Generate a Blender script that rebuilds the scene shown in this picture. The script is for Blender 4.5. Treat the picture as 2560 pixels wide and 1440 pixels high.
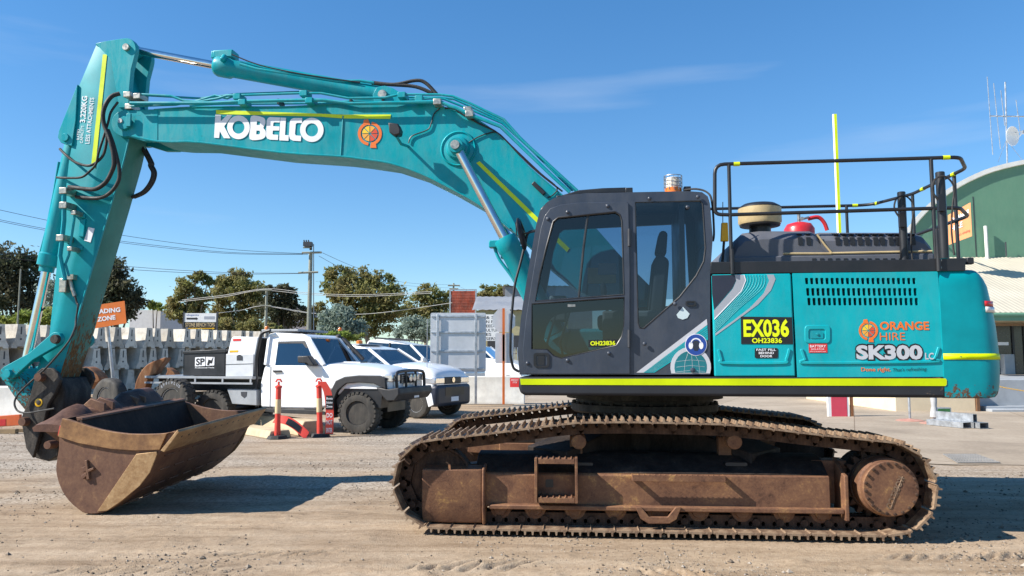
import bpy, bmesh, math, random
import numpy as np
from mathutils import Vector, Matrix
from mathutils.geometry import tessellate_polygon
for o in list(bpy.data.objects): bpy.data.objects.remove(o)
SC = bpy.context.scene
COL = SC.collection
R = math.radians
# ---------------------------------------------------------------- camera
FPX, CAMH = 1900.0, 1.6
PITCH = math.atan(175/FPX)
cam = bpy.data.cameras.new('camera'); cam.sensor_width = 36; cam.lens = FPX/2560*36
cam.clip_start = .1; cam.clip_end = 6000
co = bpy.data.objects.new('camera', cam); COL.objects.link(co)
co.location = (0, 0, CAMH); co.rotation_euler = (math.pi/2+PITCH, 0, 0); SC.camera = co
SC.render.resolution_x, SC.render.resolution_y = 1024, 576
# ---------------------------------------------------------------- sky and sun
SUN_EL, SUN_AZ = R(39), R(15)      # light travels to +X, a little to +Y
tr = Vector((math.cos(SUN_EL)*math.cos(SUN_AZ), math.cos(SUN_EL)*math.sin(SUN_AZ), -math.sin(SUN_EL)))
wd = bpy.data.worlds.new('World'); SC.world = wd; wd.use_nodes = True
nt = wd.node_tree; N = nt.nodes; L = nt.links
for n in list(N): N.remove(n)
sky = N.new('ShaderNodeTexSky'); sky.sky_type = 'NISHITA'; sky.sun_disc = False
sky.sun_elevation = SUN_EL; sky.sun_rotation = math.atan2(-tr.x, -tr.y)
sky.altitude = 0; sky.air_density = 1.0; sky.dust_density = 0.0; sky.ozone_density = 1.0
# thin cirrus: stretched noise over the whole sky dome
tc = N.new('ShaderNodeTexCoord'); mp = N.new('ShaderNodeMapping')
mp.inputs['Rotation'].default_value = (0, R(7), 0); mp.inputs['Scale'].default_value = (1.1, 1.0, 9.0); mp.inputs['Location'].default_value = (7.76, 2.5, 4.12)
nz = N.new('ShaderNodeTexNoise'); nz.inputs['Scale'].default_value = 1.5; nz.inputs['Detail'].default_value = 7; nz.inputs['Roughness'].default_value = .5
rp = N.new('ShaderNodeValToRGB'); rp.color_ramp.elements[0].position = .60; rp.color_ramp.elements[0].color = (0, 0, 0, 1)
rp.color_ramp.elements[1].position = .85; rp.color_ramp.elements[1].color = (.26, .26, .26, 1)
mx = N.new('ShaderNodeMix'); mx.data_type = 'RGBA'
hs = N.new('ShaderNodeHueSaturation'); hs.inputs['Saturation'].default_value = 1.35
ga = N.new('ShaderNodeGamma'); ga.inputs[1].default_value = .8
ti = N.new('ShaderNodeMix'); ti.data_type = 'RGBA'; ti.blend_type = 'MULTIPLY'; ti.inputs[0].default_value = 1; ti.inputs[7].default_value = (.84, 1.06, 1.28, 1)
L.new(tc.outputs['Generated'], mp.inputs['Vector']); L.new(mp.outputs[0], nz.inputs['Vector']); L.new(nz.outputs['Fac'], rp.inputs['Fac'])
L.new(sky.outputs[0], hs.inputs['Color']); L.new(hs.outputs[0], ga.inputs[0]); L.new(ga.outputs[0], ti.inputs[6]); L.new(ti.outputs[2], mx.inputs[6]); L.new(rp.outputs[0], mx.inputs[0]); mx.inputs[7].default_value = (4.6, 5.0, 5.6, 1)
bg = N.new('ShaderNodeBackground'); bg.inputs['Strength'].default_value = .105
wo = N.new('ShaderNodeOutputWorld'); L.new(mx.outputs[2], bg.inputs['Color']); L.new(bg.outputs[0], wo.inputs['Surface'])
sl = bpy.data.lights.new('sun', 'SUN'); sl.energy = 5.0; sl.angle = R(.53); sl.color = (1, .945, .86)
so = bpy.data.objects.new('sun', sl); COL.objects.link(so); so.location = (-20, -8, 30)
so.rotation_euler = tr.to_track_quat('-Z', 'Y').to_euler()
SC.view_settings.view_transform = 'Standard'; SC.view_settings.look = 'None'
SC.view_settings.exposure = 0.85; SC.view_settings.gamma = 1; SC.view_settings.use_curve_mapping = False
SC.render.engine = 'CYCLES'; SC.cycles.max_bounces = 6; SC.cycles.transparent_max_bounces = 24
# ---------------------------------------------------------------- measuring helpers
CX, CY = 1.46, 8.5
def ray(px, py):
    a = (px-1280)/FPX; b = (720-py)/FPX
    return (a, math.cos(PITCH)-math.sin(PITCH)*b, math.sin(PITCH)+math.cos(PITCH)*b)
def WP(px, py, Y):
    r = ray(px, py); t = Y/r[1]; return Vector((r[0]*t, Y, r[2]*t+CAMH))
def GP(px, py, z=0.):
    r = ray(px, py); t = (z-CAMH)/r[2]; return Vector((r[0]*t, r[1]*t, z))
class Frame:
    def __init__(s, th, cx=None, cy=None): s.th = R(th); s.c = math.cos(R(th)); s.s = math.sin(R(th)); s.x = CX if cx is None else cx; s.y = CY if cy is None else cy
    def pl(s, px, py, w):
        r = ray(px, py); t = (w+s.x*s.s+s.y*s.c)/(r[0]*s.s+r[1]*s.c)
        dx, dy = r[0]*t-s.x, r[1]*t-s.y
        return (dx*s.c-dy*s.s, r[2]*t+CAMH)
    def pls(s, pts, w): return [s.pl(p[0], p[1], w) for p in pts]
    def p3(s, px, py, w): u, z = s.pl(px, py, w); return Vector((u, w, z))
    def atz(s, px, py, z):
        r = ray(px, py); t = (z-CAMH)/r[2]; dx, dy = r[0]*t-s.x, r[1]*t-s.y
        return Vector((dx*s.c-dy*s.s, dx*s.s+dy*s.c, z))
UF, TF = Frame(7.2), Frame(4.3)
# ---------------------------------------------------------------- materials
def newmat(name):
    m = bpy.data.materials.new(name); m.use_nodes = True
    return m, m.node_tree.nodes, m.node_tree.links, m.node_tree.nodes['Principled BSDF']
def noise(N, L, scale, detail=5, rough=.6, vec=None, dist=0):
    n = N.new('ShaderNodeTexNoise'); n.inputs['Scale'].default_value = scale; n.inputs['Detail'].default_value = detail
    n.inputs['Roughness'].default_value = rough; n.inputs['Distortion'].default_value = dist
    if vec: L.new(vec, n.inputs['Vector'])
    return n
def ramp(N, L, fac, stops):
    r = N.new('ShaderNodeValToRGB'); e = r.color_ramp.elements
    while len(e) < len(stops): e.new(.5)
    for k, (p, c) in enumerate(stops):
        e[k].position = p; e[k].color = tuple(c)+(1,) if len(c) == 3 else c
    L.new(fac, r.inputs['Fac']); return r
def mixc(N, L, fac, a, b, mode='MIX'):
    m = N.new('ShaderNodeMix'); m.data_type = 'RGBA'; m.blend_type = mode
    for s, v in ((0, fac), (6, a), (7, b)):
        if hasattr(v, 'is_linked') or isinstance(v, bpy.types.NodeSocket): L.new(v, m.inputs[s])
        else: m.inputs[s].default_value = v if s == 0 else tuple(v)+(1,)
    return m.outputs[2]
def mathn(N, L, op, a, b=None):
    m = N.new('ShaderNodeMath'); m.operation = op
    for k, v in enumerate((a, b)):
        if v is None: continue
        if isinstance(v, bpy.types.NodeSocket): L.new(v, m.inputs[k])
        else: m.inputs[k].default_value = v
    return m.outputs[0]
def bumpn(N, L, b, h, strength=.3, dist=.01):
    n = N.new('ShaderNodeBump'); n.inputs['Strength'].default_value = strength; n.inputs['Distance'].default_value = dist
    L.new(h, n.inputs['Height']); L.new(n.outputs[0], b.inputs['Normal'])
def objvec(N, L, scale=None):
    t = N.new('ShaderNodeTexCoord')
    if scale is None: return t.outputs['Object']
    m = N.new('ShaderNodeMapping'); m.inputs['Scale'].default_value = scale; L.new(t.outputs['Object'], m.inputs['Vector']); return m.outputs[0]
MATS = {}
def paint(name, c, rough=.4, var=.12, dust=.0, dustc=(.35, .28, .2), metal=0, coat=0, scale=3., bump=0, bscale=60, spec=.5):
    """paint, plastic or bare metal with cloudy tone changes, streaky dust and small speckle"""
    if name in MATS: return MATS[name]
    m, N, L, b = newmat(name); v = objvec(N, L)
    n1 = noise(N, L, scale, 6, .65, v); c2 = [x*(1-var*2.2) for x in c]; c3 = [min(1, x*(1+var)) for x in c]
    col = ramp(N, L, n1.outputs['Fac'], [(.3, c2), (.55, c), (.75, c3)]).outputs[0]
    if dust:
        n2 = noise(N, L, 5, 8, .72, objvec(N, L, (1.6, 1.6, .5)))
        f = ramp(N, L, n2.outputs['Fac'], [(.42, (0, 0, 0)), (.75, (dust,)*3)]).outputs[0]
        col = mixc(N, L, f, col, dustc)
    L.new(col, b.inputs['Base Color']); b.inputs['Metallic'].default_value = metal
    rr = ramp(N, L, n1.outputs['Fac'], [(.3, (rough*.75,)*3), (.7, (min(1, rough*1.25),)*3)]).outputs[0]
    L.new(rr, b.inputs['Roughness']); b.inputs['Specular IOR Level'].default_value = spec
    if coat: b.inputs['Coat Weight'].default_value = coat; b.inputs['Coat Roughness'].default_value = .12
    if bump:
        nb = noise(N, L, bscale, 4, .7, v); bumpn(N, L, b, nb.outputs['Fac'], bump, .01)
    MATS[name] = m; return m
def rust(name, cols, scale=4., rough=.75, streak=(1, 1, .35), bump=.35, metal=.15):
    if name in MATS: return MATS[name]
    m, N, L, b = newmat(name); v = objvec(N, L, streak)
    n1 = noise(N, L, scale, 9, .72, v, .4); n2 = noise(N, L, scale*9, 6, .7, objvec(N, L))
    f = mathn(N, L, 'ADD', mathn(N, L, 'MULTIPLY', n1.outputs['Fac'], .72), mathn(N, L, 'MULTIPLY', n2.outputs['Fac'], .28))
    k = len(cols); st = [(.33+.34*i/(k-1), cols[i]) for i in range(k)]
    L.new(ramp(N, L, f, st).outputs[0], b.inputs['Base Color'])
    b.inputs['Roughness'].default_value = rough; b.inputs['Metallic'].default_value = metal; b.inputs['Specular IOR Level'].default_value = .22
    bumpn(N, L, b, n2.outputs['Fac'], bump, .008); MATS[name] = m; return m
def worn(name, c, wearc, axis, lo, hi, rough=.42, scale=9., streak=(1, 1, 1), wear2=None, thr=(.50, .56), mx=.62):
    """paint worn through to wearc, more of it from hi towards lo along a local axis"""
    m, N, L, b = newmat(name); v = objvec(N, L, streak); v0 = objvec(N, L)
    sx = N.new('ShaderNodeSeparateXYZ'); L.new(v0, sx.inputs[0])
    mr = N.new('ShaderNodeMapRange'); mr.inputs['From Min'].default_value = hi; mr.inputs['From Max'].default_value = lo
    mr.inputs['To Min'].default_value = -.16; mr.inputs['To Max'].default_value = .22; L.new(sx.outputs[axis], mr.inputs['Value'])
    n1 = noise(N, L, scale, 10, .75, v, .3); f = mathn(N, L, 'ADD', n1.outputs['Fac'], mr.outputs[0])
    f = ramp(N, L, f, [(thr[0], (0, 0, 0)), (thr[1], (1, 1, 1)), (mx+.1, (1, 1, 1))]).outputs[0]
    n3 = noise(N, L, 3, 6, .6, v0)
    base = ramp(N, L, n3.outputs['Fac'], [(.3, [x*.75 for x in c]), (.7, c)]).outputs[0]
    n2 = noise(N, L, scale*3, 5, .6, v)
    wc = ramp(N, L, n2.outputs['Fac'], [(.35, wearc), (.65, wear2 or [x*1.9 for x in wearc])]).outputs[0]
    L.new(mixc(N, L, f, base, wc), b.inputs['Base Color'])
    L.new(ramp(N, L, f, [(0, (rough,)*3), (1, (.85,)*3)]).outputs[0], b.inputs['Roughness'])
    b.inputs['Specular IOR Level'].default_value = .25; bumpn(N, L, b, f, -.25, .004); MATS[name] = m; return m
def glassm(name, tint, refl=.10, rough=.0):
    """thin pane: tinted see-through with a facing-dependent mirror layer"""
    m, N, L, b = newmat(name); N.remove(b)
    t = N.new('ShaderNodeBsdfTransparent'); t.inputs[0].default_value = tuple(tint)+(1,)
    g = N.new('ShaderNodeBsdfGlossy'); g.inputs['Roughness'].default_value = rough+.01; g.inputs[0].default_value = (1, 1, 1, 1)
    fr = N.new('ShaderNodeFresnel'); fr.inputs['IOR'].default_value = 1.5
    f = mathn(N, L, 'ADD', mathn(N, L, 'MULTIPLY', fr.outputs[0], .9), refl)
    s = N.new('ShaderNodeMixShader'); L.new(f, s.inputs[0]); L.new(t.outputs[0], s.inputs[1]); L.new(g.outputs[0], s.inputs[2])
    L.new(s.outputs[0], N['Material Output'].inputs['Surface']); MATS[name] = m; return m
# ---------------------------------------------------------------- mesh helpers
class MB:
    def __init__(s): s.v = []; s.f = []; s.mi = []
    def add(s, vs, fs, mi=0):
        k = len(s.v); s.v += [tuple(p) for p in vs]; s.f += [tuple(i+k for i in q) for q in fs]; s.mi += [mi]*len(fs); return s
    def box(s, x0, x1, y0, y1, z0, z1, mi=0):
        vs = [(x, y, z) for x in (x0, x1) for y in (y0, y1) for z in (z0, z1)]
        return s.add(vs, [(0, 1, 3, 2), (4, 6, 7, 5), (0, 4, 5, 1), (2, 3, 7, 6), (0, 2, 6, 4), (1, 5, 7, 3)], mi)
    def prism(s, pts, w0, w1, mi=0, pts1=None):
        """outline in (u,z), from depth w0 to w1; pts1 = outline at w1"""
        n = len(pts); q = pts1 or pts
        vs = [(u, w0, z) for u, z in pts]+[(u, w1, z) for u, z in q]
        fs = [tuple(range(n)), tuple(range(2*n-1, n-1, -1))]+[(i, n+i, n+(i+1) % n, (i+1) % n) for i in range(n)]
        return s.add(vs, fs, mi)
    def prism_x(s, pts, x0, x1, mi=0):
        n = len(pts); vs = [(x0, a, b) for a, b in pts]+[(x1, a, b) for a, b in pts]
        return s.add(vs, [tuple(range(n)), tuple(range(2*n-1, n-1, -1))]+[(i, n+i, n+(i+1) % n, (i+1) % n) for i in range(n)], mi)
    def prism_z(s, pts, z0, z1, mi=0, pts1=None):
        n = len(pts); q = pts1 or pts; vs = [(a, b, z0) for a, b in pts]+[(a, b, z1) for a, b in q]
        return s.add(vs, [tuple(range(n)), tuple(range(2*n-1, n-1, -1))]+[(i, n+i, n+(i+1) % n, (i+1) % n) for i in range(n)], mi)
    def plate(s, outer, holes, w0, w1, mi=0):
        loops = [outer]+list(holes); flat = [p for l in loops for p in l]; n = len(flat)
        bm = bmesh.new(); bv = [bm.verts.new((a, b, 0)) for a, b in flat]; ed = []; k = 0
        for l in loops:
            m = len(l); ed += [bm.edges.new((bv[k+i], bv[k+(i+1) % m])) for i in range(m)]; k += m
        bm.verts.index_update(); bmesh.ops.triangle_fill(bm, use_beauty=True, use_dissolve=False, edges=ed, normal=(0, 0, 1))
        tris = [tuple(v.index for v in f.verts) for f in bm.faces]; bm.free()
        vs = [(u, w0, z) for u, z in flat]+[(u, w1, z) for u, z in flat]
        fs = [tuple(t) for t in tris]+[tuple(i+n for i in reversed(t)) for t in tris]; k = 0
        for l in loops:
            m = len(l); fs += [(k+i, n+k+i, n+k+(i+1) % m, k+(i+1) % m) for i in range(m)]; k += m
        return s.add(vs, fs, mi)
    def loft(s, secs, closed=True, caps=True, mi=0):
        n = len(secs[0]); vs = [p for q in secs for p in q]; fs = []
        for i in range(len(secs)-1):
            for j in range(n if closed else n-1):
                a = i*n+j; b = i*n+(j+1) % n; fs.append((a, b, b+n, a+n))
        if caps and closed: fs += [tuple(range(n)), tuple(range(len(vs)-1, len(vs)-n-1, -1))]
        return s.add(vs, fs, mi)
    def tube(s, pts, r, n=8, closed=False, mi=0):
        P = [Vector(p) for p in pts]; m = len(P); secs = []; pr = None
        for i in range(m):
            a = P[(i-1) % m] if closed or i else P[0]; b = P[(i+1) % m] if closed or i < m-1 else P[-1]
            t = (b-a).normalized() if (b-a).length > 1e-9 else Vector((0, 0, 1))
            if pr is None: pr = t.orthogonal().normalized()
            x = (pr-t*pr.dot(t)); x = x.normalized() if x.length > 1e-6 else t.orthogonal().normalized()
            pr = x; y = t.cross(x); rr = r[i] if isinstance(r, (list, tuple)) else r
            d = 1.0
            if 0 < i < m-1:
                ca = (P[i]-P[i-1]).normalized().dot((P[i+1]-P[i]).normalized()); d = min(1.35, 1/max(.6, math.sqrt(max(0, (1+ca)/2))))
            secs.append([P[i]+(x*math.cos(2*math.pi*k/n)+y*math.sin(2*math.pi*k/n))*rr*d for k in range(n)])
        if closed: secs.append(secs[0])
        return s.loft(secs, True, not closed, mi)
    def cyl(s, p, q, r0, r1=None, n=20, mi=0): return s.tube([p, q], [r0, r0 if r1 is None else r1], n, mi=mi)
    def lathe(s, prof, c, axis, n=24, mi=0):
        """profile [(radius, height along axis)]"""
        c = Vector(c); t = Vector(axis).normalized(); x = t.orthogonal().normalized(); y = t.cross(x)
        return s.loft([[c+t*h+(x*math.cos(2*math.pi*k/n)+y*math.sin(2*math.pi*k/n))*max(r, 1e-4) for k in range(n)] for r, h in prof], True, True, mi)
    def xf(s, M):
        s.v = [tuple(M @ Vector(p)) for p in s.v]; return s
    def mesh(s, name, mats, sharp=38, flip=True):
        me = bpy.data.meshes.new(name); me.from_pydata(s.v, [], s.f)
        for m in (mats if isinstance(mats, (list, tuple)) else [mats]): me.materials.append(m)
        if any(s.mi): me.polygons.foreach_set('material_index', s.mi)
        if flip:
            bm = bmesh.new(); bm.from_mesh(me); bmesh.ops.recalc_face_normals(bm, faces=bm.faces); bm.to_mesh(me); bm.free()
        me.polygons.foreach_set('use_smooth', [True]*len(me.polygons))
        try: me.set_sharp_from_angle(angle=R(sharp))
        except Exception: pass
        me.update(); return me
    def weld(s):
        key = {}; m = []; vs = []
        for p in s.v:
            k = (round(p[0], 5), round(p[1], 5), round(p[2], 5))
            if k not in key: key[k] = len(vs); vs.append(p)
            m.append(key[k])
        s.v = vs; fs = []; mi = []
        for f, i in zip(s.f, s.mi):
            g = [m[j] for j in f]; g = [a for k, a in enumerate(g) if a != g[k-1]]
            if len(set(g)) > 2 and len(set(g)) == len(g): fs.append(tuple(g)); mi.append(i)
        s.f = fs; s.mi = mi; return s
    def pieces(s):
        """the connected pieces, largest first"""
        par = list(range(len(s.v)))
        def find(a):
            while par[a] != a: par[a] = par[par[a]]; a = par[a]
            return a
        for f in s.f:
            for j in f[1:]: par[find(j)] = find(f[0])
        grp = {}
        for f, i in zip(s.f, s.mi): grp.setdefault(find(f[0]), []).append((f, i))
        out = []
        for fl in grp.values():
            q = MB(); idx = {}
            for f, i in fl:
                for j in f:
                    if j not in idx: idx[j] = len(q.v); q.v.append(s.v[j])
                q.f.append(tuple(idx[j] for j in f)); q.mi.append(i)
            out.append(q)
        ext = lambda q: math.prod(max(c)-min(c)+.002 for c in zip(*q.v))
        return sorted(out, key=ext, reverse=True)
    def build(s, name, mats, parent=None, rz=0., bevel=0., seg=2, loc=(0, 0, 0), sharp=38, flip=True, sub=None):
        if sub:
            ps = s.pieces(); main = ps[0].build(name, mats, parent, rz, bevel, seg, loc, sharp, flip)
            deep = parent is not None and parent.parent is not None
            for q in ps[1:]: q.build(sub, mats, parent if deep else main, rz if deep else 0, bevel, seg, loc if deep else (0, 0, 0), sharp, flip)
            return main
        return put(name, s.mesh(name, mats, sharp, flip), parent, loc, rz, bevel, seg)
def put(name, me, parent=None, loc=(0, 0, 0), rz=0., bevel=0., seg=2):
    o = bpy.data.objects.new(name, me); COL.objects.link(o); o.parent = parent; o.location = loc; o.rotation_euler = (0, 0, rz)
    if bevel:
        b = o.modifiers.new('bevel', 'BEVEL'); b.width = bevel; b.segments = seg; b.limit_method = 'ANGLE'; b.angle_limit = R(42)
    return o
def tag(o, label, cat, group=None, kind=None):
    if label: o['label'] = label
    if cat: o['category'] = cat
    if group: o['group'] = group
    if kind: o['kind'] = kind
    return o
def empty(name, loc, label, cat, group=None, rz=0.):
    o = bpy.data.objects.new(name, None); COL.objects.link(o); o.location = loc; o.rotation_euler = (0, 0, rz); o.empty_display_size = .2
    return tag(o, label, cat, group)
def copy_tree(o, parent=None):
    c = o.copy(); COL.objects.link(c); c.parent = parent
    for ch in list(o.children): copy_tree(ch, c)
    return c
def circ(cx, cy, r, n=20, a0=0): return [(cx+r*math.cos(a0+2*math.pi*k/n), cy+r*math.sin(a0+2*math.pi*k/n)) for k in range(n)]
def rrect(x0, y0, x1, y1, r, n=3):
    o = []
    for cx, cy, a in ((x1-r, y1-r, 0), (x0+r, y1-r, 90), (x0+r, y0+r, 180), (x1-r, y0+r, 270)):
        o += [(cx+r*math.cos(R(a+90*k/n)), cy+r*math.sin(R(a+90*k/n))) for k in range(n+1)]
    return o
def smooth(pts, k=6, closed=False):
    """Catmull-Rom through 2D/3D points"""
    P = [Vector(p) for p in pts]; n = len(P); o = []
    for i in range(n if closed else n-1):
        a, b, c, d = (P[(i-1) % n], P[i], P[(i+1) % n], P[(i+2) % n]) if closed else (P[max(i-1, 0)], P[i], P[i+1], P[min(i+2, n-1)])
        for j in range(k):
            t = j/k; o.append(.5*((2*b)+(c-a)*t+(2*a-5*b+4*c-d)*t*t+(3*b-a-3*c+d)*t**3))
    if not closed: o.append(P[-1])
    return [tuple(p) for p in o]
def fillet(pts, r, k=4):
    """round the corners of an open 3D polyline"""
    P = [Vector(p) for p in pts]; o = [P[0]]
    for i in range(1, len(P)-1):
        a = (P[i-1]-P[i]); b = (P[i+1]-P[i]); q = min(r, a.length*.45, b.length*.45); A = P[i]+a.normalized()*q; B = P[i]+b.normalized()*q
        o += [(1-t)**2*A+2*t*(1-t)*P[i]+t*t*B for t in [j/k for j in range(k+1)]]
    return o+[P[-1]]
_tc = {}
def text_mesh(s, bold=0., extrude=.001):
    k = (s, bold)
    if k not in _tc:
        c = bpy.data.curves.new('t', 'FONT'); c.body = s; c.size = 1; c.offset = bold; c.resolution_u = 3; c.align_x = 'LEFT'
        o = bpy.data.objects.new('t', c); COL.objects.link(o)
        dg = bpy.context.evaluated_depsgraph_get(); me = bpy.data.meshes.new_from_object(o.evaluated_get(dg))
        v = np.array([p.co[:2] for p in me.vertices]); f = [tuple(p.vertices) for p in me.polygons]
        bpy.data.objects.remove(o); bpy.data.meshes.remove(me); _tc[k] = (v, f)
    return _tc[k]
def text_on(mb, s, p0, p1, h, w, fit=None, bold=0., thick=.0015, mi=0, slant=0.):
    """flat lettering on the plane w: baseline p0->p1 in (u,z), letters h high, w is the face towards the viewer"""
    v, f = text_mesh(s, bold); lo = v.min(0); hi = v.max(0); d = Vector((p1[0]-p0[0], p1[1]-p0[1])); Ln = d.length; d.normalize(); q = Vector((-d.y, d.x))
    cap = .72 if fit is None else fit
    out = []
    for x, y in v:
        a = (x-lo[0])/(hi[0]-lo[0])*Ln; b = (y-0)/cap*h; a += slant*b
        out.append((p0[0]+d.x*a+q.x*b, p0[1]+d.y*a+q.y*b))
    n = len(out); vs = [(u, w, z) for u, z in out]
    return mb.add(vs, f, mi)
# ================================================================ palette
def teal(name, c, dust, chips):
    """machine paint: sun-faded patches, dust film in streaks, fine scratches and small chips"""
    m, N, L, b = newmat(name); v = objvec(N, L)
    n1 = noise(N, L, 1.4, 7, .68, v); base = ramp(N, L, n1.outputs['Fac'], [(.30, [x*.80 for x in c]), (.52, c), (.74, (c[0]+.006, c[1]*1.10, c[2]*1.06))]).outputs[0]
    n2 = noise(N, L, 4.5, 9, .75, objvec(N, L, (1.7, 1.7, .45)), .5); f2 = ramp(N, L, n2.outputs['Fac'], [(.44, (0, 0, 0)), (.80, (dust,)*3)]).outputs[0]; base = mixc(N, L, f2, base, (.23, .29, .26))
    n3 = noise(N, L, 34, 8, .72, objvec(N, L, (.35, 1, 1.4))); n4 = noise(N, L, 1.7, 4, .6, v)
    f3 = ramp(N, L, mathn(N, L, 'ADD', n3.outputs['Fac'], mathn(N, L, 'MULTIPLY', mathn(N, L, 'SUBTRACT', n4.outputs['Fac'], .5), .5)), [(chips, (0, 0, 0)), (chips+.03, (.8, .8, .8))]).outputs[0]
    base = mixc(N, L, f3, base, (.045, .05, .045))
    L.new(base, b.inputs['Base Color']); L.new(ramp(N, L, n2.outputs['Fac'], [(.35, (.30,)*3), (.7, (.58,)*3)]).outputs[0], b.inputs['Roughness'])
    b.inputs['Specular IOR Level'].default_value = .28; b.inputs['Coat Weight'].default_value = .06; b.inputs['Coat Roughness'].default_value = .2
    n5 = noise(N, L, 2.2, 3, .5, v); bumpn(N, L, b, n5.outputs['Fac'], .12, .02); MATS[name] = m; return m
TEAL = teal('teal_paint', (.0, .295, .345), .20, .70)
TEAL2 = teal('teal_panel_paint', (.0, .36, .405), .14, .73)
DARK = paint('charcoal_paint', (.040, .043, .052), .50, .14, .22, (.12, .11, .10), scale=2.5)
BLACK = paint('black_paint', (.014, .015, .018), .42, .15, .12, (.07, .065, .06))
RUBBER = paint('black_rubber', (.016, .016, .017), .72, .2, .35, (.09, .08, .07), scale=9, bump=.3)
CHROME = paint('chrome_rod', (.72, .70, .68), .13, .05, metal=1, scale=8)
STEEL = paint('bare_steel', (.42, .40, .37), .42, .18, metal=.85, scale=12)
FITTING = paint('zinc_fitting', (.50, .46, .38), .38, .2, metal=.8, scale=20)
YEL = paint('hi_vis_yellow_tape', (.62, .75, .0), .45, .06, .05, (.4, .42, .1), scale=6)
WHITE = paint('white_paint', (.80, .80, .79), .32, .03, .06, (.5, .46, .4), coat=.2)
WHITE_D = paint('white_decal', (.80, .80, .82), .45, .03)
BLACK_D = paint('black_decal', (.012, .012, .014), .45, .05)
YEL_D = paint('yellow_decal', (.75, .85, .0), .45, .03)
ORANGE_D = paint('orange_decal', (.80, .17, .02), .45, .05)
RED_D = paint('red_decal', (.62, .03, .03), .45, .05)
GREY_D = paint('grey_decal', (.34, .36, .40), .45, .04)
SILVER_D = paint('silver_decal', (.52, .53, .56), .4, .04)
BLUE_D = paint('blue_decal', (.015, .06, .30), .45, .04)
TRACKRUST = rust('track_rust', [(.018, .011, .009), (.042, .025, .018), (.085, .050, .034), (.16, .095, .06)], 5, .78)
SHADE_GREASE = rust('shaded_greasy_frame', [(.010, .008, .008), (.022, .017, .015), (.040, .030, .025), (.085, .06, .045)], 6, .7)  # greasy dirt, with the shade around the undercarriage painted into the colour
SHOE = rust('track_shoe_steel', [(.075, .048, .032), (.18, .115, .075), (.33, .235, .155), (.48, .365, .255)], 9, .62, metal=.2)
BROWN = rust('brown_frame_paint', [(.056, .030, .021), (.148, .074, .045), (.215, .110, .060), (.44, .26, .095)], 6, .66, (.7, 1, .8))
HITCH = rust('hitch_steel', [(.012, .011, .011), (.030, .027, .025), (.062, .055, .048), (.13, .105, .08)], 6, .62)
BUCKETM = rust('bucket_steel', [(.060, .030, .022), (.125, .066, .046), (.175, .095, .060), (.32, .185, .09)], 3.2, .62, (1, 1, .6), .3, .12)
BUCKET_W = rust('bucket_wear_steel', [(.17, .092, .045), (.31, .185, .09), (.43, .28, .145), (.55, .40, .22)], 4, .5, (1, .5, 1), .25, .25)
BUCKET_SHADE = rust('bucket_shaded_steel', [(.014, .009, .007), (.024, .015, .012), (.042, .025, .019), (.08, .05, .038)], 3, .75, (1, 1, .6), .2, .0)  # darker copy of the bucket steel: shade inside the bucket is in the colour
ORUST = rust('orange_rust', [(.10, .045, .025), (.22, .095, .045), (.34, .16, .075), (.42, .24, .13)], 6, .8)
# ================================================================ ground
def fbm(x, y, s, oct=4, seed=0, gain=.5):
    t = np.zeros_like(x); a = 1.
    for k in range(oct):
        g = np.random.RandomState(seed*17+k).rand(256, 256); fx = x*s; fy = y*s
        ix = np.floor(fx).astype(int); iy = np.floor(fy).astype(int); u = fx-ix; v = fy-iy; u = u*u*(3-2*u); v = v*v*(3-2*v)
        G = lambda i, j: g[(ix+i) % 256, (iy+j) % 256]
        t += a*((G(0, 0)*(1-u)+G(1, 0)*u)*(1-v)+(G(0, 1)*(1-u)+G(1, 1)*u)*v-.5); a *= gain; s *= 2.03
    return t
def ground_height(x, y):
    near = np.clip((15-y)/5, 0, 1)*np.clip((y-4.6)/.6, 0, 1)
    h = fbm(x, y, .9, 3, 1)*.016+fbm(x, y, 5, 4, 2, .6)*.009
    cl = np.clip(fbm(x, y, 3.1, 5, 5, .75)-.16, 0, 1); h += cl*.022*np.clip((7.4-y)/.8, 0, 1)+np.clip(fbm(x, y, 16, 3, 6, .7)-.14, 0, 1)*.020*np.clip(fbm(x, y, .7, 2, 21)*3+.35, 0, 1)*np.clip((8.5-y)/.8, 0, 1)
    h += .006*np.sin((y-.05*x)*21+3*fbm(x, y, .5, 2, 9))*np.clip(1-abs(y-9.2)/2.2, 0, 1)
    for (gx, gy, n, sx, sl) in ((-2.25, 6.44, 5, .175, 1.3), (-.50, 6.12, 5, .16, 1.1), (-.75, 6.0, 6, .15, .6), (1.0, 5.86, 4, .13, -.5), (3.0, 6.34, 10, .13, 1.2), (2.6, 6.9, 12, .12, 1.4), (-3.4, 5.95, 6, .2, .8)):
        for k in range(n):                         # prints of the track shoes pressed into the dirt
            cx = gx+k*sx; m = np.exp(-((x-cx-(y-gy)*sl)/.030)**2)*np.clip(1-abs((y-gy)/.13), 0, 1)
            h += (-.060*m+.030*np.exp(-((x-cx-.055-(y-gy)*sl)/.022)**2)*np.clip(1-abs((y-gy)/.12), 0, 1))*(.5+.5*((k*7+int(abs(gx)*10)) % 5)/4)*np.clip(1+1.2*fbm(x, y, 14, 2, 12), .3, 2)
    under = np.clip((x+1.3)/.3, 0, 1)*np.clip((4-x)/.3, 0, 1)*np.clip((y-6.3)/.25, 0, 1)*np.clip((11-y)/.4, 0, 1)
    h = h*near*(1-.65*under)-.006*under
    return h
def graded(a): return np.unique(np.round(np.concatenate(a), 4))
gx = graded([-np.geomspace(7, 2500, 26), np.arange(-7, 7.01, .028), np.geomspace(7, 2500, 26)])
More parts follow.
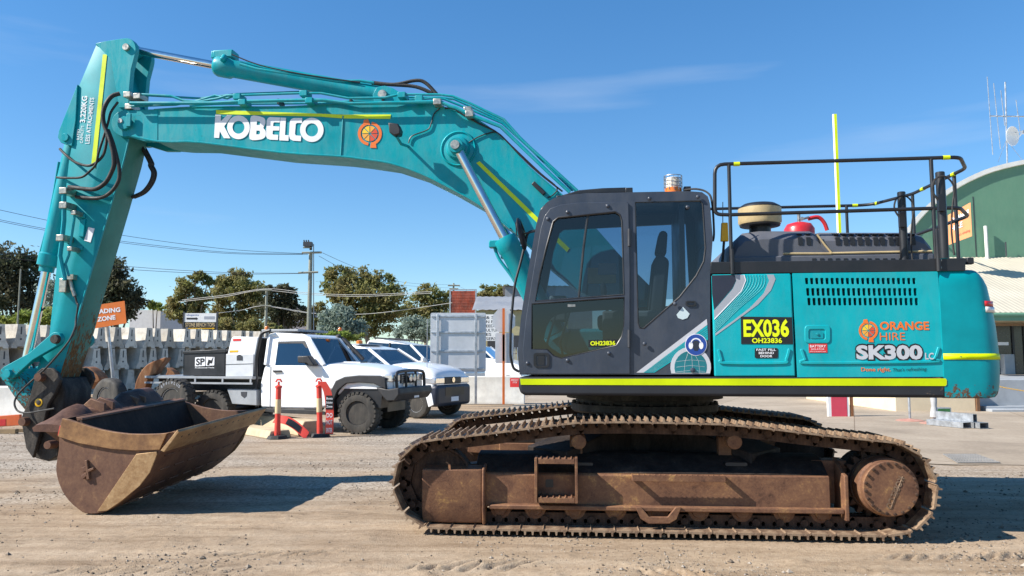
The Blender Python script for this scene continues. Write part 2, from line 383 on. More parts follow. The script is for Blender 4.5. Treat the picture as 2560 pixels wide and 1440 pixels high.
gy = graded([np.arange(-60, 4.4, 6), np.arange(4.4, 8.2, .024), np.arange(8.2, 16, .07), np.geomspace(16, 3500, 34)])
X, Y = np.meshgrid(gx, gy, indexing='ij'); Z = ground_height(X, Y)
nx, ny = X.shape; idx = np.arange(nx*ny).reshape(nx, ny)
quads = np.stack([idx[:-1, :-1], idx[1:, :-1], idx[1:, 1:], idx[:-1, 1:]], -1).reshape(-1, 4)
gm = bpy.data.meshes.new('ground'); gm.vertices.add(nx*ny); gm.vertices.foreach_set('co', np.stack([X, Y, Z], -1).astype(np.float32).ravel())
gm.loops.add(quads.size); gm.loops.foreach_set('vertex_index', quads.astype(np.int32).ravel())
gm.polygons.add(len(quads)); gm.polygons.foreach_set('loop_start', (np.arange(len(quads))*4).astype(np.int32))
gm.polygons.foreach_set('loop_total', np.full(len(quads), 4, np.int32)); gm.update(); gm.validate()
gm.polygons.foreach_set('use_smooth', [True]*len(gm.polygons))
m, N, L, b = newmat('dirt_and_gravel'); v = objvec(N, L)
n1 = noise(N, L, .22, 6, .62, objvec(N, L, (.45, 1, 1)), .6); n2 = noise(N, L, 26, 8, .75, v); n3 = noise(N, L, 2.2, 8, .7, objvec(N, L, (.5, 1.6, 1)))
vo = N.new('ShaderNodeTexVoronoi'); vo.inputs['Scale'].default_value = 38; L.new(v, vo.inputs['Vector'])
vo2 = N.new('ShaderNodeTexVoronoi'); vo2.inputs['Scale'].default_value = 85; L.new(v, vo2.inputs['Vector'])
dirt = ramp(N, L, n3.outputs['Fac'], [(.28, (0.237, 0.164, 0.102)), (.5, (0.340, 0.252, 0.168)), (.72, (0.414, 0.322, 0.228))]).outputs[0]
grav = ramp(N, L, vo.outputs['Color'], [(.15, (0.192, 0.161, 0.125)), (.5, (0.326, 0.280, 0.228)), (.9, (0.444, 0.392, 0.330))]).outputs[0]
sy = N.new('ShaderNodeSeparateXYZ'); L.new(v, sy.inputs[0])
band = ramp(N, L, mathn(N, L, 'MULTIPLY', sy.outputs['Y'], .05), [(.28, (0, 0, 0)), (.40, (.25, .25, .25)), (.56, (.75, .75, .75)), (.9, (.6, .6, .6))]).outputs[0]
fg = ramp(N, L, mathn(N, L, 'ADD', n1.outputs['Fac'], mathn(N, L, 'MULTIPLY', mathn(N, L, 'SUBTRACT', band, .5), .35)), [(.44, (.12, .12, .12)), (.60, (.9, .9, .9))]).outputs[0]
col = mixc(N, L, fg, dirt, grav)
spk = ramp(N, L, n2.outputs['Fac'], [(.30, (.66, .62, .58)), (.5, (1, 1, 1)), (.72, (1.10, 1.10, 1.10))]).outputs[0]
col = mixc(N, L, 1., col, spk, 'MULTIPLY')
n6 = noise(N, L, .8, 6, .65, objvec(N, L, (.22, 2.6, 1)), .7)
col = mixc(N, L, 1., col, ramp(N, L, n6.outputs['Fac'], [(.34, (.72, .68, .64)), (.52, (1, 1, 1)), (.70, (1.12, 1.10, 1.08))]).outputs[0], 'MULTIPLY')
n5 = noise(N, L, 1.1, 9, .78, objvec(N, L, (.6, 1.5, 1)), .8)
col = mixc(N, L, ramp(N, L, n5.outputs['Fac'], [(.58, (0, 0, 0)), (.68, (.75, .75, .75))]).outputs[0], col, (.15, .105, .07))
L.new(col, b.inputs['Base Color']); b.inputs['Roughness'].default_value = .95; b.inputs['Specular IOR Level'].default_value = .15
hh = mathn(N, L, 'ADD', mathn(N, L, 'MULTIPLY', n2.outputs['Fac'], .7), mathn(N, L, 'MULTIPLY', vo2.outputs['Distance'], .6))
bumpn(N, L, b, hh, .5, .012); GROUND_M = m
gm.materials.append(m); tag(put('ground', gm), None, None, kind='structure')
# loose stones and clods, far too many to count
rng = np.random.RandomState(4)
def stones(n, seed):
    r = np.random.RandomState(seed); vs = []; fs = []; base = np.array([(1, 0, 0), (-1, 0, 0), (0, 1, 0), (0, -1, 0), (0, 0, 1), (0, 0, -1.)])
    tri = [(0, 2, 4), (2, 1, 4), (1, 3, 4), (3, 0, 4), (2, 0, 5), (1, 2, 5), (3, 1, 5), (0, 3, 5)]
    yy = 5.3+12.5*r.rand(n)**1.9; xx = (r.rand(n)*2-1)*(yy*.72); c = fbm(xx, yy, .8, 3, 31)
    keep = (r.rand(n) < np.clip(.35+c*2.2, .04, 1)) & ~((xx > 5.2) & (yy > 11)); xx = xx[keep]; yy = yy[keep]; zz = ground_height(xx, yy)
    for x, y, z in zip(xx, yy, zz):
        s = (.003+.009*r.rand()**3+(.013 if r.rand() < .012 else 0))*(1+.03*y)
        p = base*(s*(.7+.6*r.rand(6, 3))); a = r.rand()*6.28; ca, sa = math.cos(a), math.sin(a)
        p = np.stack([p[:, 0]*ca-p[:, 1]*sa, p[:, 0]*sa+p[:, 1]*ca, p[:, 2]*.7], 1)+(x, y, z+s*.25)
        k = len(vs); vs += p.tolist(); fs += [(i+k, j+k, l+k) for i, j, l in tri]
    me = bpy.data.meshes.new('gravel'); me.from_pydata(vs, [], fs); return me
m, N, L, b = newmat('loose_stone'); gi = N.new('ShaderNodeNewGeometry'); 
L.new(ramp(N, L, gi.outputs['Random Per Island'], [(0, (.10, .075, .055)), (.6, (.22, .175, .13)), (1, (.36, .31, .255))]).outputs[0], b.inputs['Base Color']); b.inputs['Roughness'].default_value = .95
sm = stones(34000, 8); sm.materials.append(m); tag(put('gravel', sm), 'loose grey stones and dirt clods scattered over the yard', 'gravel', kind='stuff')
# ================================================================ excavator: undercarriage
EX = empty('excavator', (CX, CY, 0), 'big teal crawler excavator with raised boom and wide brown bucket', 'excavator')
rt, ru = -TF.th, -UF.th
def tz(px, py, w=-1.6): return TF.pl(px, py, w)
# chain path through the pins, side view
def track_path():
    R1 = .345; zc = .118+R1; ui, us = -2.04, 1.965; P = []
    for k in range(25):                                    # idler, from bottom round the front to the top
        a = R(270-k*158/24); P.append((ui+R1*math.cos(a), zc+R1*math.sin(a)))
    P += [(-1.62, .845), (-1.2, .90), (-.78, .958), (-.3, .966), (.15, .960), (.60, .950), (.95, .915), (1.35, .868)]
    for k in range(25):
        a = R(80-k*170/24); P.append((us+R1*math.cos(a), zc+R1*math.sin(a)))
    return [Vector((a, b)) for a, b in P]
def resample(P, n):
    Q = P+[P[0]]; d = [0]
    for a, b in zip(Q, Q[1:]): d.append(d[-1]+(b-a).length)
    out = []
    for k in range(n):
        t = d[-1]*(k+.37)/n; i = max(j for j in range(len(d)) if d[j] <= t)
        out.append(Q[i].lerp(Q[i+1], (t-d[i])/max(1e-9, d[i+1]-d[i])))
    return out
NSH = 48; pins = resample(track_path(), NSH)
# shoe: local x along the chain, z outwards
sp = [(-.112, .052), (-.098, .066), (-.088, .066), (-.084, .100), (-.072, .100), (-.066, .068), (-.016, .068), (-.011, .100), (.001, .100), (.007, .068),
      (.052, .068), (.057, .100), (.069, .100), (.075, .068), (.098, .064), (.113, .044), (.110, .036), (.094, .050), (-.094, .050), (-.104, .038)]
shoe = MB().prism(sp, -.3, .3).mesh('track_shoe', SHOE, 25)
lk = [(-.125, -.040), (-.112, -.062), (.10, -.062), (.128, -.040), (.132, .0), (.12, .03), (.10, .052), (-.10, .052), (-.12, .02)]
lb = MB(); lb.plate([(a, b) for a, b in lk], [[(-.058+.018*math.cos(t*.785), .012+.022*math.sin(t*.785)) for t in range(8)], [(.040+.018*math.cos(t*.785), .012+.022*math.sin(t*.785)) for t in range(8)]], -.022, .022)
link = lb.mesh('track_link', TRACKRUST, 30)
pin_me = MB().lathe([(.02, -.112), (.034, -.111), (.034, -.07), (.022, -.069), (.022, .069), (.034, .07), (.034, .111), (.02, .112)], (0, 0, 0), (0, 1, 0), 10).mesh('track_pin', TRACKRUST, 30)
def chain(w0):
    ch = bpy.data.objects.new('track_chain', None); COL.objects.link(ch); ch.parent = EX; ch.rotation_euler = (0, 0, rt); ch.empty_display_size = .2
    for i in range(NSH):
        a, b = pins[i], pins[(i+1) % NSH]; m_ = (a+b)/2; d = (b-a).normalized(); ang = math.atan2(d.y, d.x)
        for nm, me, dw in (('track_shoe', shoe, 0), ('track_link', link, -.075), ('track_link', link, .075)):
            o = bpy.data.objects.new(nm, me); COL.objects.link(o); o.parent = ch
            o.matrix_local = Matrix.Translation((m_.x, w0+dw, m_.y)) @ Matrix.Rotation(-ang, 4, 'Y')
        o = bpy.data.objects.new('track_pin', pin_me); COL.objects.link(o); o.parent = ch; o.location = (a.x, w0, a.y)
    return ch
chain(-1.3); chain(1.3)
def frame_side(s):
    """one crawler side frame; s=-1 near, +1 far"""
    w = lambda a: a if s < 0 else -a
    f = MB()
    sec = [(-1.455, .235), (-1.455, .530), (-1.435, .545), (-1.02, .545), (-1.02, .235)]
    f.prism_x([(w(a), b) for a, b in sec], -1.70, 1.50)
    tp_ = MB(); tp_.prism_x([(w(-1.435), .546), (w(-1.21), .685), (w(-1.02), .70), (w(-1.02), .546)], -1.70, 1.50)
    u0, u1 = tz(1225, 1262, -1.44)[0], tz(2105, 1262, -1.44)[0]
    f.prism_x([(w(-1.51), .222), (w(-1.51), .262), (w(-1.453), .270), (w(-1.453), .222)], u0, u1-.004)
    f.prism_x([(w(-1.525), .165), (w(-1.525), .56), (w(-1.45), .575), (w(-1.22), .69), (w(-1.22), .165)], u1, u1+.035)
    f.prism_x([(w(-1.18), .50), (w(-1.18), .86), (w(-1.08), .86), (w(-1.08), .50)], -.82, -.70)      # carrier brackets
    f.prism_x([(w(-1.18), .50), (w(-1.18), .86), (w(-1.08), .86), (w(-1.08), .50)], .58, .70)
    f.box(1.40, 1.72, min(w(-1.26), w(-1.06)), max(w(-1.26), w(-1.06)), .27, .66)
    f.prism([(-2.1, .42), (-1.6, .40), (-1.6, .60), (-2.1, .56)], w(-1.22), w(-1.04))
    o = f.build('track_frame', BROWN, EX, rt, .008, sub='frame_bracket'); tp_.build('frame_top', SHADE_GREASE, o, 0, .01)
    # idler, sprocket, rollers
    m_ = MB(); m_.lathe([(.05, -.13), (.09, -.13), (.1, -.06), (.27, -.05), (.285, -.085), (.30, -.085), (.30, .085), (.285, .085), (.27, .05), (.1, .06), (.09, .13), (.05, .13)], (-2.04, w(-1.3), .463), (0, 1, 0), 40); m_.build('idler', TRACKRUST, o)
    sp_ = []
    for k in range(21*4):
        a = 2*math.pi*k/84; r = (.265, .265, .318, .318)[k % 4]; sp_.append((1.965+r*math.cos(a), .463+r*math.sin(a)))
    q = MB(); q.prism(sp_, w(-1.335), w(-1.27)); q.lathe([(.25, -.10), (.262, -.06), (.262, .10)], (1.965, w(-1.27), .463), (0, s, 0), 36); q.build('sprocket', TRACKRUST, o, bevel=.004, sub='sprocket_hub')
    q = MB(); q.lathe([(.18, .0), (.30, .01), (.30, .16), (.16, .2)], (1.965, w(-1.22), .463), (0, -s, 0), 36); q.build('travel_motor', SHADE_GREASE, o)
    d = MB(); d.lathe([(.255, 0), (.255, .17), (.240, .19), (.238, .245), (.231, .252), (.02, .253)], (1.975, w(-1.335), .463), (0, s, 0), 44)
    dc = d.build('final_drive', BROWN, o, sharp=30)
    for k in range(20):
        a = 2*math.pi*(k+.3)/20; bx, bz = 1.975+.217*math.cos(a), .463+.217*math.sin(a)
        c = MB(); c.lathe([(.014, .0), (.014, .014), (.006, .016)], (bx, w(-1.587), bz), (0, s, 0), 6)
        put('bolt', c.mesh('bolt', TRACKRUST), o if s > 0 else dc)
    for px in (1252, 1338, 1438, 1540, 1645, 1747, 1855, 1960, 2053):
        u = tz(px, 1272, -1.40)[0]
        r_ = MB(); r_.lathe([(.03, -.005), (.06, -.005), (.066, .015), (.095, .02), (.105, .06), (.105, .09), (.085, .10), (.085, .30), (.105, .31), (.105, .36), (.06, .37)], (u, w(-1.418), .215), (0, -s, 0), 24)
        r_.build('track_roller', BROWN, o)
    for px in (1447, 1835):
        u, z = tz(px, 1104, -1.36)
        r_ = MB(); r_.lathe([(.02, 0), (.05, .0), (.066, .006), (.07, .03), (.07, .09), (.055, .1), (.055, .2), (.07, .21), (.07, .25)], (u, w(-1.40), z), (0, -s, 0), 24); r_.cyl((u, w(-1.25), z), (u, w(-1.1), z), .035)
        r_.build('carrier_roller', BROWN, o, sub='roller_shaft')
    # idler guard box with its end flange
    g = MB(); u0 = tz(1055, 1200, -1.5)[0]; u1 = tz(1205, 1200, -1.5)[0]
    g.prism_x([(w(-1.34), .60), (w(-1.505), .575), (w(-1.505), .22), (w(-1.46), .085), (w(-1.30), .085), (w(-1.30), .30)], u0, u1)
    g.prism_x([(w(-1.30), .615), (w(-1.53), .59), (w(-1.53), .21), (w(-1.48), .075), (w(-1.28), .075)], u1+.001, u1+.03)
    g.build('idler_guard', BROWN, o, bevel=.012, sub='guard_flange')
    if s < 0:
        st = MB()
        for px in (1340, 1441):
            u = tz(px, 1200, -1.58)[0]; zt = tz(px, 1145, -1.58)[1]; zb = tz(px, 1258, -1.58)[1]
            st.prism_x([(-1.452, zb), (-1.60, zb), (-1.60, zt), (-1.40, zt)], u-.012, u+.012)
        ua, ub = tz(1342, 1200, -1.58)[0]+.012, tz(1440, 1200, -1.58)[0]-.012
        for py in (1147, 1244):
            z = tz(1390, py, -1.58)[1]; tp = [(ua, z-.045), (ub, z-.045), (ub, z)]
            for k in range(6): uu = ub-(k+.5)*(ub-ua)/6; tp += [(uu+.008, z), (uu+.006, z+.012), (uu-.006, z+.012), (uu-.008, z)]
            st.prism(tp+[(ua, z)], -1.595, -1.452)
        st.build('step_side', BROWN, o, bevel=.003, sub='step_tread')
        u, z = tz(1374, 1206, -1.40)
        h_ = MB(); h_.prism(rrect(u-.036, z-.036, u+.036, z+.036, .012), -1.4575, -1.450); h_.build('drain_hole', BLACK, o)
        u0, z0 = tz(1580, 1186, -1.52); u1 = tz(1812, 1186, -1.52)[0]; z1 = z0-.055
        rb = MB(); tp = [(u0, z1), (u1, z1), (u1, z0)]
        for k in range(16): uu = u1-.06-k*(u1-u0-.12)/15; tp += [(uu+.007, z0), (uu+.005, z0+.009), (uu-.005, z0+.009), (uu-.007, z0)]
        rb.prism(tp+[(u0, z0)], -1.555, -1.540); rb.box(u0, u0+.012, -1.539, -1.454, z1, z0); rb.box(u1-.012, u1, -1.539, -1.454, z1, z0)
        rb.build('step_rail', BROWN, o, bevel=.002, sub='rail_bracket')
        for px in (1835, 1455):
            u, z = TF.pl(px, 1157, -1.24); c = MB(); c.prism(rrect(u-.10, z-.016, u+.10, z+.016, .015), -1.345, -1.24); c.build('grease_slot', BLACK, o)
        tgp = [TF.pl(a, b_, -1.50) for a, b_ in ((1588, 1266), (1602, 1266), (1622, 1290), (1668, 1290), (1688, 1266), (1702, 1266), (1690, 1296), (1672, 1307), (1620, 1307), (1600, 1294))]
        tg = MB(); tg.prism(tgp, -1.545, -1.512); tg.build('track_guard', BROWN, o, bevel=.005)
        # raised maker's name on the final drive, reading downwards
        tb = MB(); a = TF.pl(2248, 1190, -1.6); b_ = TF.pl(2215, 1268, -1.6)
        text_on(tb, 'KOBELCO', a, b_, .055, -1.592, bold=.02); tb.build('lettering', SHOE, dc, flip=False)
        ln = MB(); a2 = TF.pl(2258, 1192, -1.6); b2 = TF.pl(2228, 1272, -1.6); ln.tube([(a2[0], -1.589, a2[1]), (b2[0], -1.589, b2[1])], .005, 6); ln.build('rib', SHOE, dc)
    return o
frame_side(-1); frame_side(1)
cb = MB()
cb.lathe([(.70, .52), (.74, .60), (.74, .98), (.68, 1.02)], (0, 0, 0), (0, 0, 1), 36)
for sx in (-1, 1):
    for sy in (-1, 1):
        a = Vector((sx*.30, sy*.45, 0)); b_ = Vector((sx*1.05, sy*1.06, 0)); d = (b_-a).normalized(); n_ = Vector((-d.y, d.x, 0))*.26
        cb.loft([[a+n_+Vector((0, 0, .5)), a-n_+Vector((0, 0, .5)), a-n_+Vector((0, 0, .98)), a+n_+Vector((0, 0, .98))],
                 [b_+n_*1.2+Vector((0, 0, .32)), b_-n_*1.2+Vector((0, 0, .32)), b_-n_*1.2+Vector((0, 0, .72)), b_+n_*1.2+Vector((0, 0, .72))]])
cb.build('car_body', SHADE_GREASE, EX, rt, .01, sub='car_body_leg')
sr = MB(); sr.lathe([(.60, 1.0), (.78, 1.02), (.80, 1.04), (.80, 1.11), (.74, 1.12), (.74, 1.16), (.85, 1.17), (.85, 1.245), (.6, 1.25)], (0, 0, 0), (0, 0, 1), 48)
s_ = sr.build('slew_ring', HITCH, EX, rt)
for k in range(36):
    a = 2*math.pi*k/36; c = MB(); c.cyl((.775*math.cos(a), .775*math.sin(a), 1.115), (.775*math.cos(a), .775*math.sin(a), 1.135), .018, n=6); put('bolt', c.mesh('bolt', HITCH), s_)
# ================================================================ excavator: upper house
def part(mb, name, mat, parent=None, bevel=0., **k): return mb.build(name, mat, parent or EX, ru if parent is None else 0, bevel, **k)
U = UF.pl
def Us(pts, w): return UF.pls(pts, w)
def z17(pts, oy=640, s=3.122): return [(1740+a/s, oy+b/s) for a, b in pts]
def z12(pts): return [(1240+a/2.4, 420+b/2.4) for a, b in pts]
def decal(pts, w, name, mat, parent, t=.002): return MB().prism(Us(pts, w), w, w+t).build(name, mat, parent)
def lettering(s, x0, yb, x1, h, w, mat, parent, y1=None, bold=.0, slant=0., name='lettering'):
    """text from pixel-measured baseline; h = letter height in the same units"""
    a = U(x0, yb, w); b_ = U(x1, yb if y1 is None else y1, w); t = U(x0, yb-h, w)
    m_ = MB(); text_on(m_, s, a, b_, t[1]-a[1], w, bold=bold, slant=slant); return m_.build(name, mat, parent, flip=False)
FRAME_M = worn('skirt_paint', (.030, .032, .038), (.10, .07, .045), 0, 3.4, 1.2, .5, 13, (1, 1, 1.8), thr=(.64, .68))
TAPE_W = worn('worn_yellow_tape', (.62, .75, 0), (.05, .05, .03), 0, 3.4, .8, .45, 12, (.6, 1, 1), thr=(.70, .72))
CW_M = worn('counterweight_paint', (.0, .30, .345), (.075, .045, .028), 2, 1.20, 1.62, .38, 16, thr=(.635, .67))
GLASS = glassm('cab_glass', (.40, .50, .58), .015)
GLASS_L = glassm('tinted_glass', (.24, .28, .30), .02)
SEATM = paint('seat_fabric', (.05, .05, .055), .9, .2); INTM = paint('cab_interior_plastic', (.16, .16, .155), .7, .1)
AMBER = paint('amber_lens', (.75, .18, .01), .2, .1, coat=.5); REDM = paint('red_paint', (.52, .015, .02), .35, .1, .15, (.4, .2, .15), coat=.3)
CREAM = paint('cream_plastic', (.55, .42, .22), .5, .15, .2, (.3, .24, .16)); YELLOWM = paint('yellow_plastic', (.75, .42, .01), .4, .1)
# skirt frame
f = MB(); f.prism(Us([(1297, 942), (2367, 942), (2367, 995), (1312, 988.5), (1300, 982), (1296, 968)], -1.47), -1.47, 1.47)
HF = part(f, 'house_frame', FRAME_M, bevel=.028, seg=3)
decal([(1300, 947), (2364, 946), (2367, 950), (2367, 961), (2364, 965), (1302, 962)], -1.475, 'reflective_stripe', TAPE_W, HF)
m_ = MB(); m_.prism(Us([(1275, 945), (1299, 945), (1299, 968), (1275, 968)], -1.44), -1.44, -1.425); rs = m_.build('reflector_plate', RED_D, HF)
lettering('EMERGENCY', 1278, 952, 1296, 4, -1.4425, WHITE_D, rs); lettering('STOP', 1282, 958, 1293, 4, -1.4425, WHITE_D, rs)
# engine bay behind the doors, far-side tank box
u0 = U(1779, 800, -1.40)[0]; u1 = U(2345, 800, -1.40)[0]
m_ = MB(); m_.box(u0, u1, -1.375, 1.42, 1.445, 2.36); EB = part(m_, 'engine_bay', BLACK, bevel=.02)
m_ = MB(); m_.box(-1.15, u0-.05, .50, 1.45, 1.445, 1.95); part(m_, 'tool_box', TEAL, bevel=.04)
# side doors
d1 = [(1779, 688), (1783, 686), (1974, 683), (1978, 686), (1989, 941), (1787, 941)]
m_ = MB(); m_.prism(Us(d1, -1.46), -1.46, -1.385); D1 = part(m_, 'side_door', TEAL2, bevel=.012, seg=3)
m_ = MB(); xl = lambda y: 1981+(y-683)*.05; xr = lambda y: 2344+(y-678.5)*.0759
DL = lambda ya, yb: Us([(xl(ya), ya), (xr(ya), ya-4 if ya == 683 else ya), (xr(yb), yb), (xl(yb), yb)], -1.46)
m_.prism(Us([(1981, 683), (2344, 678.5), (xr(690), 690), (xl(690), 690)], -1.46), -1.46, -1.39)
rows = ((2012, 694.5, 710.5), (2015, 720, 739.5), (2018, 744.5, 763.5)); ybs = (690, 715, 742, 768)
for r_, (x0, y0, y1) in enumerate(rows):
    ya, yb = ybs[r_], ybs[r_+1]; xe = [x0-1.8+k*12.78 for k in range(23)]
    m_.prism(Us([(xl(ya), ya), (xe[0], ya), (xe[0], yb), (xl(yb), yb)], -1.46), -1.46, -1.39); m_.prism(Us([(xe[22], ya), (xr(ya), ya), (xr(yb), yb), (xe[22], yb)], -1.46), -1.46, -1.39)
    for k in range(22):
        x = x0+k*12.78; hp_ = Us([(x+1.5, y0), (x+6.8, y0), (x+8.4, y0+2), (x+9.6, y1-2), (x+8.4, y1), (x+3, y1), (x+1.6, y1-2), (x+.2, y0+2)], -1.46); cp_ = Us([(xe[k], ya), (xe[k+1], ya), (xe[k+1], yb), (xe[k], yb)], -1.46)
        m_.add([(a_, -1.46, b_) for a_, b_ in hp_]+[(a_, -1.46, b_) for a_, b_ in cp_]+[(a_, -1.40, b_) for a_, b_ in hp_], [(8, 9, 1, 0), (9, 2, 1), (9, 10, 3, 2), (10, 4, 3), (10, 11, 5, 4), (11, 6, 5), (11, 8, 7, 6), (8, 0, 7)]+[(i, (i+1) % 8, 12+(i+1) % 8, 12+i) for i in range(8)])
m_.prism(Us([(xl(768), 768), (xr(768), 768), (2364, 942), (1994, 943)], -1.46), -1.46, -1.39)
m_.weld(); D2 = part(m_, 'side_door', TEAL2); m_ = MB(); m_.prism(Us([(1984, 686), (2342, 681), (2360, 939), (1998, 940)], -1.388), -1.388, -1.376); m_.build('radiator_screen', BLACK, D2)
def strip(pts, wpx, w, name, mat, parent, t=.012):
    a = [Vector(p) for p in pts]; o = []
    for sgn in (1, -1):
        q = []
        for i, p in enumerate(a):
            d = (a[min(i+1, len(a)-1)]-a[max(i-1, 0)]).normalized(); q.append(tuple(p+Vector((-d.y, d.x))*sgn*wpx/2))
        o += q if sgn > 0 else q[::-1]
    return MB().prism(Us(o, w), w, w+t).build(name, mat, parent, bevel=.004)
for D, pts in ((D1, [(1796, 874), (1803, 898), (1812, 907), (1955, 907), (1966, 899), (1974, 872)]), (D2, [(2004, 873), (2013, 898), (2024, 907), (2325, 904), (2338, 896), (2348, 868)])):
    strip(smooth(pts, 4), 7, -1.472, 'pressed_ridge', TEAL2, D, .014)
bz = MB(); bz.plate(Us([(x, y) for x, y in rrect(2012, 813, 2076, 858, 9)], -1.468), [Us([(x, y) for x, y in rrect(2022, 823, 2063, 849, 5)], -1.468)], -1.468, -1.455); BZ = bz.build('handle_bezel', TEAL2, D2, bevel=.004)
m_ = MB(); m_.prism(Us([(2027, 827), (2050, 826), (2058, 832), (2058, 846), (2027, 846)], -1.466), -1.466, -1.458); m_.lathe([(.012, 0), (.012, .008), (.004, .009)], (*U(2043, 835, -1.466)[:1], -1.466, U(2043, 835, -1.466)[1]), (0, -1, 0), 12); m_.build('handle', TEAL, BZ, sub='lock')
# door graphics
PALE_T = paint('pale_teal_decal', (.12, .50, .52), .45, .03)
SW = paint('navy_decal', (.022, .026, .045), .45, .05)
wd_ = -1.4625
decal(z17([(122, 150), (300, 147), (312, 190), (285, 250), (140, 418), (126, 300)]), wd_, 'graphic', SW, D1)
decal(z17([(302, 147), (372, 147), (386, 190), (352, 272), (143, 488), (141, 425), (288, 255), (315, 192)]), wd_, 'graphic', GREY_D, D1)
decal(z17([(372, 147), (378, 147), (391, 190), (357, 274), (144, 498), (143, 488), (352, 272), (386, 190)]), wd_-.001, 'graphic', WHITE_D, D1)
decal(z17([(553, 145), (606, 145), (621, 180), (585, 268), (485, 378), (300, 515), (152, 622), (151, 604), (290, 505), (420, 405), (530, 290), (571, 192)]), wd_, 'graphic', GREY_D, D1)
for k in range(7):
    t = k*14; strip([(1740+a/3.122, 640+b_/3.122) for a, b_ in smooth([(398+t*1.6, 148), (405+t*1.6, 190), (372+t*1.6, 262), (270+t*.8, 385+t*.25), (146, 512+t)], 4)], .7, wd_-.001, 'pinstripe', PALE_T, D1, .002)
pl_ = decal([(1852, 791.5), (1980, 793), (1983, 860), (1853, 860)], -1.464, 'number_plate', BLACK_D, D1)
lettering('EX036', 1859, 840, 1973, 41, -1.467, YEL_D, pl_, bold=.035); lettering('OH23836', 1880, 857, 1955, 12, -1.467, YEL_D, pl_, bold=.03)
pl_ = decal([(x, y) for x, y in rrect(1887, 870, 1945, 895.5, 4)], -1.464, 'fill_plate', BLACK_D, D1)
for t, x0, x1, y in (('FAST FILL', 1891, 1940, 877), ('BEHIND', 1897, 1935, 885), ('DOOR', 1901, 1931, 893)): lettering(t, x0, y, x1, 5.6, -1.467, WHITE_D, pl_, bold=.02)
def orange_logo(cx, cy, r, w, parent):
    ring = []
    for a0, a1 in ((100, 262), (282, 440)):
        o = [(cx+r*math.cos(R(a)), cy-r*math.sin(R(a))) for a in np.linspace(a0, a1, 14)]; i_ = [(cx+r*.76*math.cos(R(a)), cy-r*.76*math.sin(R(a))) for a in np.linspace(a1, a0, 14)]
        decal(o+i_, w, 'logo_ring', ORANGE_D, parent)
    decal([(cx-.15*r, cy-1.2*r), (cx+.05*r, cy-.7*r), (cx-.55*r, cy-.78*r), (cx-.5*r, cy-1.15*r)], w-.001, 'logo_arrow', ORANGE_D, parent)
    decal([(cx+.1*r, cy+.72*r), (cx+.5*r, cy+.8*r), (cx+.55*r, cy+1.2*r), (cx+.02*r, cy+1.18*r)], w-.001, 'logo_arrow', ORANGE_D, parent)
    C = [paint('logo_yellow', (.85, .55, .02), .45, .03), paint('logo_amber', (.80, .36, .04), .45, .03), paint('logo_red', (.66, .07, .02), .45, .03)]
    for k in range(8):
        a = [R(45*k+3+39*j/5) for j in range(6)]
        decal([(cx+.08*r*math.cos(a[2]), cy-.08*r*math.sin(a[2]))]+[(cx+r*.64*math.cos(t), cy-r*.64*math.sin(t)) for t in a], w, 'logo_segment', C[(2, 1, 0, 0, 1, 1, 2, 2)[k]], parent)
orange_logo(2171, 826.5, 24, -1.4635, D2)
lettering('ORANGE', 2200, 824, 2323, 20, -1.4635, ORANGE_D, D2, 824, bold=.03); lettering('HIRE', 2200, 850.5, 2263, 20, -1.4635, ORANGE_D, D2, bold=-.004)
lettering('SK300', 2138, 898.5, 2310, 36, -1.463, BLACK_D, D2, 898.5, bold=.10, name='lettering_outline')
lettering('SK300', 2141, 896.5, 2307, 33, -1.4655, SILVER_D, D2, 896.5, bold=.045)
lettering('LC', 2313, 898, 2335, 16, -1.4635, SILVER_D, D2, bold=.03)
lettering('Done right.', 2153, 928, 2227, 9.5, -1.4635, ORANGE_D, D2, bold=.015); lettering("That's refreshing.", 2231, 929, 2318, 8.5, -1.4635, BLACK_D, D2, 926, slant=.25)
pl_ = decal([(2022, 859.5), (2067.5, 859), (2068.5, 881.5), (2022.5, 882)], -1.4635, 'isolator_plate', RED_D, D2)
lettering('BATTERY', 2025, 868.5, 2065, 6.3, -1.4665, WHITE_D, pl_, bold=.01); lettering('ISOLATOR', 2028, 875, 2061, 4.2, -1.4665, WHITE_D, pl_); lettering('REFER TO USER INSTRUCTIONS', 2025, 880, 2065, 2.4, -1.4665, WHITE_D, pl_)
# counterweight: rounded plan, inset per level
us = U(2496, 883, -1.25)[0]; uc0 = U(2353, 800, -1.47)[0]
def cw_plan(d, off=0.):
    P = [(uc0, -1.47+d*d*.9-off), (us-.34, -1.47+d*d*.9-off), (us-.17-d*.3, -1.455+d*.25-off), (us-.055-d*.7+off, -1.37+d*.3-off*.7), (us-d+off, -1.24+d*.3), (us+.10-d+off, -.95), (us+.24-d+off, -.5), (us+.28-d+off, 0)]
    q = smooth(P[1:], 4); q = [P[0]]+q; return q+[(a, -b_) for a, b_ in q[::-1][1:]]
zc = lambda y: U(2480, y, -1.3)[1]
prof = [(994, .12), (992, .06), (985, .035), (973, .02), (950, .008), (915, 0), (883, 0), (850, .008), (813, .018), (780, .035), (746, .056), (717, .078), (700, .11), (688, .15), (680, .20), (677, .27)]
m_ = MB(); m_.loft([[(a, b_, zc(y)) for a, b_ in cw_plan(d)] for y, d in prof]); CW = part(m_, 'counterweight', CW_M, sharp=40)
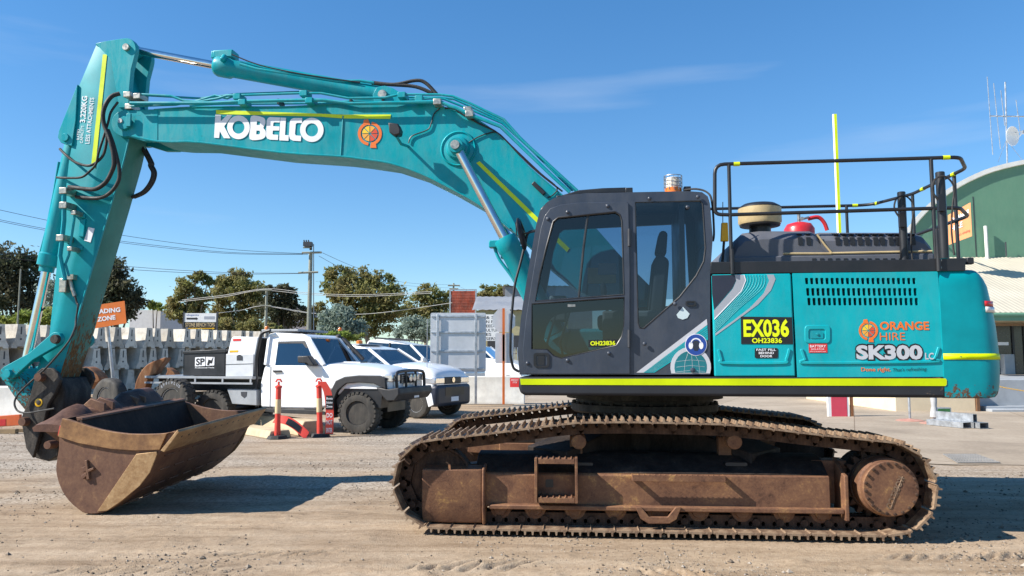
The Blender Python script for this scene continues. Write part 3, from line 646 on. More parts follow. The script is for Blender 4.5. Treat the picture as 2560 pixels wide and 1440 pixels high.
def cw_band(y0, y1, k0, k1, name, mat, dd=0., off=.004):
    q = cw_plan(dd, off)[k0:k1]; q2 = cw_plan(dd, -.006)[k0:k1]
    m_ = MB(); m_.loft([[(a, b_, zc(y1)) for a, b_ in q], [(a, b_, zc(y0)) for a, b_ in q]], closed=False, caps=False); o = m_.build(name, mat, CW, flip=True)
    s_ = o.modifiers.new('solid', 'SOLIDIFY'); s_.thickness = .003; s_.offset = 0; return o
cw_band(884, 899, 0, 20, 'reflective_stripe', TAPE_W)
cw_band(755, 768, 5, 14, 'tail_light', REDM, .05, .014); cw_band(769, 783, 5, 14, 'tail_light', paint('clear_lens', (.62, .6, .58), .2, .05, coat=.4), .04, .014)
# black deck beam above the doors
m_ = MB(); m_.prism(Us([(1777, 655), (2322, 648), (2322, 646), (2414, 645), (2414, 677), (1777, 684)], -1.46), -1.46, -1.40); m_.box(u0, U(2412, 660, -1.4)[0], -1.40, 1.40, 2.365, 2.42); DK = part(m_, 'deck', BLACK, bevel=.006, sub='deck_beam')
for py in (650, 669):
    u, z = U(2350, py, -1.463); m_ = MB(); m_.lathe([(.018, 0), (.016, .008), (.004, .011)], (u, -1.458, z), (0, -1, 0), 12); m_.build('bolt', STEEL, DK)
# engine covers
z17b = lambda p: z17(p, 360)
COVER = paint('cover_plastic', (.095, .10, .12), .55, .12, .25, (.12, .115, .10))
A = z17b([(285, 905), (287, 800), (312, 742), (368, 690), (500, 672), (900, 672), (935, 690), (1050, 850), (1050, 905)])
B = z17b([(1062, 905), (1062, 850), (950, 690), (975, 683), (1690, 683), (1770, 708), (1825, 775), (1842, 860), (1842, 905)])
def cover(poly, vents, name):
    o = Us(poly, -1.12); cx = sum(p[0] for p in o)/len(o); zb = min(p[1] for p in o)
    sh = lambda k, dz: [(cx+(a-cx)*k, max(zb, b_-dz)) for a, b_ in o]
    m_ = MB(); n = len(o)
    secs = [(sh(.985, .16), -1.19), (sh(.995, .10), -1.185), (sh(1, .03), -1.12), (o, -1.05), (o, 1.05), (sh(1, .03), 1.12), (sh(.985, .16), 1.19)]
    m_.loft([[(a, w, b_) for a, b_ in q] for q, w in secs]); c = part(m_, name, COVER, sharp=28)
    for v in vents:
        pv = Us(v, -1.19); q = MB(); q.prism(pv, -1.196, -1.15); q.build('vent_slot', BLACK, c)
    return c
side = [[(1740+(x+a)/3.122, 360+(728+b_)/3.122) for a, b_ in ((0, 0), (34, 0), (40, 60), (4, 60))] for x in (1088, 1150, 1203, 1262, 1320, 1385, 1437, 1505, 1555, 1617, 1675)]
C2 = cover(B, side, 'engine_cover'); C1 = cover(A, [[(1740+(x+a)/3.122, 360+(728+b_)/3.122) for a, b_ in ((0, 0), (34, 0), (40, 60), (4, 60))] for x in (795, 860)], 'engine_cover')
for cvr, xs in ((C2, (1065, 1130, 1185, 1250, 1305, 1365, 1418, 1488, 1540, 1610, 1660)), (C1, (780, 845))):
    for x in xs:
        q = MB(); o_ = Us([(1740+(x+a)/3.122, 360+(685+b_)/3.122) for a, b_ in ((0, -2), (36, -2), (42, 20), (6, 20))], -1.13)
        q.loft([[(o_[0][0], -1.09, o_[0][1]-.012), (o_[1][0], -1.09, o_[1][1]-.012), (o_[2][0], -1.158, o_[2][1]), (o_[3][0], -1.158, o_[3][1])],
                [(o_[0][0], -1.03, o_[0][1]-.05), (o_[1][0], -1.03, o_[1][1]-.05), (o_[2][0], -1.10, o_[2][1]-.05), (o_[3][0], -1.10, o_[3][1]-.05)]]); q.build('vent_slot', BLACK, cvr)
m_ = MB(); zs0 = U(2000, 638, -1.2)[1]; m_.box(U(1832, 640, -1.2)[0], U(2336, 640, -1.2)[0], -1.2, 1.2, 2.40, zs0); SK = part(m_, 'cover_skirt', COVER, bevel=.015)
for x in range(12):
    px = 2030+x*19.7; q = MB(); q.prism(Us([(px, 646), (px+10, 645.6), (px+10.5, 653), (px+.5, 653.4)], -1.2), -1.204, -1.19); q.build('vent_slot', BLACK, SK)
for pts in ([(1958, 634), (2078, 634)], [(2080, 633), (2330, 628)], [(2043, 586), (2062, 612), (2080, 633)]):
    q = MB(); q.tube([UF.p3(a, b_, -1.195) for a, b_ in pts], .010, 6); q.build('edge_trim', CREAM, SK)
# handrails
HR = .0175; zt = U(2330, 395, -1.42)[1]; zm = U(2330, 521, -1.42)[1]
near = lambda px, py: UF.p3(px, py, -1.42)
def lev(px, py, z): v = UF.atz(px, py, z); return v
c1 = lev(2414, 421, zt); c2 = lev(2281, 485, zt); c3 = lev(2185, 510, zt); c4 = lev(2150, 513.5, zt)
rail = MB()
top = fillet([near(1822, 537), near(1787, 536), near(1787, 411), (near(2327, 395).x, -1.42, zt), (near(2400, 393).x, -1.42, zt), c1, c2, c3, c4, (near(1800, 411).x, c4.y, zt)], .09)
top[-1] = Vector((near(1800, 411).x, c4.y, zt))
rail.tube(top, HR, 10); RL = part(rail, 'handrail', BLACK)
dz = Vector((0, 0, zm-zt))
mid = fillet([near(1822, 537), (near(2327, 521).x, -1.42, zm), (near(2400, 521).x, -1.42, zm), c1+dz, c2+dz, c3+dz, c4+dz], .09)
q = MB(); q.tube(mid, HR, 10); q.build('mid_rail', BLACK, RL)
for p in (near(1822, 411), near(2327, 395)):
    q = MB(); q.cyl((p.x, -1.42, 2.44), (p.x, -1.42, p.z), HR, n=10)
    if p.x > 2: q.cyl((p.x, -1.468, 2.37), (p.x, -1.468, 2.75), .021, n=10)
    else: q.cyl((p.x, -1.468, 2.37), (p.x, -1.468, 2.6), .021, n=10)
    q.build('rail_post', BLACK, RL, sub='post_socket')
for v in (lev(2385, 437, zt), c2, (lev(2116, 514, zt))):
    q = MB(); q.cyl((v.x, v.y, 2.42), v, HR, n=10); q.build('rail_post', BLACK, RL)
def ring_on(a, b_, r, name, mat, parent): q = MB(); q.cyl(a, b_, r, n=12); q.build(name, mat, parent)
for x0, x1 in ((1834, 1849), (2357, 2374)):
    a, b_ = near(x0, 411-(x0-1830)*.032), near(x1, 411-(x1-1830)*.032); a.z = b_.z = zt; ring_on(a, b_, HR+.003, 'yellow_band', YEL, RL)
for t in ((c1, c2, .2), (c1, c2, .78), (c2, c3, .95), (c4, Vector((near(1800, 411).x, c4.y, zt)), .03), (c4, Vector((near(1800, 411).x, c4.y, zt)), .92)):
    a = t[0].lerp(t[1], t[2]); d = (t[1]-t[0]).normalized()*.03; ring_on(a-d, a+d, HR+.003, 'yellow_band', YEL, RL)
# masts, pre-cleaner, extinguisher, flag pole, pendant
mb_ = UF.atz(2361, 646, 2.42); mt = U(2361, 430, mb_.y)[1]; m2 = UF.atz(2253, 480, mt)
for v in (mb_, m2):
    q = MB(); q.lathe([(.036, 2.42-v.z), (.036, mt-v.z-.004), (.032, mt-v.z)], (v.x, v.y, v.z), (0, 0, 1), 16); o = part(q, 'mast', BLACK)
    q = MB(); q.tube(smooth([(v.x-.03, v.y-.05, mt-.27), (v.x-.085, v.y-.05, mt-.17), (v.x-.06, v.y-.05, mt-.07), (v.x+.02, v.y-.05, mt-.05), (v.x+.085, v.y-.045, mt-.14), (v.x+.065, v.y-.045, mt-.3), (v.x+.05, v.y-.04, mt-.5), (v.x+.06, v.y-.04, 2.44)], 5), .008, 6); q.build('cable', RUBBER, o)
    q = MB(); q.box(v.x-.05, v.x+.0, v.y-.07, v.y-.03, mt-.34, mt-.2); q.build('bracket', BLACK, o)
u, z = U(1900, 575, -.75); zt_ = U(1900, 508, -.75)[1]; rr = U(1953, 540, -.75)[0]-u; h = zt_-z
q = MB(); q.lathe([(rr*.5, -.05), (rr*.5, h*.10), (rr*.92, h*.13), (rr*.95, h*.20)], (u, -.75, z), (0, 0, 1), 32); PC = part(q, 'air_pre_cleaner', BLACK, sharp=50)
q = MB(); q.lathe([(rr*.95, h*.2), (rr, h*.28), (rr, h*.78), (rr*.97, h*.80)], (u, -.75, z), (0, 0, 1), 32); q.build('bowl', CREAM, PC)
q = MB(); q.lathe([(rr*1.0, h*.80), (rr*.98, h*.84), (rr*.75, h*.95), (rr*.3, h*1.0), (.01, h*1.01)], (u, -.75, z), (0, 0, 1), 32); q.build('lid', BLACK, PC)
u, z = U(1998, 573, -.2); zt_ = U(1998, 558, -.2)[1]; rr = U(2036, 570, -.2)[0]-u
q = MB(); q.lathe([(rr*.9, 2.42-z), (rr, z-z-.1), (rr, 0), (rr*.8, (zt_-z)*.8), (rr*.3, zt_-z+.01), (.02, zt_-z+.012)], (u, -.2, z), (0, 0, 1), 28); FT = part(q, 'fire_tank', REDM, sharp=50)
q = MB(); q.cyl((u+.0, -.2, zt_), (u, -.2, zt_+.10), .018, n=10); q.cyl((u+.03, -.22, zt_+.04), (u+.1, -.22, zt_+.06), .012, n=8); q.lathe([(.02, 0), (.02, .02)], (u+.02, -.24, zt_+.04), (0, -1, 0), 12); q.build('valve', STEEL, FT, sub='valve_fitting')
q = MB(); q.tube(smooth([UF.p3(2020, 547, -.2), UF.p3(2045, 543, -.2), UF.p3(2060, 556, -.2), UF.p3(2068, 576, -.2)], 5), .022, 8); q.build('hose', REDM, FT)
pz0 = UF.p3(2097, 575, .35); pz1 = UF.p3(2092.5, 286, .35)
q = MB(); q.tube([(pz0.x, .35, 2.42), (pz0.x, .35, pz1.z)], .022, 10, mi=0); FP = part(q, 'whip_pole', WHITE)
q = MB(); q.box(pz0.x-.010, pz0.x+.020, .322, .3275, 2.6, pz1.z-.002); q.build('reflective_strip', YEL, FP)
q = MB(); q.prism(Us([(1804, 556), (1820, 556), (1822, 603), (1802, 603)], -1.3), -1.3, -1.26); PB = part(q, 'pendant_box', YELLOWM, bevel=.008)
q = MB(); q.cyl(UF.p3(1807, 556, -1.28), UF.p3(1807, 505, -1.28), .004, n=6); q.build('aerial', BLACK, PB); q = MB(); q.tube(smooth([UF.p3(1810, 603, -1.28), UF.p3(1808, 630, -1.28), UF.p3(1806, 655, -1.28)], 4), .012, 6); q.build('cable', RUBBER, PB)
q = MB(); a = UF.p3(2424, 651, -1.40); q.box(a.x-.03, a.x+.03, -1.42, -1.36, a.z-.035, a.z+.025); part(q, 'rear_camera', BLACK, bevel=.008)
# ---------------------------------------------------------------- cab
outl = z12([(142, 1240), (130, 1100), (150, 900), (190, 640), (240, 350), (262, 262), (300, 212), (350, 182), (420, 164), (540, 152), (800, 147), (1150, 140), (1235, 146), (1270, 172), (1283, 215), (1300, 420), (1290, 560), (1284, 640), (1284, 1240)])
CABM = paint('cab_paint', (.032, .043, .066), .46, .12, .22, (.13, .125, .12), coat=.1)
oc = Us(outl, -1.43); cu = sum(p[0] for p in oc)/len(oc); cz = 2.3
inn = [(cu+(a-cu)*.955, cz+(b_-cz)*.955) for a, b_ in oc]
win1 = z12([(236, 800), (262, 640), (300, 480), (343, 322), (372, 298), (716, 263), (745, 282), (756, 318), (768, 760)])
win2 = z12([(215, 815), (768, 775), (768, 950), (756, 1010), (722, 1066), (390, 1143), (345, 1128), (305, 1090), (213, 1086)])
win3 = z12([(836, 206), (1225, 196), (1240, 215), (1256, 480), (1246, 560), (1200, 648), (1100, 775), (885, 962), (862, 958), (853, 930)])
fr = MB(); fr.plate(oc, [Us(win1, -1.43), Us(win2, -1.43), Us(win3, -1.43)], -1.44, -1.39)
CAB = part(fr, 'cab', CABM)
# roof and back band, front pillars
fi = 4; k_top = list(range(4, 15))
def bandpoly(i0, i1): return [oc[i] for i in range(i0, i1)]+[inn[i] for i in range(i1-1, i0-1, -1)]
q = MB(); q.prism(bandpoly(3, 16), -1.43, -.42); q.build('cab_roof', CABM, CAB, bevel=.022, seg=3)
q = MB(); q.prism(bandpoly(15, 19), -1.389, -.42); q.build('cab_back', CABM, CAB)
q = MB(); q.prism([oc[0], oc[18], inn[18], inn[0]], -1.389, -.42); q.build('cab_floor', BLACK, CAB)
q = MB(); q.plate([(a, b_) for a, b_ in oc], [Us(z12([(200, 1150), (190, 1000), (262, 640), (300, 420), (343, 290), (372, 268), (1200, 225), (1225, 640), (1225, 780), (700, 800), (690, 1150)]), -1.43)], -.46, -.42); q.build('cab_side', CABM, CAB)
q = MB(); q.prism(bandpoly(0, 4), -.50, -.42); q.build('front_pillar', CABM, CAB); q = MB(); q.prism(bandpoly(0, 4), -1.39, -1.36); q.build('front_pillar', CABM, CAB)
q = MB(); g_ = oc[0:4]; q.add([(a+.012, -1.36, b_) for a, b_ in g_]+[(a+.012, -.50, b_) for a, b_ in g_], [(i, i+1, 5+i, 4+i) for i in range(3)]); q.build('windscreen', GLASS, CAB)
dr = z12([(172, 1236), (160, 1090), (180, 900), (220, 645), (268, 365), (290, 290), (325, 243), (390, 220), (500, 208), (700, 203), (785, 203), (795, 212), (803, 600), (803, 1236)])
q = MB(); q.plate(Us(dr, -1.455), [Us(win1, -1.455), Us(win2, -1.455)], -1.458, -1.441); DR = q.build('cab_door', CABM, CAB, bevel=.004)
def pane(poly, w, name, mat, parent): p_ = Us(poly, w); return MB().add([(a, w, b_) for a, b_ in p_], [tuple(range(len(p_)))]).build(name, mat, parent)
pane(win1, -1.43, 'window_pane', GLASS, DR); pane(win2, -1.43, 'window_pane', GLASS_L, DR); pane(win3, -1.43, 'window_pane', GLASS, CAB)
pane(z12([(200, 1150), (190, 1000), (262, 640), (300, 420), (343, 290), (372, 268), (1200, 225), (1225, 640), (1225, 780), (700, 800), (690, 1150)]), -.44, 'window_pane', GLASS, CAB)
# seals, sash bars and the dark lower surround
def seal(poly, w, r, parent, name='window_seal'):
    q = MB(); q.tube([(a, w, b_) for a, b_ in Us(poly, w)], r, 6, closed=True); return q.build(name, BLACK, parent)
seal(win1, -1.452, .010, DR); seal(win3, -1.436, .008, CAB); seal(win2, -1.452, .007, DR)
q = MB(); q.tube([UF.p3(1240+550/2.4, 420+285/2.4, -1.437), UF.p3(1240+525/2.4, 420+480/2.4, -1.437), UF.p3(1240+497/2.4, 420+775/2.4, -1.437)], .012, 6); q.build('sash_bar', BLACK, DR)
inner2 = z12([(330, 905), (420, 870), (700, 852), (742, 870), (745, 1010), (715, 1060), (440, 1115), (380, 1112), (300, 1050), (292, 1000)])
q = MB(); q.plate(Us(win2, -1.425), [Us(smooth(inner2, 2, True), -1.425)], -1.426, -1.420); q.build('lower_surround', BLACK_D, DR)
inner3 = z12([(858, 310), (1000, 308), (1040, 320), (1050, 420), (1050, 800), (990, 840), (880, 940), (862, 930)])
q = MB(); q.box(U(1690, 700, -.7)[0]-.02, U(1690, 700, -.7)[0]+.03, -1.37, -.5, 1.5, 3.05); q.build('rear_pillar', BLACK, CAB)
for a in ((360, 430), (430, 265), (312, 305), (670, 228), (922, 183), (1212, 173), (1150, 235), (1075, 815), (892, 1055), (678, 1112), (430, 1155), (190, 1172)):
    px, py = 1240+a[0]/2.4, 420+a[1]/2.4
    if a == (360, 430): continue
    u, z = U(px, py, -1.46); q = MB(); q.lathe([(.019, 0), (.017, .010), (.008, .016), (.002, .017)], (u, -1.458, z), (0, -1, 0), 12); q.build('bolt_cap', CABM, CAB)
u, z = U(1240+1180/2.4, 420+1213/2.4, -1.445); q = MB(); q.lathe([(.024, 0), (.02, .014), (.004, .02)], (u, -1.445, z), (0, -1, 0), 12); q.build('bolt_cap', CABM, CAB)
for y0, y1 in ((365, 468), (970, 1075)):
    q = MB(); a = UF.p3(1240+799/2.4, 420+y0/2.4, -1.466); b_ = UF.p3(1240+799/2.4, 420+y1/2.4, -1.466); q.cyl(a, b_, .014, n=10); q.build('hinge', DARK, DR)
q = MB(); q.plate(Us([(x, y) for x, y in rrect(1334, 882, 1374, 918, 7)], -1.464), [Us([(x, y) for x, y in rrect(1340, 887, 1368, 914, 5)], -1.464)], -1.468, -1.456); q.build('door_handle', BLACK, DR)
q = MB(); q.prism(Us([(1345, 888), (1361, 888), (1361, 912), (1345, 912)], -1.462), -1.464, -1.456); q.build('handle_grip', BLACK, DR)
q = MB(); q.prism(Us(z12([(430, 818), (476, 818), (476, 832), (430, 834)]), -1.452), -1.455, -1.44); q.build('window_latch', STEEL, DR)
q = MB(); q.plate(Us([(x, y) for x, y in rrect(1714, 752, 1740, 765, 5)], -1.446), [Us([(x, y) for x, y in rrect(1718, 755, 1735, 762, 3)], -1.446)], -1.452, -1.438); q.build('grab_slot', BLACK, CAB)
decal(z12([(1083, 880), (1122, 833), (1162, 875), (1148, 900), (1120, 910), (1092, 900)]), -1.4445, 'capacity_sticker', paint('pale_decal', (.5, .6, .62), .5, .05), CAB)
pl_ = decal(z12([(555, 1032), (740, 1028), (740, 1072), (555, 1076)]), -1.4335, 'number_plate', BLACK_D, DR); lettering('OH23836', 1240+566/2.4, 420+1064/2.4, 1240+716/2.4, 10.5, -1.4365, YEL_D, pl_, 420+1062/2.4, bold=.03)
# cab swoosh, globe and ear-protection sign
ws = -1.4425
decal(z12([(842, 1228), (1265, 905), (1268, 940), (885, 1228)]), ws, 'graphic', SILVER_D, CAB); decal(z12([(885, 1228), (1268, 942), (1272, 1030), (1140, 1105), (950, 1228)]), ws, 'graphic', TEAL2, CAB)
for k in range(5): strip([(1240+a/2.4, 420+b_/2.4) for a, b_ in ((893+k*11, 1226), (1269, 958+k*13))], .6, ws-.001, 'pinstripe', SW, CAB, .002)
gc, gr = (1240+1168/2.4, 420+1195/2.4), 122/2.4
arc = lambda r_, a0, a1: [(gc[0]+r_*math.cos(R(a)), gc[1]-r_*math.sin(R(a))) for a in np.linspace(a0, a1, 16)]
decal(arc(gr, -18, 198), ws-.001, 'globe_ring', SILVER_D, CAB); decal(arc(gr*.80, -20, 200), ws-.002, 'globe', paint('deep_teal_decal', (.01, .16, .19), .4, .1), CAB)
for a in (-.35, .1, .5):
    strip([(gc[0]+gr*.7*a*1.3, gc[1]+14), (gc[0]+gr*.78*a, gc[1]-14), (gc[0]+gr*.3*a, gc[1]-gr*.75)], .6, ws-.003, 'globe_line', SILVER_D, CAB, .002)
for dy in (-4, -18, 8): strip([(gc[0]-gr*.70, gc[1]+dy+4), (gc[0], gc[1]+dy), (gc[0]+gr*.70, gc[1]+dy+3)], .6, ws-.003, 'globe_line', SILVER_D, CAB, .002)
sg = (1740, 862); sgo = decal(circ(*sg, 27.5, 28), ws-.004, 'hearing_sign', WHITE_D, CAB); decal(circ(*sg, 26, 28), ws-.0055, 'sign_face', BLUE_D, sgo)
decal([(sg[0]+14*math.cos(R(a)), sg[1]-3-14*math.sin(R(a))) for a in range(0, 181, 15)]+[(sg[0]+11*math.cos(R(a)), sg[1]-3-11*math.sin(R(a))) for a in range(180, -1, -15)], ws-.007, 'headband', WHITE_D, sgo)
for s_ in (-1, 1): decal([(sg[0]+s_*13+a*5.5, sg[1]+2+b_*9) for a, b_ in circ(0, 0, 1, 12)], ws-.007, 'ear_muff', WHITE_D, sgo)
decal([(sg[0]-8, sg[1]-7), (sg[0]-4, sg[1]-11), (sg[0]+4, sg[1]-11), (sg[0]+8, sg[1]-7), (sg[0]+8, sg[1]+8), (sg[0]+4, sg[1]+15), (sg[0]-4, sg[1]+15), (sg[0]-8, sg[1]+8)], ws-.0065, 'head_shape', SW, sgo)
# roof hatch, beacon, front bar, mirror
q = MB(); q.prism(Us(z12([(258, 268), (270, 240), (310, 200), (385, 165), (500, 131), (640, 119), (775, 115), (800, 128), (808, 150), (640, 152), (500, 160), (400, 182), (330, 215), (285, 262)]), -1.25), -1.25, -.6); RH = q.build('roof_hatch', BLACK, CAB, bevel=.012)
for a in ((385, 185), (798, 138)):
    q = MB(); u, z = U(1240+a[0]/2.4, 420+a[1]/2.4, -1.3); q.box(u-.035, u+.035, -1.32, -1.22, z-.03, z+.03); q.build('hatch_bracket', BLACK, RH, bevel=.006)
u, z = U(1683, 479, -.95); zt_ = U(1683, 441, -.95)[1]; rr = U(1704, 460, -.95)[0]-u; h = zt_-z
q = MB(); q.lathe([(rr*1.0, -.02), (rr, h*.2), (rr*.9, h*.22)], (u, -.95, z), (0, 0, 1), 20); BE = q.build('beacon', AMBER, CAB)
q = MB(); q.lathe([(rr*.8, h*.2), (rr*.8, h*.8), (rr*.7, h*.9), (.01, h*.92)], (u, -.95, z), (0, 0, 1), 20); q.build('dome', paint('clear_dome', (.7, .62, .5), .15, .1, coat=.5), BE)
q = MB()
for k in range(12):
    a = 2*math.pi*k/12; q.cyl((u+rr*1.06*math.cos(a), -.95+rr*1.06*math.sin(a), z+h*.05), (u+rr*1.06*math.cos(a), -.95+rr*1.06*math.sin(a), z+h), .0035, n=4)
for t in (.3, .55, .8, 1.): q.tube([(u+rr*1.06*math.cos(R(a)), -.95+rr*1.06*math.sin(R(a)), z+h*t) for a in range(0, 360, 20)], .0035, 4, closed=True)
q.build('cage', STEEL, BE)['kind'] = 'stuff'
q = MB(); q.box(u+.10, u+.17, -1.0, -.9, z-.01, z+.04); q.build('roof_lamp', BLACK, CAB, bevel=.006)
q = MB(); q.tube(smooth([UF.p3(1240+a/2.4, 420+b_/2.4, w) for a, b_, w in ((1130, 132, -1.0), (1200, 126, -1.1), (1265, 145, -1.3), (1295, 200, -1.37), (1308, 380, -1.37), (1302, 440, -1.37))], 5), .010, 6); q.build('roof_cable', RUBBER, CAB)
q = MB(); q.tube(fillet([UF.p3(1240+a/2.4, 420+b_/2.4, -1.2) for a, b_ in ((240, 375), (190, 385), (150, 560), (110, 700), (88, 950), (85, 1130), (105, 1205), (140, 1222))], .12, 5), .013, 8); q.build('front_grab_bar', BLACK, CAB)
a = UF.p3(1240+155/2.4, 420+395/2.4, -1.25)
q = MB(); q.lathe([(.02, -.02), (.10, -.014), (.115, .0), (.115, .012), (.02, .016)], a, (-.93, .12, -.33), 20)
q.xf(Matrix.Translation(a) @ Matrix.Scale(1.55, 4, (0, .2, 1)) @ Matrix.Translation(-a)); MI = q.build('mirror', BLACK, CAB, sharp=50)
q = MB(); q.tube([a+Vector((.03, 0, .02)), a+Vector((-.02, 0, .13)), a+Vector((-.06, 0, .11)), a+Vector((-.05, 0, -.02))], .006, 6); q.tube([a+Vector((.0, 0, -.0)), UF.p3(1240+240/2.4, 420+380/2.4, -1.25)], .008, 6); q.build('mirror_arm', BLACK, MI, sub='mirror_arm')
# interior
q = MB(); u, z = U(1618, 640, -.95); q.prism([(u-.02, 1.95), (u+.14, 1.93), (u+.20, 2.55), (u+.10, 2.62), (u+.05, 2.55)], -1.2, -.7); q.prism([(u-.5, 1.88), (u+.1, 1.85), (u+.1, 1.98), (u-.5, 2.02)], -1.2, -.7); q.prism([(u+.07, 2.62), (u+.18, 2.6), (u+.2, 2.85), (u+.12, 2.86)], -1.08, -.82); q.build('seat', SEATM, CAB, bevel=.04, seg=3, sub='seat_cushion')
q = MB(); q.box(u-.45, u+.15, -1.3, -1.22, 1.55, 2.05); q.box(u-.45, u+.15, -.68, -.6, 1.55, 2.05); q.box(u-.3, u+.1, -1.15, -.75, 1.5, 1.85); q.build('console', INTM, CAB, bevel=.02, sub='console')
for w in (-1.26, -.64):
    q = MB(); q.tube([(u-.4, w, 2.05), (u-.43, w, 2.2)], .012, 6); q.lathe([(.02, 0), (.03, .04), (.028, .11), (.01, .13)], (u-.43, w, 2.19), (-.1, 0, 1), 10); q.build('joystick', BLACK, CAB, sub='joystick_stem')
v = UF.p3(1393, 745, -.62); q = MB(); q.box(v.x-.08, v.x+.10, -.70, -.5, v.z-.25, v.z+.02); q.build('monitor', INTM, CAB, bevel=.02)
for dx in (-.95, -.82):
    q = MB(); q.tube([(u+dx, -.95, 1.5), (u+dx-.06, -.95, 1.75), (u+dx+.05, -.95, 2.1)], .012, 6); q.build('travel_lever', BLACK, CAB)
pane(z12([(550, 598), (612, 598), (612, 640), (720, 640), (720, 690), (550, 694)]), -.455, 'notice_sheet', CREAM, CAB); pane(z12([(615, 572), (722, 572), (722, 635), (615, 635)]), -.456, 'notice_sheet', GREY_D, CAB)
# ================================================================ excavator: boom, arm, linkage, bucket
def zA(p): return [(a/4, 60+b_/4) for a, b_ in p]
def zB(p): return [(a/4, 400+b_/4) for a, b_ in p]
def z5(p): return [(500+a/4, 60+b_/4) for a, b_ in p]
def z9(p): return [(900+a/2.667, 160+b_/2.667) for a, b_ in p]
def z4(p): return [(a/4, 820+b_/4) for a, b_ in p]
def zD(p): return [(a/3.5556, 900+b_/3.5556) for a, b_ in p]
def hose(px, w, r, name, mat, parent, k=5, n=8):
    ws_ = w if isinstance(w, (list, tuple)) else [w]*len(px)
    pts = [UF.p3(a, b_, c) for (a, b_), c in zip(px, ws_)]
    q = MB(); q.tube(smooth(pts, k) if k > 1 else pts, r, n); return q.build(name, mat, parent)
def pin(px, py, w, r, mat, parent, h=.03, name='pin'):
    u, z = U(px, py, w); q = MB(); q.lathe([(r, .02), (r, -h*.7), (r*.9, -h), (.003, -h)], (u, w, z), (0, 1, 0), 20); return q.build(name, mat, parent)
BOOMM = TEAL
topb = [(385, 274), (500, 267), (712, 267), (850, 259), (1000, 257), (1087, 261), (1110, 268), (1177, 291), (1237, 329), (1279, 370), (1324, 419), (1406, 488), (1490, 570), (1565, 655), (1625, 715)]
footb = [(1640, 745), (1625, 775), (1590, 790)]
botb = [(1560, 785), (1444, 726), (1369, 664), (1324, 615), (1275, 571), (1200, 512), (1125, 470), (1050, 433), (975, 408), (900, 397), (850, 391), (700, 381), (500, 356), (430, 355), (385, 351)]
q = MB(); q.prism(Us(topb+footb+botb, -.25), -.25, .25); BOOM = part(q, 'boom', BOOMM, bevel=.006)
tipc = [(312+33*math.cos(R(a)), 309+33*math.sin(R(a))) for a in range(75, 280, 12)]
for w0, w1 in ((-.255, -.19), (.19, .255)):
    q = MB(); q.prism(Us([(395, 353), (360, 353)]+tipc+[(355, 274), (395, 273)], -.25), w0, w1); q.build('boom_ear', BOOMM, BOOM, bevel=.006)
pin(313, 309, -.255, .085, BOOMM, BOOM, .035, 'pin_boss'); pin(301, 302, -.29, .03, STEEL, BOOM, .01)
q = MB(); a = UF.p3(323, 301, -.29); q.box(a.x-.03, a.x+.03, -.31, -.285, a.z-.08, a.z+.08); q.build('pin_retainer', BOOMM, BOOM, bevel=.005)
def lip(px, w, r, parent, mat=TEAL): return hose(px, w, r, 'weld_lip', mat, parent, 3, 6)
lip([(330, 340), (385, 352)]+botb[::-1][1:11], -.252, .012, BOOM); lip(topb[:12], -.252, .008, BOOM)
q = MB(); a = U(858, 290, -.25); b_ = U(852, 390, -.25); q.tube([(a[0], -.252, a[1]), (b_[0], -.252, b_[1])], .010, 6); q.build('weld_lip', TEAL, BOOM)
u, z = U(1146, 372, -.25); q = MB(); q.lathe([(.21, .01), (.21, -.006), (.195, -.02), (.18, -.006), (.175, -.008), (.14, -.012), (.12, -.07), (.085, -.08), (.085, -.16)], (u, -.25, z), (0, 1, 0), 40); q.build('cylinder_boss', TEAL, BOOM, sharp=50)
decal([(540, 275), (800, 284), (855, 286.5), (977, 286), (976, 297), (857, 296), (800, 291.5), (540, 285)], -.256, 'reflective_stripe', YEL, BOOM)
decal([(1190.6, 407.5), (1199, 403), (1424, 621), (1417, 630)], -.256, 'reflective_stripe', YEL, BOOM)
# maker's name, letter by letter
def glyph(outer, holes=()):
    q = MB(); q.plate(Us(z5(outer), -.2565), [Us(z5(h_), -.2565) for h_ in holes], -.2575, -.2545); q.build('letter', WHITE_D, BOOM)
ell = lambda cx, cy, rx, ry, n=32: [(cx+rx*math.cos(2*math.pi*k/n), cy+ry*math.sin(2*math.pi*k/n)) for k in range(n)]
glyph([(154, 908), (209, 910), (208, 973), (271, 911), (321, 913), (242, 1024), (304, 1144), (238, 1141), (198, 1072), (191, 1140), (141, 1137)])
glyph(ell(385, 1033, 113, 119), [ell(385, 1033, 60, 64)])
glyph(smooth([(512, 922), (600, 925), (648, 948), (652, 1000), (634, 1038), (656, 1070), (652, 1128), (600, 1156), (497, 1151), (504, 1035)], 3, True), [[(570, 972), (598, 974), (603, 992), (598, 1010), (567, 1010)], [(565, 1066), (596, 1067), (602, 1085), (594, 1104), (562, 1103)]])
glyph([(700, 930), (800, 935), (797, 985), (742, 983), (734, 990), (731, 1022), (795, 1025), (792, 1065), (728, 1065), (726, 1098), (732, 1106), (782, 1108), (780, 1160), (700, 1157), (672, 1145), (660, 1120), (668, 965), (680, 940)])
glyph([(805, 935), (860, 938), (850, 1110), (887, 1112), (885, 1168), (792, 1163)])
glyph([(935, 940), (1022, 940), (1020, 990), (970, 990), (958, 1000), (950, 1098), (958, 1114), (1012, 1118), (1008, 1172), (930, 1167), (900, 1150), (889, 1115), (898, 980), (910, 953)])
glyph(ell(1118, 1059, 118, 121), [ell(1118, 1059, 63, 66)])
orange_logo(924.5, 334, 30, -.256, BOOM)
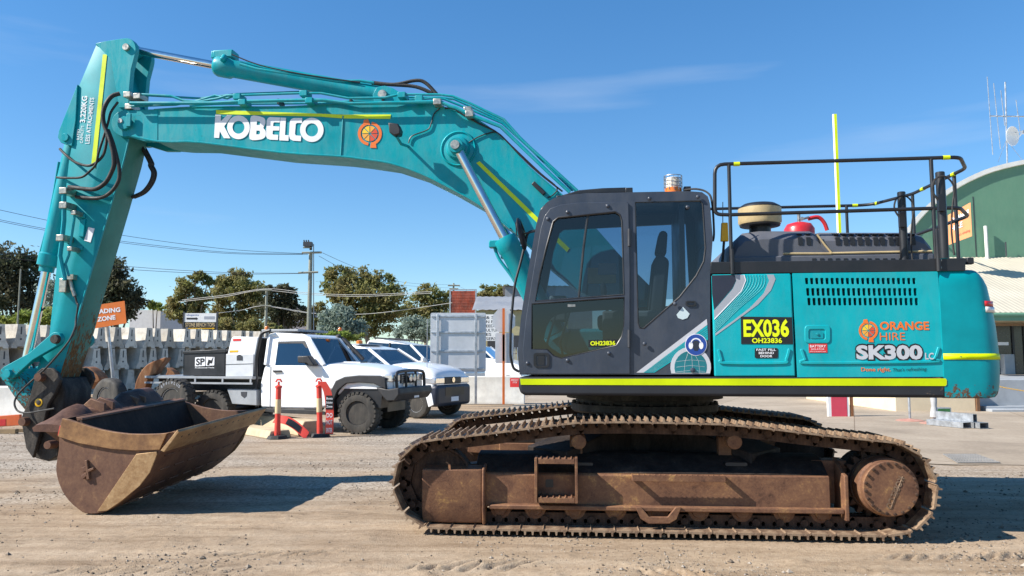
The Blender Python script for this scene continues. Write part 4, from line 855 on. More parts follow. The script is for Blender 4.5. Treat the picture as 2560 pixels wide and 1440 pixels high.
# hydraulic pipes along the boom
P1 = z5([(-78, 700), (10, 720), (60, 740)])
pipes = [([(355, 236), (428, 240), (460, 252), (500, 254)]+z5([(180, 745), (270, 717), (370, 713), (1030, 691), (1210, 692), (1480, 742), (1850, 737), (2000, 703), (2130, 705), (2400, 706)])+z9([(620, 215), (735, 262), (960, 370), (1080, 505), (1450, 845)]), -.31, .015),
         ([(325, 266), (440, 262), (500, 250)]+z5([(150, 715), (270, 745), (360, 712)]), -.27, .013),
         ([(325, 258), (450, 258)]+z5([(150, 790), (430, 775), (1100, 760), (1240, 762), (1500, 796), (2400, 776), (2500, 822)])+z9([(640, 292), (740, 340), (940, 418), (1110, 582), (1280, 745), (1400, 855)]), -.34, .021),
         (z5([(-100, 815), (160, 800), (640, 798), (1220, 792), (1500, 770), (2000, 765), (2300, 745), (2440, 750)])+z9([(740, 305), (950, 395), (1120, 550), (1420, 845)]), -.06, .014),
         ([(360, 238), (500, 246)]+z5([(370, 700), (1030, 678), (1210, 680), (1480, 730), (2400, 735)])+z9([(630, 235), (960, 385), (1440, 850)]), .14, .014)]
for px, w, r in pipes: hose(px, w, r, 'hydraulic_pipe', TEAL, BOOM, 1, 8)
for px, py, w in ((594, 241, -.31), (760, 233, -.31), (607, 255, -.34), (774, 251, -.34), (1005, 237, -.31), (1048, 246, -.31), (1094, 254, -.34), (1170, 274, -.31), (1174, 284, -.34), (320, 236, -.32), (345, 240, -.31), (324, 266, -.25)):
    a = UF.p3(px, py, w); q = MB(); q.box(a.x-.045, a.x+.045, w-.03, w+.14, a.z-.04, a.z+.028); q.build('pipe_clamp', FITTING if px < 400 or px > 1090 else TEAL, BOOM, bevel=.006)
for px in (700, 880, 960): 
    a = UF.p3(px, 257, -.16); q = MB(); q.box(a.x-.012, a.x+.012, -.22, -.05, a.z-.03, a.z+.03); q.build('pipe_clamp', BLACK, BOOM)
# cylinder hoses on top, wiring, lamp
for pts in ([(930, 206), (985, 211), (1040, 201), (1065, 208), (1092, 236)], [(930, 209), (985, 212), (1040, 217), (1080, 233)]): hose(pts, -.05, .022, 'hose', RUBBER, BOOM)
hose(z5([(2400, 842), (2340, 900), (2310, 1000), (2270, 1060), (2120, 1120), (2085, 1190)]), -.265, .007, 'cable', BLACK, BOOM); hose(z9([(710, 535), (780, 490), (860, 460), (920, 460), (1010, 545), (1200, 725), (1310, 820), (1290, 870), (1250, 890)]), -.262, .007, 'cable', BLACK, BOOM)
hose(z5([(2450, 840), (2540, 852)])+z9([(700, 345), (800, 400), (930, 470), (1150, 690), (1350, 850)]), -.255, .010, 'cable', BLACK, BOOM)
a = UF.p3(987, 326, -.50); q = MB(); q.prism(Us([(973, 309), (998, 312), (1004, 326), (1002, 338), (988, 342), (976, 334)], -.5), -.55, -.43); LP = q.build('work_lamp', BLACK, BOOM, bevel=.012)
q = MB(); q.tube([UF.p3(992, 342, -.5), UF.p3(1003, 360, -.42), UF.p3(1020, 366, -.25)], .016, 8); q.build('lamp_bracket', TEAL, LP)
q = MB(); q.prism(Us(z9([(1145, 805), (1165, 785), (1240, 860), (1222, 880)]), -.25), -.29, -.25); q.build('junction_box', BLACK, BOOM, bevel=.006)
# boom cylinders
for s_ in (-1, 1):
    w = s_*.46; off = 0
    A0 = Vector((U(1142, 368, -.46)[0], w, U(1142, 368, -.46)[1])); A1 = Vector((U(1262, 597, -.46)[0], w, U(1262, 597, -.46)[1])); d = (A1-A0).normalized(); A2 = A0+d*2.35
    q = MB(); q.lathe([(.125, 0), (.13, .02), (.13, .13), (.118, .15), (.118, (A2-A1).length)], A1, d, 28); BC = part(q, 'boom_cylinder', TEAL, sharp=40)
    q = MB(); q.cyl(A0+d*.05, A1+d*.01, .052, n=20); q.build('rod', CHROME, BC)
    q = MB(); q.lathe([(.08, -.09), (.085, -.08), (.085, .08), (.08, .09)], A0, (0, 1, 0), 24); q.build('rod_eye', TEAL, BC); q = MB(); q.cyl((A0.x, w-.115, A0.z), (A0.x, w+.2, A0.z), .05, n=18); q.build('pin', FITTING, BC)
    q = MB(); q.tube(fillet([A1+d*.05+Vector((-.15, s_*.0, 0)), A1+d*.2+Vector((-.17, 0, -.03)), A1+d*.45+Vector((-.125, 0, -.02)), A2+Vector((-.12, 0, 0))], .08), .018, 8); q.build('hydraulic_pipe', TEAL, BC)
    q = MB(); q.box(A1.x-.17, A1.x-.05, w-.05, w+.05, A1.z-.10, A1.z-.02); q.build('port_block', TEAL, BC, bevel=.01)
# arm cylinder
B0 = UF.p3(330, 124, 0); B1 = UF.p3(540, 164, 0); B2 = UF.p3(952, 238, 0); d = (B2-B1).normalized()
q = MB(); q.lathe([(.085, -.01), (.115, .01), (.13, .05), (.13, .20), (.11, .24), (.108, (B2-B1).length)], B1, d, 28); AC = part(q, 'arm_cylinder', TEAL, sharp=40)
q = MB(); q.cyl(B0-d*.03, B1, .05, n=20); q.build('rod', CHROME, AC)
q = MB(); q.lathe([(.085, -.115), (.085, .115)], B0, (0, 1, 0), 22); q.build('rod_eye', TEAL, AC)
q = MB(); a = B1+d*.12; q.box(a.x-.12, a.x+.14, -.09, .09, a.z+.09, a.z+.19); q.box(a.x-.16, a.x-.08, -.06, .06, a.z+.10, a.z+.20); q.cyl((a.x+.05, -.10, a.z+.1), (a.x+.05, -.16, a.z+.02), .035, n=10); q.build('port_block', TEAL, AC, bevel=.015, sub='port_fitting')
hose([(600, 160), (640, 172), (720, 184), (845, 203), (902, 202), (935, 207)], -.10, .018, 'hydraulic_pipe', TEAL, AC, 1); hose([(590, 163), (720, 190), (850, 210), (915, 204)], .04, .016, 'hydraulic_pipe', TEAL, AC, 1); hose([(580, 136), (650, 163), (760, 186), (900, 206)], -.12, .008, 'cable', BLACK, AC, 3)
for w in (-.17, .17):
    q = MB(); q.prism(Us([(940, 265), (935, 240), (945, 222), (965, 218), (985, 224), (1020, 245), (1035, 262)], -.14), w-.025, w+.025); q.build('cylinder_bracket', TEAL, BOOM, bevel=.006)
pin(957, 237, -.2, .055, FITTING, AC)
# arm
ARM_F = worn('arm_inner_paint', (.055, .25, .22), (.075, .045, .025), 2, 1.25, 3.3, .5, 10, (2.4, 2.4, .4), (.20, .12, .05), (.60, .635))
ARM_M = worn('arm_paint', (.0, .30, .345), (.055, .035, .022), 2, 1.0, 2.2, .50, 26, thr=(.64, .67))
body = [(241, 111), (287, 132), (295, 147), (305, 190), (317, 230), (326, 300), (322, 347), (310, 400), (277, 515), (240, 640), (207, 750), (185, 830), (160, 905), (143, 962), (128, 976), (108, 978), (90, 962), (87, 935), (100, 900), (118, 870), (124, 831), (135, 725), (147, 615), (160, 515), (172, 405), (180, 360), (185, 285), (195, 220)]
o = Us(body, -.18); n = len(o); q = MB()
q.add([(a, -.18, b_) for a, b_ in o]+[(a, .18, b_) for a, b_ in o], [tuple(range(n)), tuple(range(2*n-1, n-1, -1))])
for i in range(n): q.add([(o[i][0], -.18, o[i][1]), (o[i][0], .18, o[i][1]), (o[(i+1) % n][0], .18, o[(i+1) % n][1]), (o[(i+1) % n][0], -.18, o[(i+1) % n][1])], [(0, 1, 2, 3)], 1 if 5 <= i <= 13 else 0)
me = q.mesh('arm', [ARM_M, ARM_F]); bm = bmesh.new(); bm.from_mesh(me); bmesh.ops.remove_doubles(bm, verts=bm.verts, dist=1e-5); bmesh.ops.recalc_face_normals(bm, faces=bm.faces); bm.to_mesh(me); bm.free()
ARM = put('arm', me, EX, (0, 0, 0), ru, .005)
for w0, w1 in ((-.20, -.125), (.125, .20)):
    q = MB(); q.prism(Us([(241, 110), (262, 105)]+smooth([(300, 99), (322, 97), (336, 105), (342, 122), (338, 145)], 3)+[(330, 175), (325, 230), (324, 270), (300, 270), (280, 150)], -.18), w0, w1); q.build('arm_ear', TEAL, ARM, bevel=.005)
    q = MB(); q.prism(Us([(196, 212), (150, 328), (147, 345), (155, 358), (182, 366), (192, 300)], -.18), w0, w1); q.build('cylinder_lug', TEAL, ARM, bevel=.005)
pin(317, 119, -.20, .045, FITTING, ARM); pin(164, 344, -.20, .05, TEAL, ARM, .02)
lip([(241, 111), (287, 132), (295, 147), (305, 190), (317, 230)], -.182, .012, ARM); lip([(322, 347), (310, 400), (277, 515), (240, 640), (207, 750), (185, 830)], -.182, .010, ARM)
decal([(257, 136), (267.5, 136), (238, 421), (228, 412)], -.185, 'reflective_stripe', YEL, ARM)
def vtext(s, a, b_, h, bold=.0):
    p0 = U(*zA([a])[0], -.1845); p1 = U(*zA([b_])[0], -.1845); hh = U(100, 100, -.1845)[0]-U(100-h/4, 100, -.1845)[0]
    q = MB(); text_on(q, s, p0, p1, hh, -.1845, bold=bold); q.build('lettering', WHITE_D, ARM, flip=False)
vtext('RATED', (795, 1155), (800, 1052), 28); vtext('CAPACITY:', (828, 1190), (838, 1010), 30); vtext('3,220KG', (848, 985), (872, 720), 50, .02); vtext('LESS ATTACHMENTS', (892, 1197), (942, 737), 42, .01)
q = MB(); q.prism(Us(zB([(885, 672), (945, 685), (905, 825), (842, 805)]), -.184), -.186, -.18); q.build('instruction_sticker', WHITE_D, ARM)
# arm pipework
hose(zB([(640, 290), (640, 420), (640, 600), (620, 800), (600, 960), (650, 1200)]), -.33, .026, 'hydraulic_pipe', TEAL, ARM, 1); hose(zB([(750, 530), (730, 680), (700, 880), (690, 950), (655, 1040), (690, 1160)]), -.30, .014, 'hydraulic_pipe', TEAL, ARM, 1)
for a in ((645, 455), (615, 780), (750, 530), (713, 890), (645, 310)):
    v = UF.p3(*zB([a])[0], -.33 if a[0] < 700 else -.30); q = MB(); r_ = .048 if a[0] < 700 else .032; q.box(v.x-r_, v.x+r_, v.y-.035, -.18, v.z-r_*.8, v.z+r_*.8); q.build('pipe_clamp', FITTING, ARM, bevel=.006)
q = MB(); q.prism(Us(zB([(800, 600), (855, 590), (835, 770), (785, 765)]), -.2), -.205, -.18); q.build('bracket', TEAL, ARM, bevel=.005)
for a in ((820, 560), (795, 880)):
    v = UF.p3(*zB([a])[0], -.2); q = MB(); q.box(v.x-.035, v.x+.035, -.2, -.18, v.z-.025, v.z+.025); q.build('bracket', TEAL, ARM, bevel=.004)
v = UF.p3(*zB([(640, 1250)])[0], -.23); q = MB(); q.box(v.x-.045, v.x+.045, -.26, -.18, v.z-.09, v.z+.08); q.build('shutoff_valve', FITTING, ARM, bevel=.008)
v = UF.p3(*zB([(720, 1170)])[0], -.23); q = MB(); q.box(v.x-.05, v.x+.03, -.25, -.18, v.z-.03, v.z+.03); q.tube([UF.p3(*p, -.22) for p in zB([(700, 1200), (720, 1280), (750, 1360)])], .022, 8); q.build('shutoff_valve', FITTING, ARM, sub='valve_stem')
hose(zB([(750, 1360), (770, 1430)])+z4([(810, -320), (860, -200)])[:0]+[(195, 765), (190, 800)]+z4([(750, 0), (690, 130), (560, 290), (440, 420), (250, 590), (170, 680), (145, 760), (180, 830), (270, 850), (400, 830), (545, 805)]), [-.23]*2+[-.24]*2+[-.3, -.34, -.36, -.38, -.38, -.38, -.4, -.42, -.45, -.5, -.6], .011, 'hose', RUBBER, ARM, 5)
for px, w, r in ((zA([(1200, 695), (1120, 722), (1060, 800), (1030, 900), (1042, 1010), (1090, 1130), (1130, 1280), (1140, 1400)])+zB([(1120, 110), (1060, 220), (960, 288), (860, 290), (690, 270)]), [-.26, -.3, -.33, -.36, -.36, -.36, -.36, -.35, -.34, -.33, -.31, -.28, -.23], .026),
                 (zA([(1180, 780), (1110, 880), (1080, 990), (1030, 1150), (985, 1290), (960, 1400)])+zB([(900, 110), (820, 170), (700, 180), (570, 175)]), [-.27, -.3, -.33, -.34, -.34, -.33, -.32, -.3, -.25, -.15], .014),
                 (zA([(1065, 1080), (1062, 1200), (1020, 1330), (900, 1415), (760, 1385), (660, 1310), (600, 1250)]), [-.33, -.33, -.32, -.3, -.27, -.23, -.15], .016),
                 (zA([(1080, 1060), (1130, 1190), (1180, 1380)])+zB([(1195, 130), (1180, 220), (1110, 320), (1000, 378), (860, 380), (760, 368)]), [-.33, -.34, -.34, -.33, -.32, -.3, -.27, -.24, -.22], .022)):
    hose(px, w, r, 'hose', RUBBER, ARM, 6, 10)
for w, dx in ((.12, 0), (.2, 14)):
    hose([(a+dx*.4, b_) for a, b_ in zA([(1400, 1200), (1450, 1290), (1500, 1390)])+zB([(1500, 60), (1530, 130), (1505, 225), (1430, 320), (1320, 372)])], w, .024, 'hose', RUBBER, ARM, 5)
# bucket cylinder
K0 = UF.p3(189, 344, 0); K1 = UF.p3(118, 668, 0); K2 = UF.p3(46, 933, 0); d = (K1-K0).normalized(); K2 = K0+(K1-K0)*((K2.z-K0.z)/(K1.z-K0.z))
q = MB(); q.lathe([(.06, -.06), (.10, .06), (.105, .12), (.105, (K1-K0).length-.18), (.122, (K1-K0).length-.16), (.122, (K1-K0).length-.02), (.085, (K1-K0).length), (.085, (K1-K0).length+.06)], K0, d, 26); KC = part(q, 'bucket_cylinder', TEAL, sharp=40)
q = MB(); q.cyl(K1, K2, .055, n=20); q.build('rod', CHROME, KC); q = MB(); q.lathe([(.09, -.13), (.09, .13)], K2, (0, 1, 0), 20); q.build('rod_eye', TEAL, KC)
hose(zB([(590, 20), (540, 330), (470, 680), (385, 1000)]), -.06, .016, 'hydraulic_pipe', TEAL, KC, 1)
hose([(112, 770), (90, 790), (78, 830), (76, 880), (85, 920)], .0, .012, 'hose', RUBBER, KC)
# links
LA = U(142, 848, -.27); LB = U(22, 934, -.27)
def bar2(a, b_, w0, w1, r0, r1, mid, name, mat, parent=None):
    A_, B_ = Vector(a), Vector(b_); d = (B_-A_).normalized(); n_ = Vector((-d.y, d.x)); L_ = (B_-A_).length; pts = []
    for t in range(-90, 91, 18): pts.append(B_+d*math.cos(R(t))*r1+n_*math.sin(R(t))*-r1) if False else pts.append(B_+(d*math.cos(R(t))+n_*math.sin(R(t)))*r1)
    pts.append(A_+d*(L_*.5)+n_*mid)
    for t in range(90, 271, 18): pts.append(A_+(d*math.cos(R(t))+n_*math.sin(R(t)))*r0)
    pts.append(A_+d*(L_*.5)-n_*mid)
    q = MB(); q.prism([(p.x, p.y) for p in pts], w0, w1); return part(q, name, mat, parent, bevel=.008)
LINK = bar2(LA, LB, -.30, -.235, .085, .095, .05, 'tipping_link', ARM_M); bar2(LA, LB, .235, .30, .085, .095, .05, 'tipping_link', ARM_M)
pin(142, 848, -.30, .055, HITCH, LINK, .05); pin(22, 934, -.30, .055, TEAL, LINK, .04)
q = MB(); v0 = Vector((LA[0], 0, LA[1])).lerp(Vector((LB[0], 0, LB[1])), .55); q.box(v0.x-.06, v0.x+.06, -.235, .235, v0.z-.045, v0.z+.045); q.build('cross_tube', TEAL, LINK)
BL = bar2(U(30, 945, -.22), U(82, 1015, -.22), -.23, .23, .10, .10, .11, 'bucket_link', ARM_M)
# quick hitch
hp = z4([(380, 440), (430, 400), (520, 400), (590, 450), (612, 520), (560, 650), (490, 760), (460, 900), (400, 1080), (340, 1300), (272, 1200), (236, 1000), (220, 920), (240, 850), (280, 780), (310, 680), (345, 560), (360, 500)])
q = MB(); q.prism(Us(hp, -.30), -.32, -.27); QH = part(q, 'quick_hitch', HITCH, bevel=.008)
q = MB(); q.prism(Us(hp, -.30), .27, .32); q.build('side_plate', HITCH, QH, bevel=.008)
q = MB(); q.prism(Us(z4([(400, 480), (600, 500), (650, 620), (640, 760), (600, 1000), (592, 1200), (580, 1280), (480, 1335), (345, 1300), (402, 1080), (462, 900), (480, 740)]), -.24), -.24, .24); q.build('hitch_body', HITCH, QH, bevel=.015)
for a, r_, m2 in (((425, 490), .052, BUCKETM), ((268, 933), .052, BUCKETM), ((545, 1160), .05, BUCKETM)):
    x, y = z4([a])[0]; pin(x, y, -.32 if a[0] < 500 else -.25, r_, m2, QH, .08 if a[0] < 500 else .12)
x, y = z4([(387, 745)])[0]; pin(x, y, -.32, .05, YELLOWM, QH, .006, 'hook_eye'); pin(x, y, -.324, .03, HITCH, QH, .006, 'hook')
q = MB(); v = UF.p3(160, 1000, 0); 
# ---------------------------------------------------------------- bucket
wn, wf = -1.24, 1.0
pn = U(447, 1063, wn); pf = U(661, 1017, wf); sh_ = (pf[0]-pn[0], pf[1]-pn[1])
def S(pts): return Us(pts, wn)
zfix = U(230, 1273, wn)[1]-.012
def at(p, w): t = (w-wn)/(wf-wn); return (p[0]+sh_[0]*t, w, p[1]+sh_[1]*t-zfix*(1-t)*1.0)
outer = [(436, 1078), (405, 1116), (380, 1153), (351, 1198), (304, 1243), (270, 1266), (245, 1273), (214, 1273), (197, 1263), (174, 1243), (155, 1215), (143, 1181), (141, 1153), (148, 1111), (149, 1080), (160, 1035)]
oS = S(smooth(outer, 2)); cx_ = sum(p[0] for p in oS)/len(oS); cz_ = S([(300, 1060)])[0][1]
iS = [(cx_+(a-cx_)*.955, cz_+(b_-cz_)*.955) for a, b_ in oS]
sec = oS+iS[::-1]; q = MB()
q.loft([[at(p, w) for p in sec] for w in (wn+.03, wn+.6, 0, wf-.6, wf-.03)]); BK = part(q, 'bucket', BUCKETM, bevel=.004)
rim = [(160, 1035), (197, 1046), (253, 1063), (323, 1074), (394, 1074), (422, 1071), (440, 1066)]
full = smooth(outer, 2)+smooth(rim, 2)[1:]
def slab(pts, w0, w1, name, mat, bevel=.004):
    o = S(pts); n = len(o); q = MB(); q.add([at(p, w0) for p in o]+[at(p, w1) for p in o], [tuple(range(n)), tuple(range(2*n-1, n-1, -1))]+[(i, n+i, n+(i+1) % n, (i+1) % n) for i in range(n)]); return q.build(name, mat, BK, bevel=bevel)
slab(full, wn, wn+.03, 'side_plate', BUCKETM); slab(full, wf-.03, wf, 'side_plate', BUCKETM)
q = MB(); q.loft([[at(p, w) for p in [(cx_+(a-cx_)*.95, cz_+(b_-cz_)*.95) for a, b_ in oS]] for w in (wn+.031, wf-.031)], closed=False, caps=False); q.build('shaded_inner_skin', BUCKET_SHADE, BK)  # added dark skin over the shell, inside shade painted in
band_ = smooth(rim, 2)[:-1]+[(420, 1073), (402, 1113), (340, 1115), (281, 1111), (197, 1096), (149, 1080)]
slab(band_, wn-.025, wn-.001, 'side_band', rust('bucket_band_steel', [(.085, .044, .028), (.18, .095, .05), (.30, .165, .075), (.42, .25, .115)], 2.0, .55, (1, 1, 1), .2, .15)); slab(band_, wf+.001, wf+.025, 'side_band', BUCKETM)
wp = [(343, 1124), (394, 1118), (395, 1125), (377, 1170), (351, 1204), (304, 1243), (270, 1265.6), (245, 1268)]
slab(wp, wn-.016, wn-.001, 'wear_plate', BUCKET_W); slab(wp, wf+.001, wf+.016, 'wear_plate', BUCKET_W)
bl = S([(447, 1063), (405, 1115), (414, 1119), (452, 1069)]); q = MB(); q.loft([[at(p, w) for p in bl] for w in (wn-.03, wn+.7, 0, wf+.03)]); BLD = q.build('cutting_edge', BUCKET_W, BK, bevel=.005)
c0 = Vector(S([(446, 1082)])[0]); e0 = Vector(bl[2]); e1 = Vector(bl[3]); hc = e0.lerp(e1, .68); dd = (e1-e0).normalized(); nn = Vector((dd.y, -dd.x))
for k in range(14):
    w = wn+.12+k*(wf-wn-.24)/13; p = at(tuple(hc), w); q = MB(); q.lathe([(.014, -.006), (.014, .0015)], p, (nn.x, 0, nn.y), 8); q.build('bolt_hole', BLACK, BLD)
for row in range(5):                                      # weld strips on the shell, row by row
    i = 3+row*2; a, b_ = oS[i], oS[i+1]; nrm = Vector((b_[1]-a[1], -(b_[0]-a[0]))).normalized(); nrm = nrm if (Vector(a)-Vector((cx_, cz_))).dot(nrm) > 0 else -nrm
    for k in range(7):
        w0 = wn+.15+k*.30+(row % 2)*.1; q = MB(); q.tube([Vector(at(a, w0))+Vector((nrm.x, 0, nrm.y))*.003, Vector(at(a, min(w0+.2, wf-.05)))+Vector((nrm.x, 0, nrm.y))*.003], .007, 6); q.build('weld_strip', BUCKETM, BK)
hz_ = [(-1.14, .02), (-1.08, .06), (-.95, .10), (-.80, .17), (-.66, .19), (-.62, .18), (-.58, .11), (-.45, .12), (-.3, .18), (-.1, .20), (-.04, .19), (.0, .13), (.1, .16), (.2, .24), (.5, .26), (.8, .26), (.88, .22), (.93, .10)]
base = S([(168, 1042)])[0]; q = MB(); secs = []
for w, h_ in hz_:
    secs.append([at((base[0]+du_, base[1]-.07+dz_), w) for du_, dz_ in ((-.06, -.06-min(.14, max(0, (w+1.0)*.4))), (-.055, -.01), (-.09, h_*.30), (-.17, h_*.72), (-.24, h_*.96), (-.30, h_), (-.37, h_*.80), (-.43, h_*.42), (-.47, -.02), (-.45, -.06-min(.24, max(0, (w+1.0)*.6))))])
q.loft(secs); q.build('tilt_housing', rust('housing_steel', [(.045, .024, .018), (.085, .044, .033), (.13, .068, .048), (.24, .14, .10)], 5, .62, (1, 1, 1), .3, .1), BK, sharp=45)
bp_ = S([(193, 1036), (199, 1039), (240, 1150), (228, 1155)]); q = MB(); q.loft([[at(p, w) for p in bp_] for w in (wn+.031, wf-.031)]); q.build('back_plate', BUCKET_SHADE, BK)
rp_ = S([(186, 1033), (201, 1036), (203, 1041), (188, 1043)]); q = MB(); q.loft([[at(p, w) for p in rp_] for w in (wn+.031, wf-.031)]); q.build('back_rim', BUCKETM, BK, bevel=.004)
for w in (-.42, -.25, .25, .42):
    o_ = [(base[0]-.42, base[1]-.42), (base[0]-.08, base[1]-.38), (base[0]-.10, base[1]+.10), (base[0]-.28, base[1]+.16), (base[0]-.44, base[1]+.02)]; n = len(o_); q = MB(); q.add([at(p, w-.02) for p in o_]+[at(p, w+.02) for p in o_], [tuple(range(n)), tuple(range(2*n-1, n-1, -1))]+[(i, n+i, n+(i+1) % n, (i+1) % n) for i in range(n)]); q.build('hitch_ear', BUCKETM, BK, bevel=.01)
em = S([(219, 1140), (223, 1139), (227, 1180), (222, 1190)]); 
for pts in ([(216, 1140), (222, 1139), (228, 1186), (221, 1188)], [(224, 1162), (238, 1157), (239, 1162), (225, 1169)], [(207, 1178), (222, 1168), (224, 1175), (212, 1187)], [(209, 1158), (217, 1154), (220, 1165), (213, 1170)]):
    slab(pts, wn-.03, wn-.0005, 'emblem_bar', BUCKETM)
slab([(146, 1078), (152, 1053), (158, 1056), (152, 1080)], wn-.012, wn+.03, 'warning_sticker', RED_D)
# ================================================================ yard: apron, barriers, signs, tyres
CONC = paint('pale_concrete', (.50, .46, .39), .9, .14, .35, (.30, .24, .17), scale=1.3, bump=.3, bscale=25)
CONC_W = paint('whitewashed_concrete', (.72, .70, .64), .85, .10, .30, (.36, .31, .24), scale=2, bump=.25, bscale=18)
CREAMW = paint('cream_wall_paint', (.70, .58, .40), .7, .06, .2, (.45, .36, .25), scale=1)
GALV = paint('galvanised_steel', (.50, .52, .54), .42, .14, metal=.75, scale=7)
GREYM = paint('grey_sheet', (.33, .35, .37), .5, .08); ALU = paint('aluminium_sheet', (.62, .63, .64), .45, .06, metal=.35, scale=2)
m, N, L, b = newmat('apron_concrete'); v = objvec(N, L); n1 = noise(N, L, .5, 7, .65, v); n2 = noise(N, L, 14, 7, .7, v)
br = N.new('ShaderNodeTexBrick'); br.inputs['Scale'].default_value = 1; br.inputs['Brick Width'].default_value = 4.2; br.inputs['Row Height'].default_value = 3.4; br.inputs['Mortar Size'].default_value = .012; br.offset = .0
rot = N.new('ShaderNodeMapping'); rot.inputs['Rotation'].default_value = (0, 0, R(24)); L.new(v, rot.inputs[0]); L.new(rot.outputs[0], br.inputs['Vector'])
br.inputs['Color1'].default_value = (1, 1, 1, 1); br.inputs['Color2'].default_value = (.88, .87, .86, 1); br.inputs['Mortar'].default_value = (.5, .45, .4, 1)
c = ramp(N, L, n1.outputs['Fac'], [(.3, (.27, .215, .155)), (.5, (.37, .30, .22)), (.7, (.44, .365, .275))]).outputs[0]
c = mixc(N, L, 1., c, br.outputs['Color'], 'MULTIPLY'); c = mixc(N, L, 1., c, ramp(N, L, n2.outputs['Fac'], [(.3, (.78, .76, .74)), (.6, (1, 1, 1))]).outputs[0], 'MULTIPLY')
L.new(c, b.inputs['Base Color']); b.inputs['Roughness'].default_value = .92; bumpn(N, L, b, n2.outputs['Fac'], .2, .006); APRON = m
e_ = [GP(2700, 1166), GP(2340, 1161), GP(2100, 1146), GP(1750, 1110), GP(1300, 1045)]
edge = smooth([(p.x, p.y) for p in e_], 6)
rr_ = random.Random(3); edge = [(x, y+rr_.uniform(-.06, .06)) for x, y in edge]
q = MB(); poly = edge+[(-.2, 24), (4, 60), (60, 60), (60, 11.5)]; q.add([(x, y, .012) for x, y in poly], [tuple(range(len(poly)))]); tag(q.build('concrete_apron', APRON), None, None, kind='structure')
# drain grate
g = [GP(2358, 1137, .016), GP(2440, 1137, .016), GP(2500, 1158, .016), GP(2395, 1158, .016)]
gr_ = empty('drain_grate', (g[0]+g[2])/2, 'galvanised drain grate set in the concrete beside the track', 'grate')
o0 = (g[0]+g[2])/2
def gl(s, t): a = g[0].lerp(g[1], s); b_ = g[3].lerp(g[2], s); return a.lerp(b_, t)-o0
q = MB(); q.add([gl(0, 0)-Vector((0, 0, .002)), gl(1, 0)-Vector((0, 0, .002)), gl(1, 1)-Vector((0, 0, .002)), gl(0, 1)-Vector((0, 0, .002))], [(0, 1, 2, 3)]); q.build('pit', paint('silted_pit', (.16, .13, .10), .9, .1), gr_)
for k in range(15):
    q = MB(); q.tube([gl(k/14, 0)+Vector((0, 0, .01)), gl(k/14, 1)+Vector((0, 0, .01))], .009, 4); q.build('bar', paint('dull_grate_steel', (.27, .26, .245), .7, .1), gr_)
for k in range(5):
    q = MB(); q.tube([gl(0, k/4)+Vector((0, 0, .012)), gl(1, k/4)+Vector((0, 0, .012))], .008, 4); q.build('cross_bar', MATS['dull_grate_steel'], gr_)
# ---------------------------------------------------------------- stacked precast barriers on the left
def barrier_mat():
    m, N, L, b = newmat('barrier_concrete'); oi = N.new('ShaderNodeObjectInfo'); v = objvec(N, L)
    c0 = ramp(N, L, oi.outputs['Random'], [(0, (.40, .37, .32)), (.45, (.55, .515, .45)), (1, (.68, .64, .56))]).outputs[0]
    mp = N.new('ShaderNodeVectorMath'); mp.operation = 'ADD'; L.new(v, mp.inputs[0]); cv = N.new('ShaderNodeCombineXYZ'); L.new(mathn(N, L, 'MULTIPLY', oi.outputs['Random'], 40.), cv.inputs[0]); L.new(cv.outputs[0], mp.inputs[1])
    n = noise(N, L, 3, 8, .72, mp.outputs[0]); c = mixc(N, L, ramp(N, L, n.outputs['Fac'], [(.46, (0, 0, 0)), (.72, (.75, .75, .75))]).outputs[0], c0, (.20, .165, .125))
    L.new(c, b.inputs['Base Color']); b.inputs['Roughness'].default_value = .9; bumpn(N, L, b, n.outputs['Fac'], .3, .01); return m
def barrier_mesh(L_=3.0):
    q = MB(); pr_ = [(-.29, 0), (-.295, .10), (-.20, .26), (-.145, .62), (-.135, .80), (.135, .80), (.145, .62), (.20, .26), (.295, .10), (.29, 0), (.12, 0), (.10, .06), (-.10, .06), (-.12, 0)]
    n = len(pr_); q.add([(0, a, z) for a, z in pr_]+[(L_, a, z) for a, z in pr_], [tuple(range(n)), tuple(range(2*n-1, n-1, -1))]+[(i, n+i, n+(i+1) % n, (i+1) % n) for i in range(n)])
    return q.mesh('concrete_barrier', [barrier_mat()])
bm_ = barrier_mesh()
sl = MB(); sl.box(-.004, .0, -.025, .025, .46, .72); slot_me = sl.mesh('joint_slot', DARK); sl = MB(); sl.lathe([(.036, -.004), (.036, 0)], (0, 0, .30), (1, 0, 0), 14); hole_me = sl.mesh('lifting_hole', DARK)
rowA, rowB = WP(-60, 868, 24.2), WP(690, 872, 37.5)          # row of barrier ends: start and end
dirr = Vector((rowB.x-rowA.x, rowB.y-rowA.y, 0)); Ltot = dirr.length; dirr.normalize(); ang0 = math.atan2(dirr.x, dirr.y)
rr_ = random.Random(5)
ORD = 'first second third fourth fifth sixth seventh eighth ninth tenth eleventh twelfth thirteenth fourteenth fifteenth sixteenth seventeenth eighteenth nineteenth twentieth twenty-first twenty-second twenty-third twenty-fourth twenty-fifth twenty-sixth twenty-seventh twenty-eighth'.split()
NB = int(Ltot/.66)
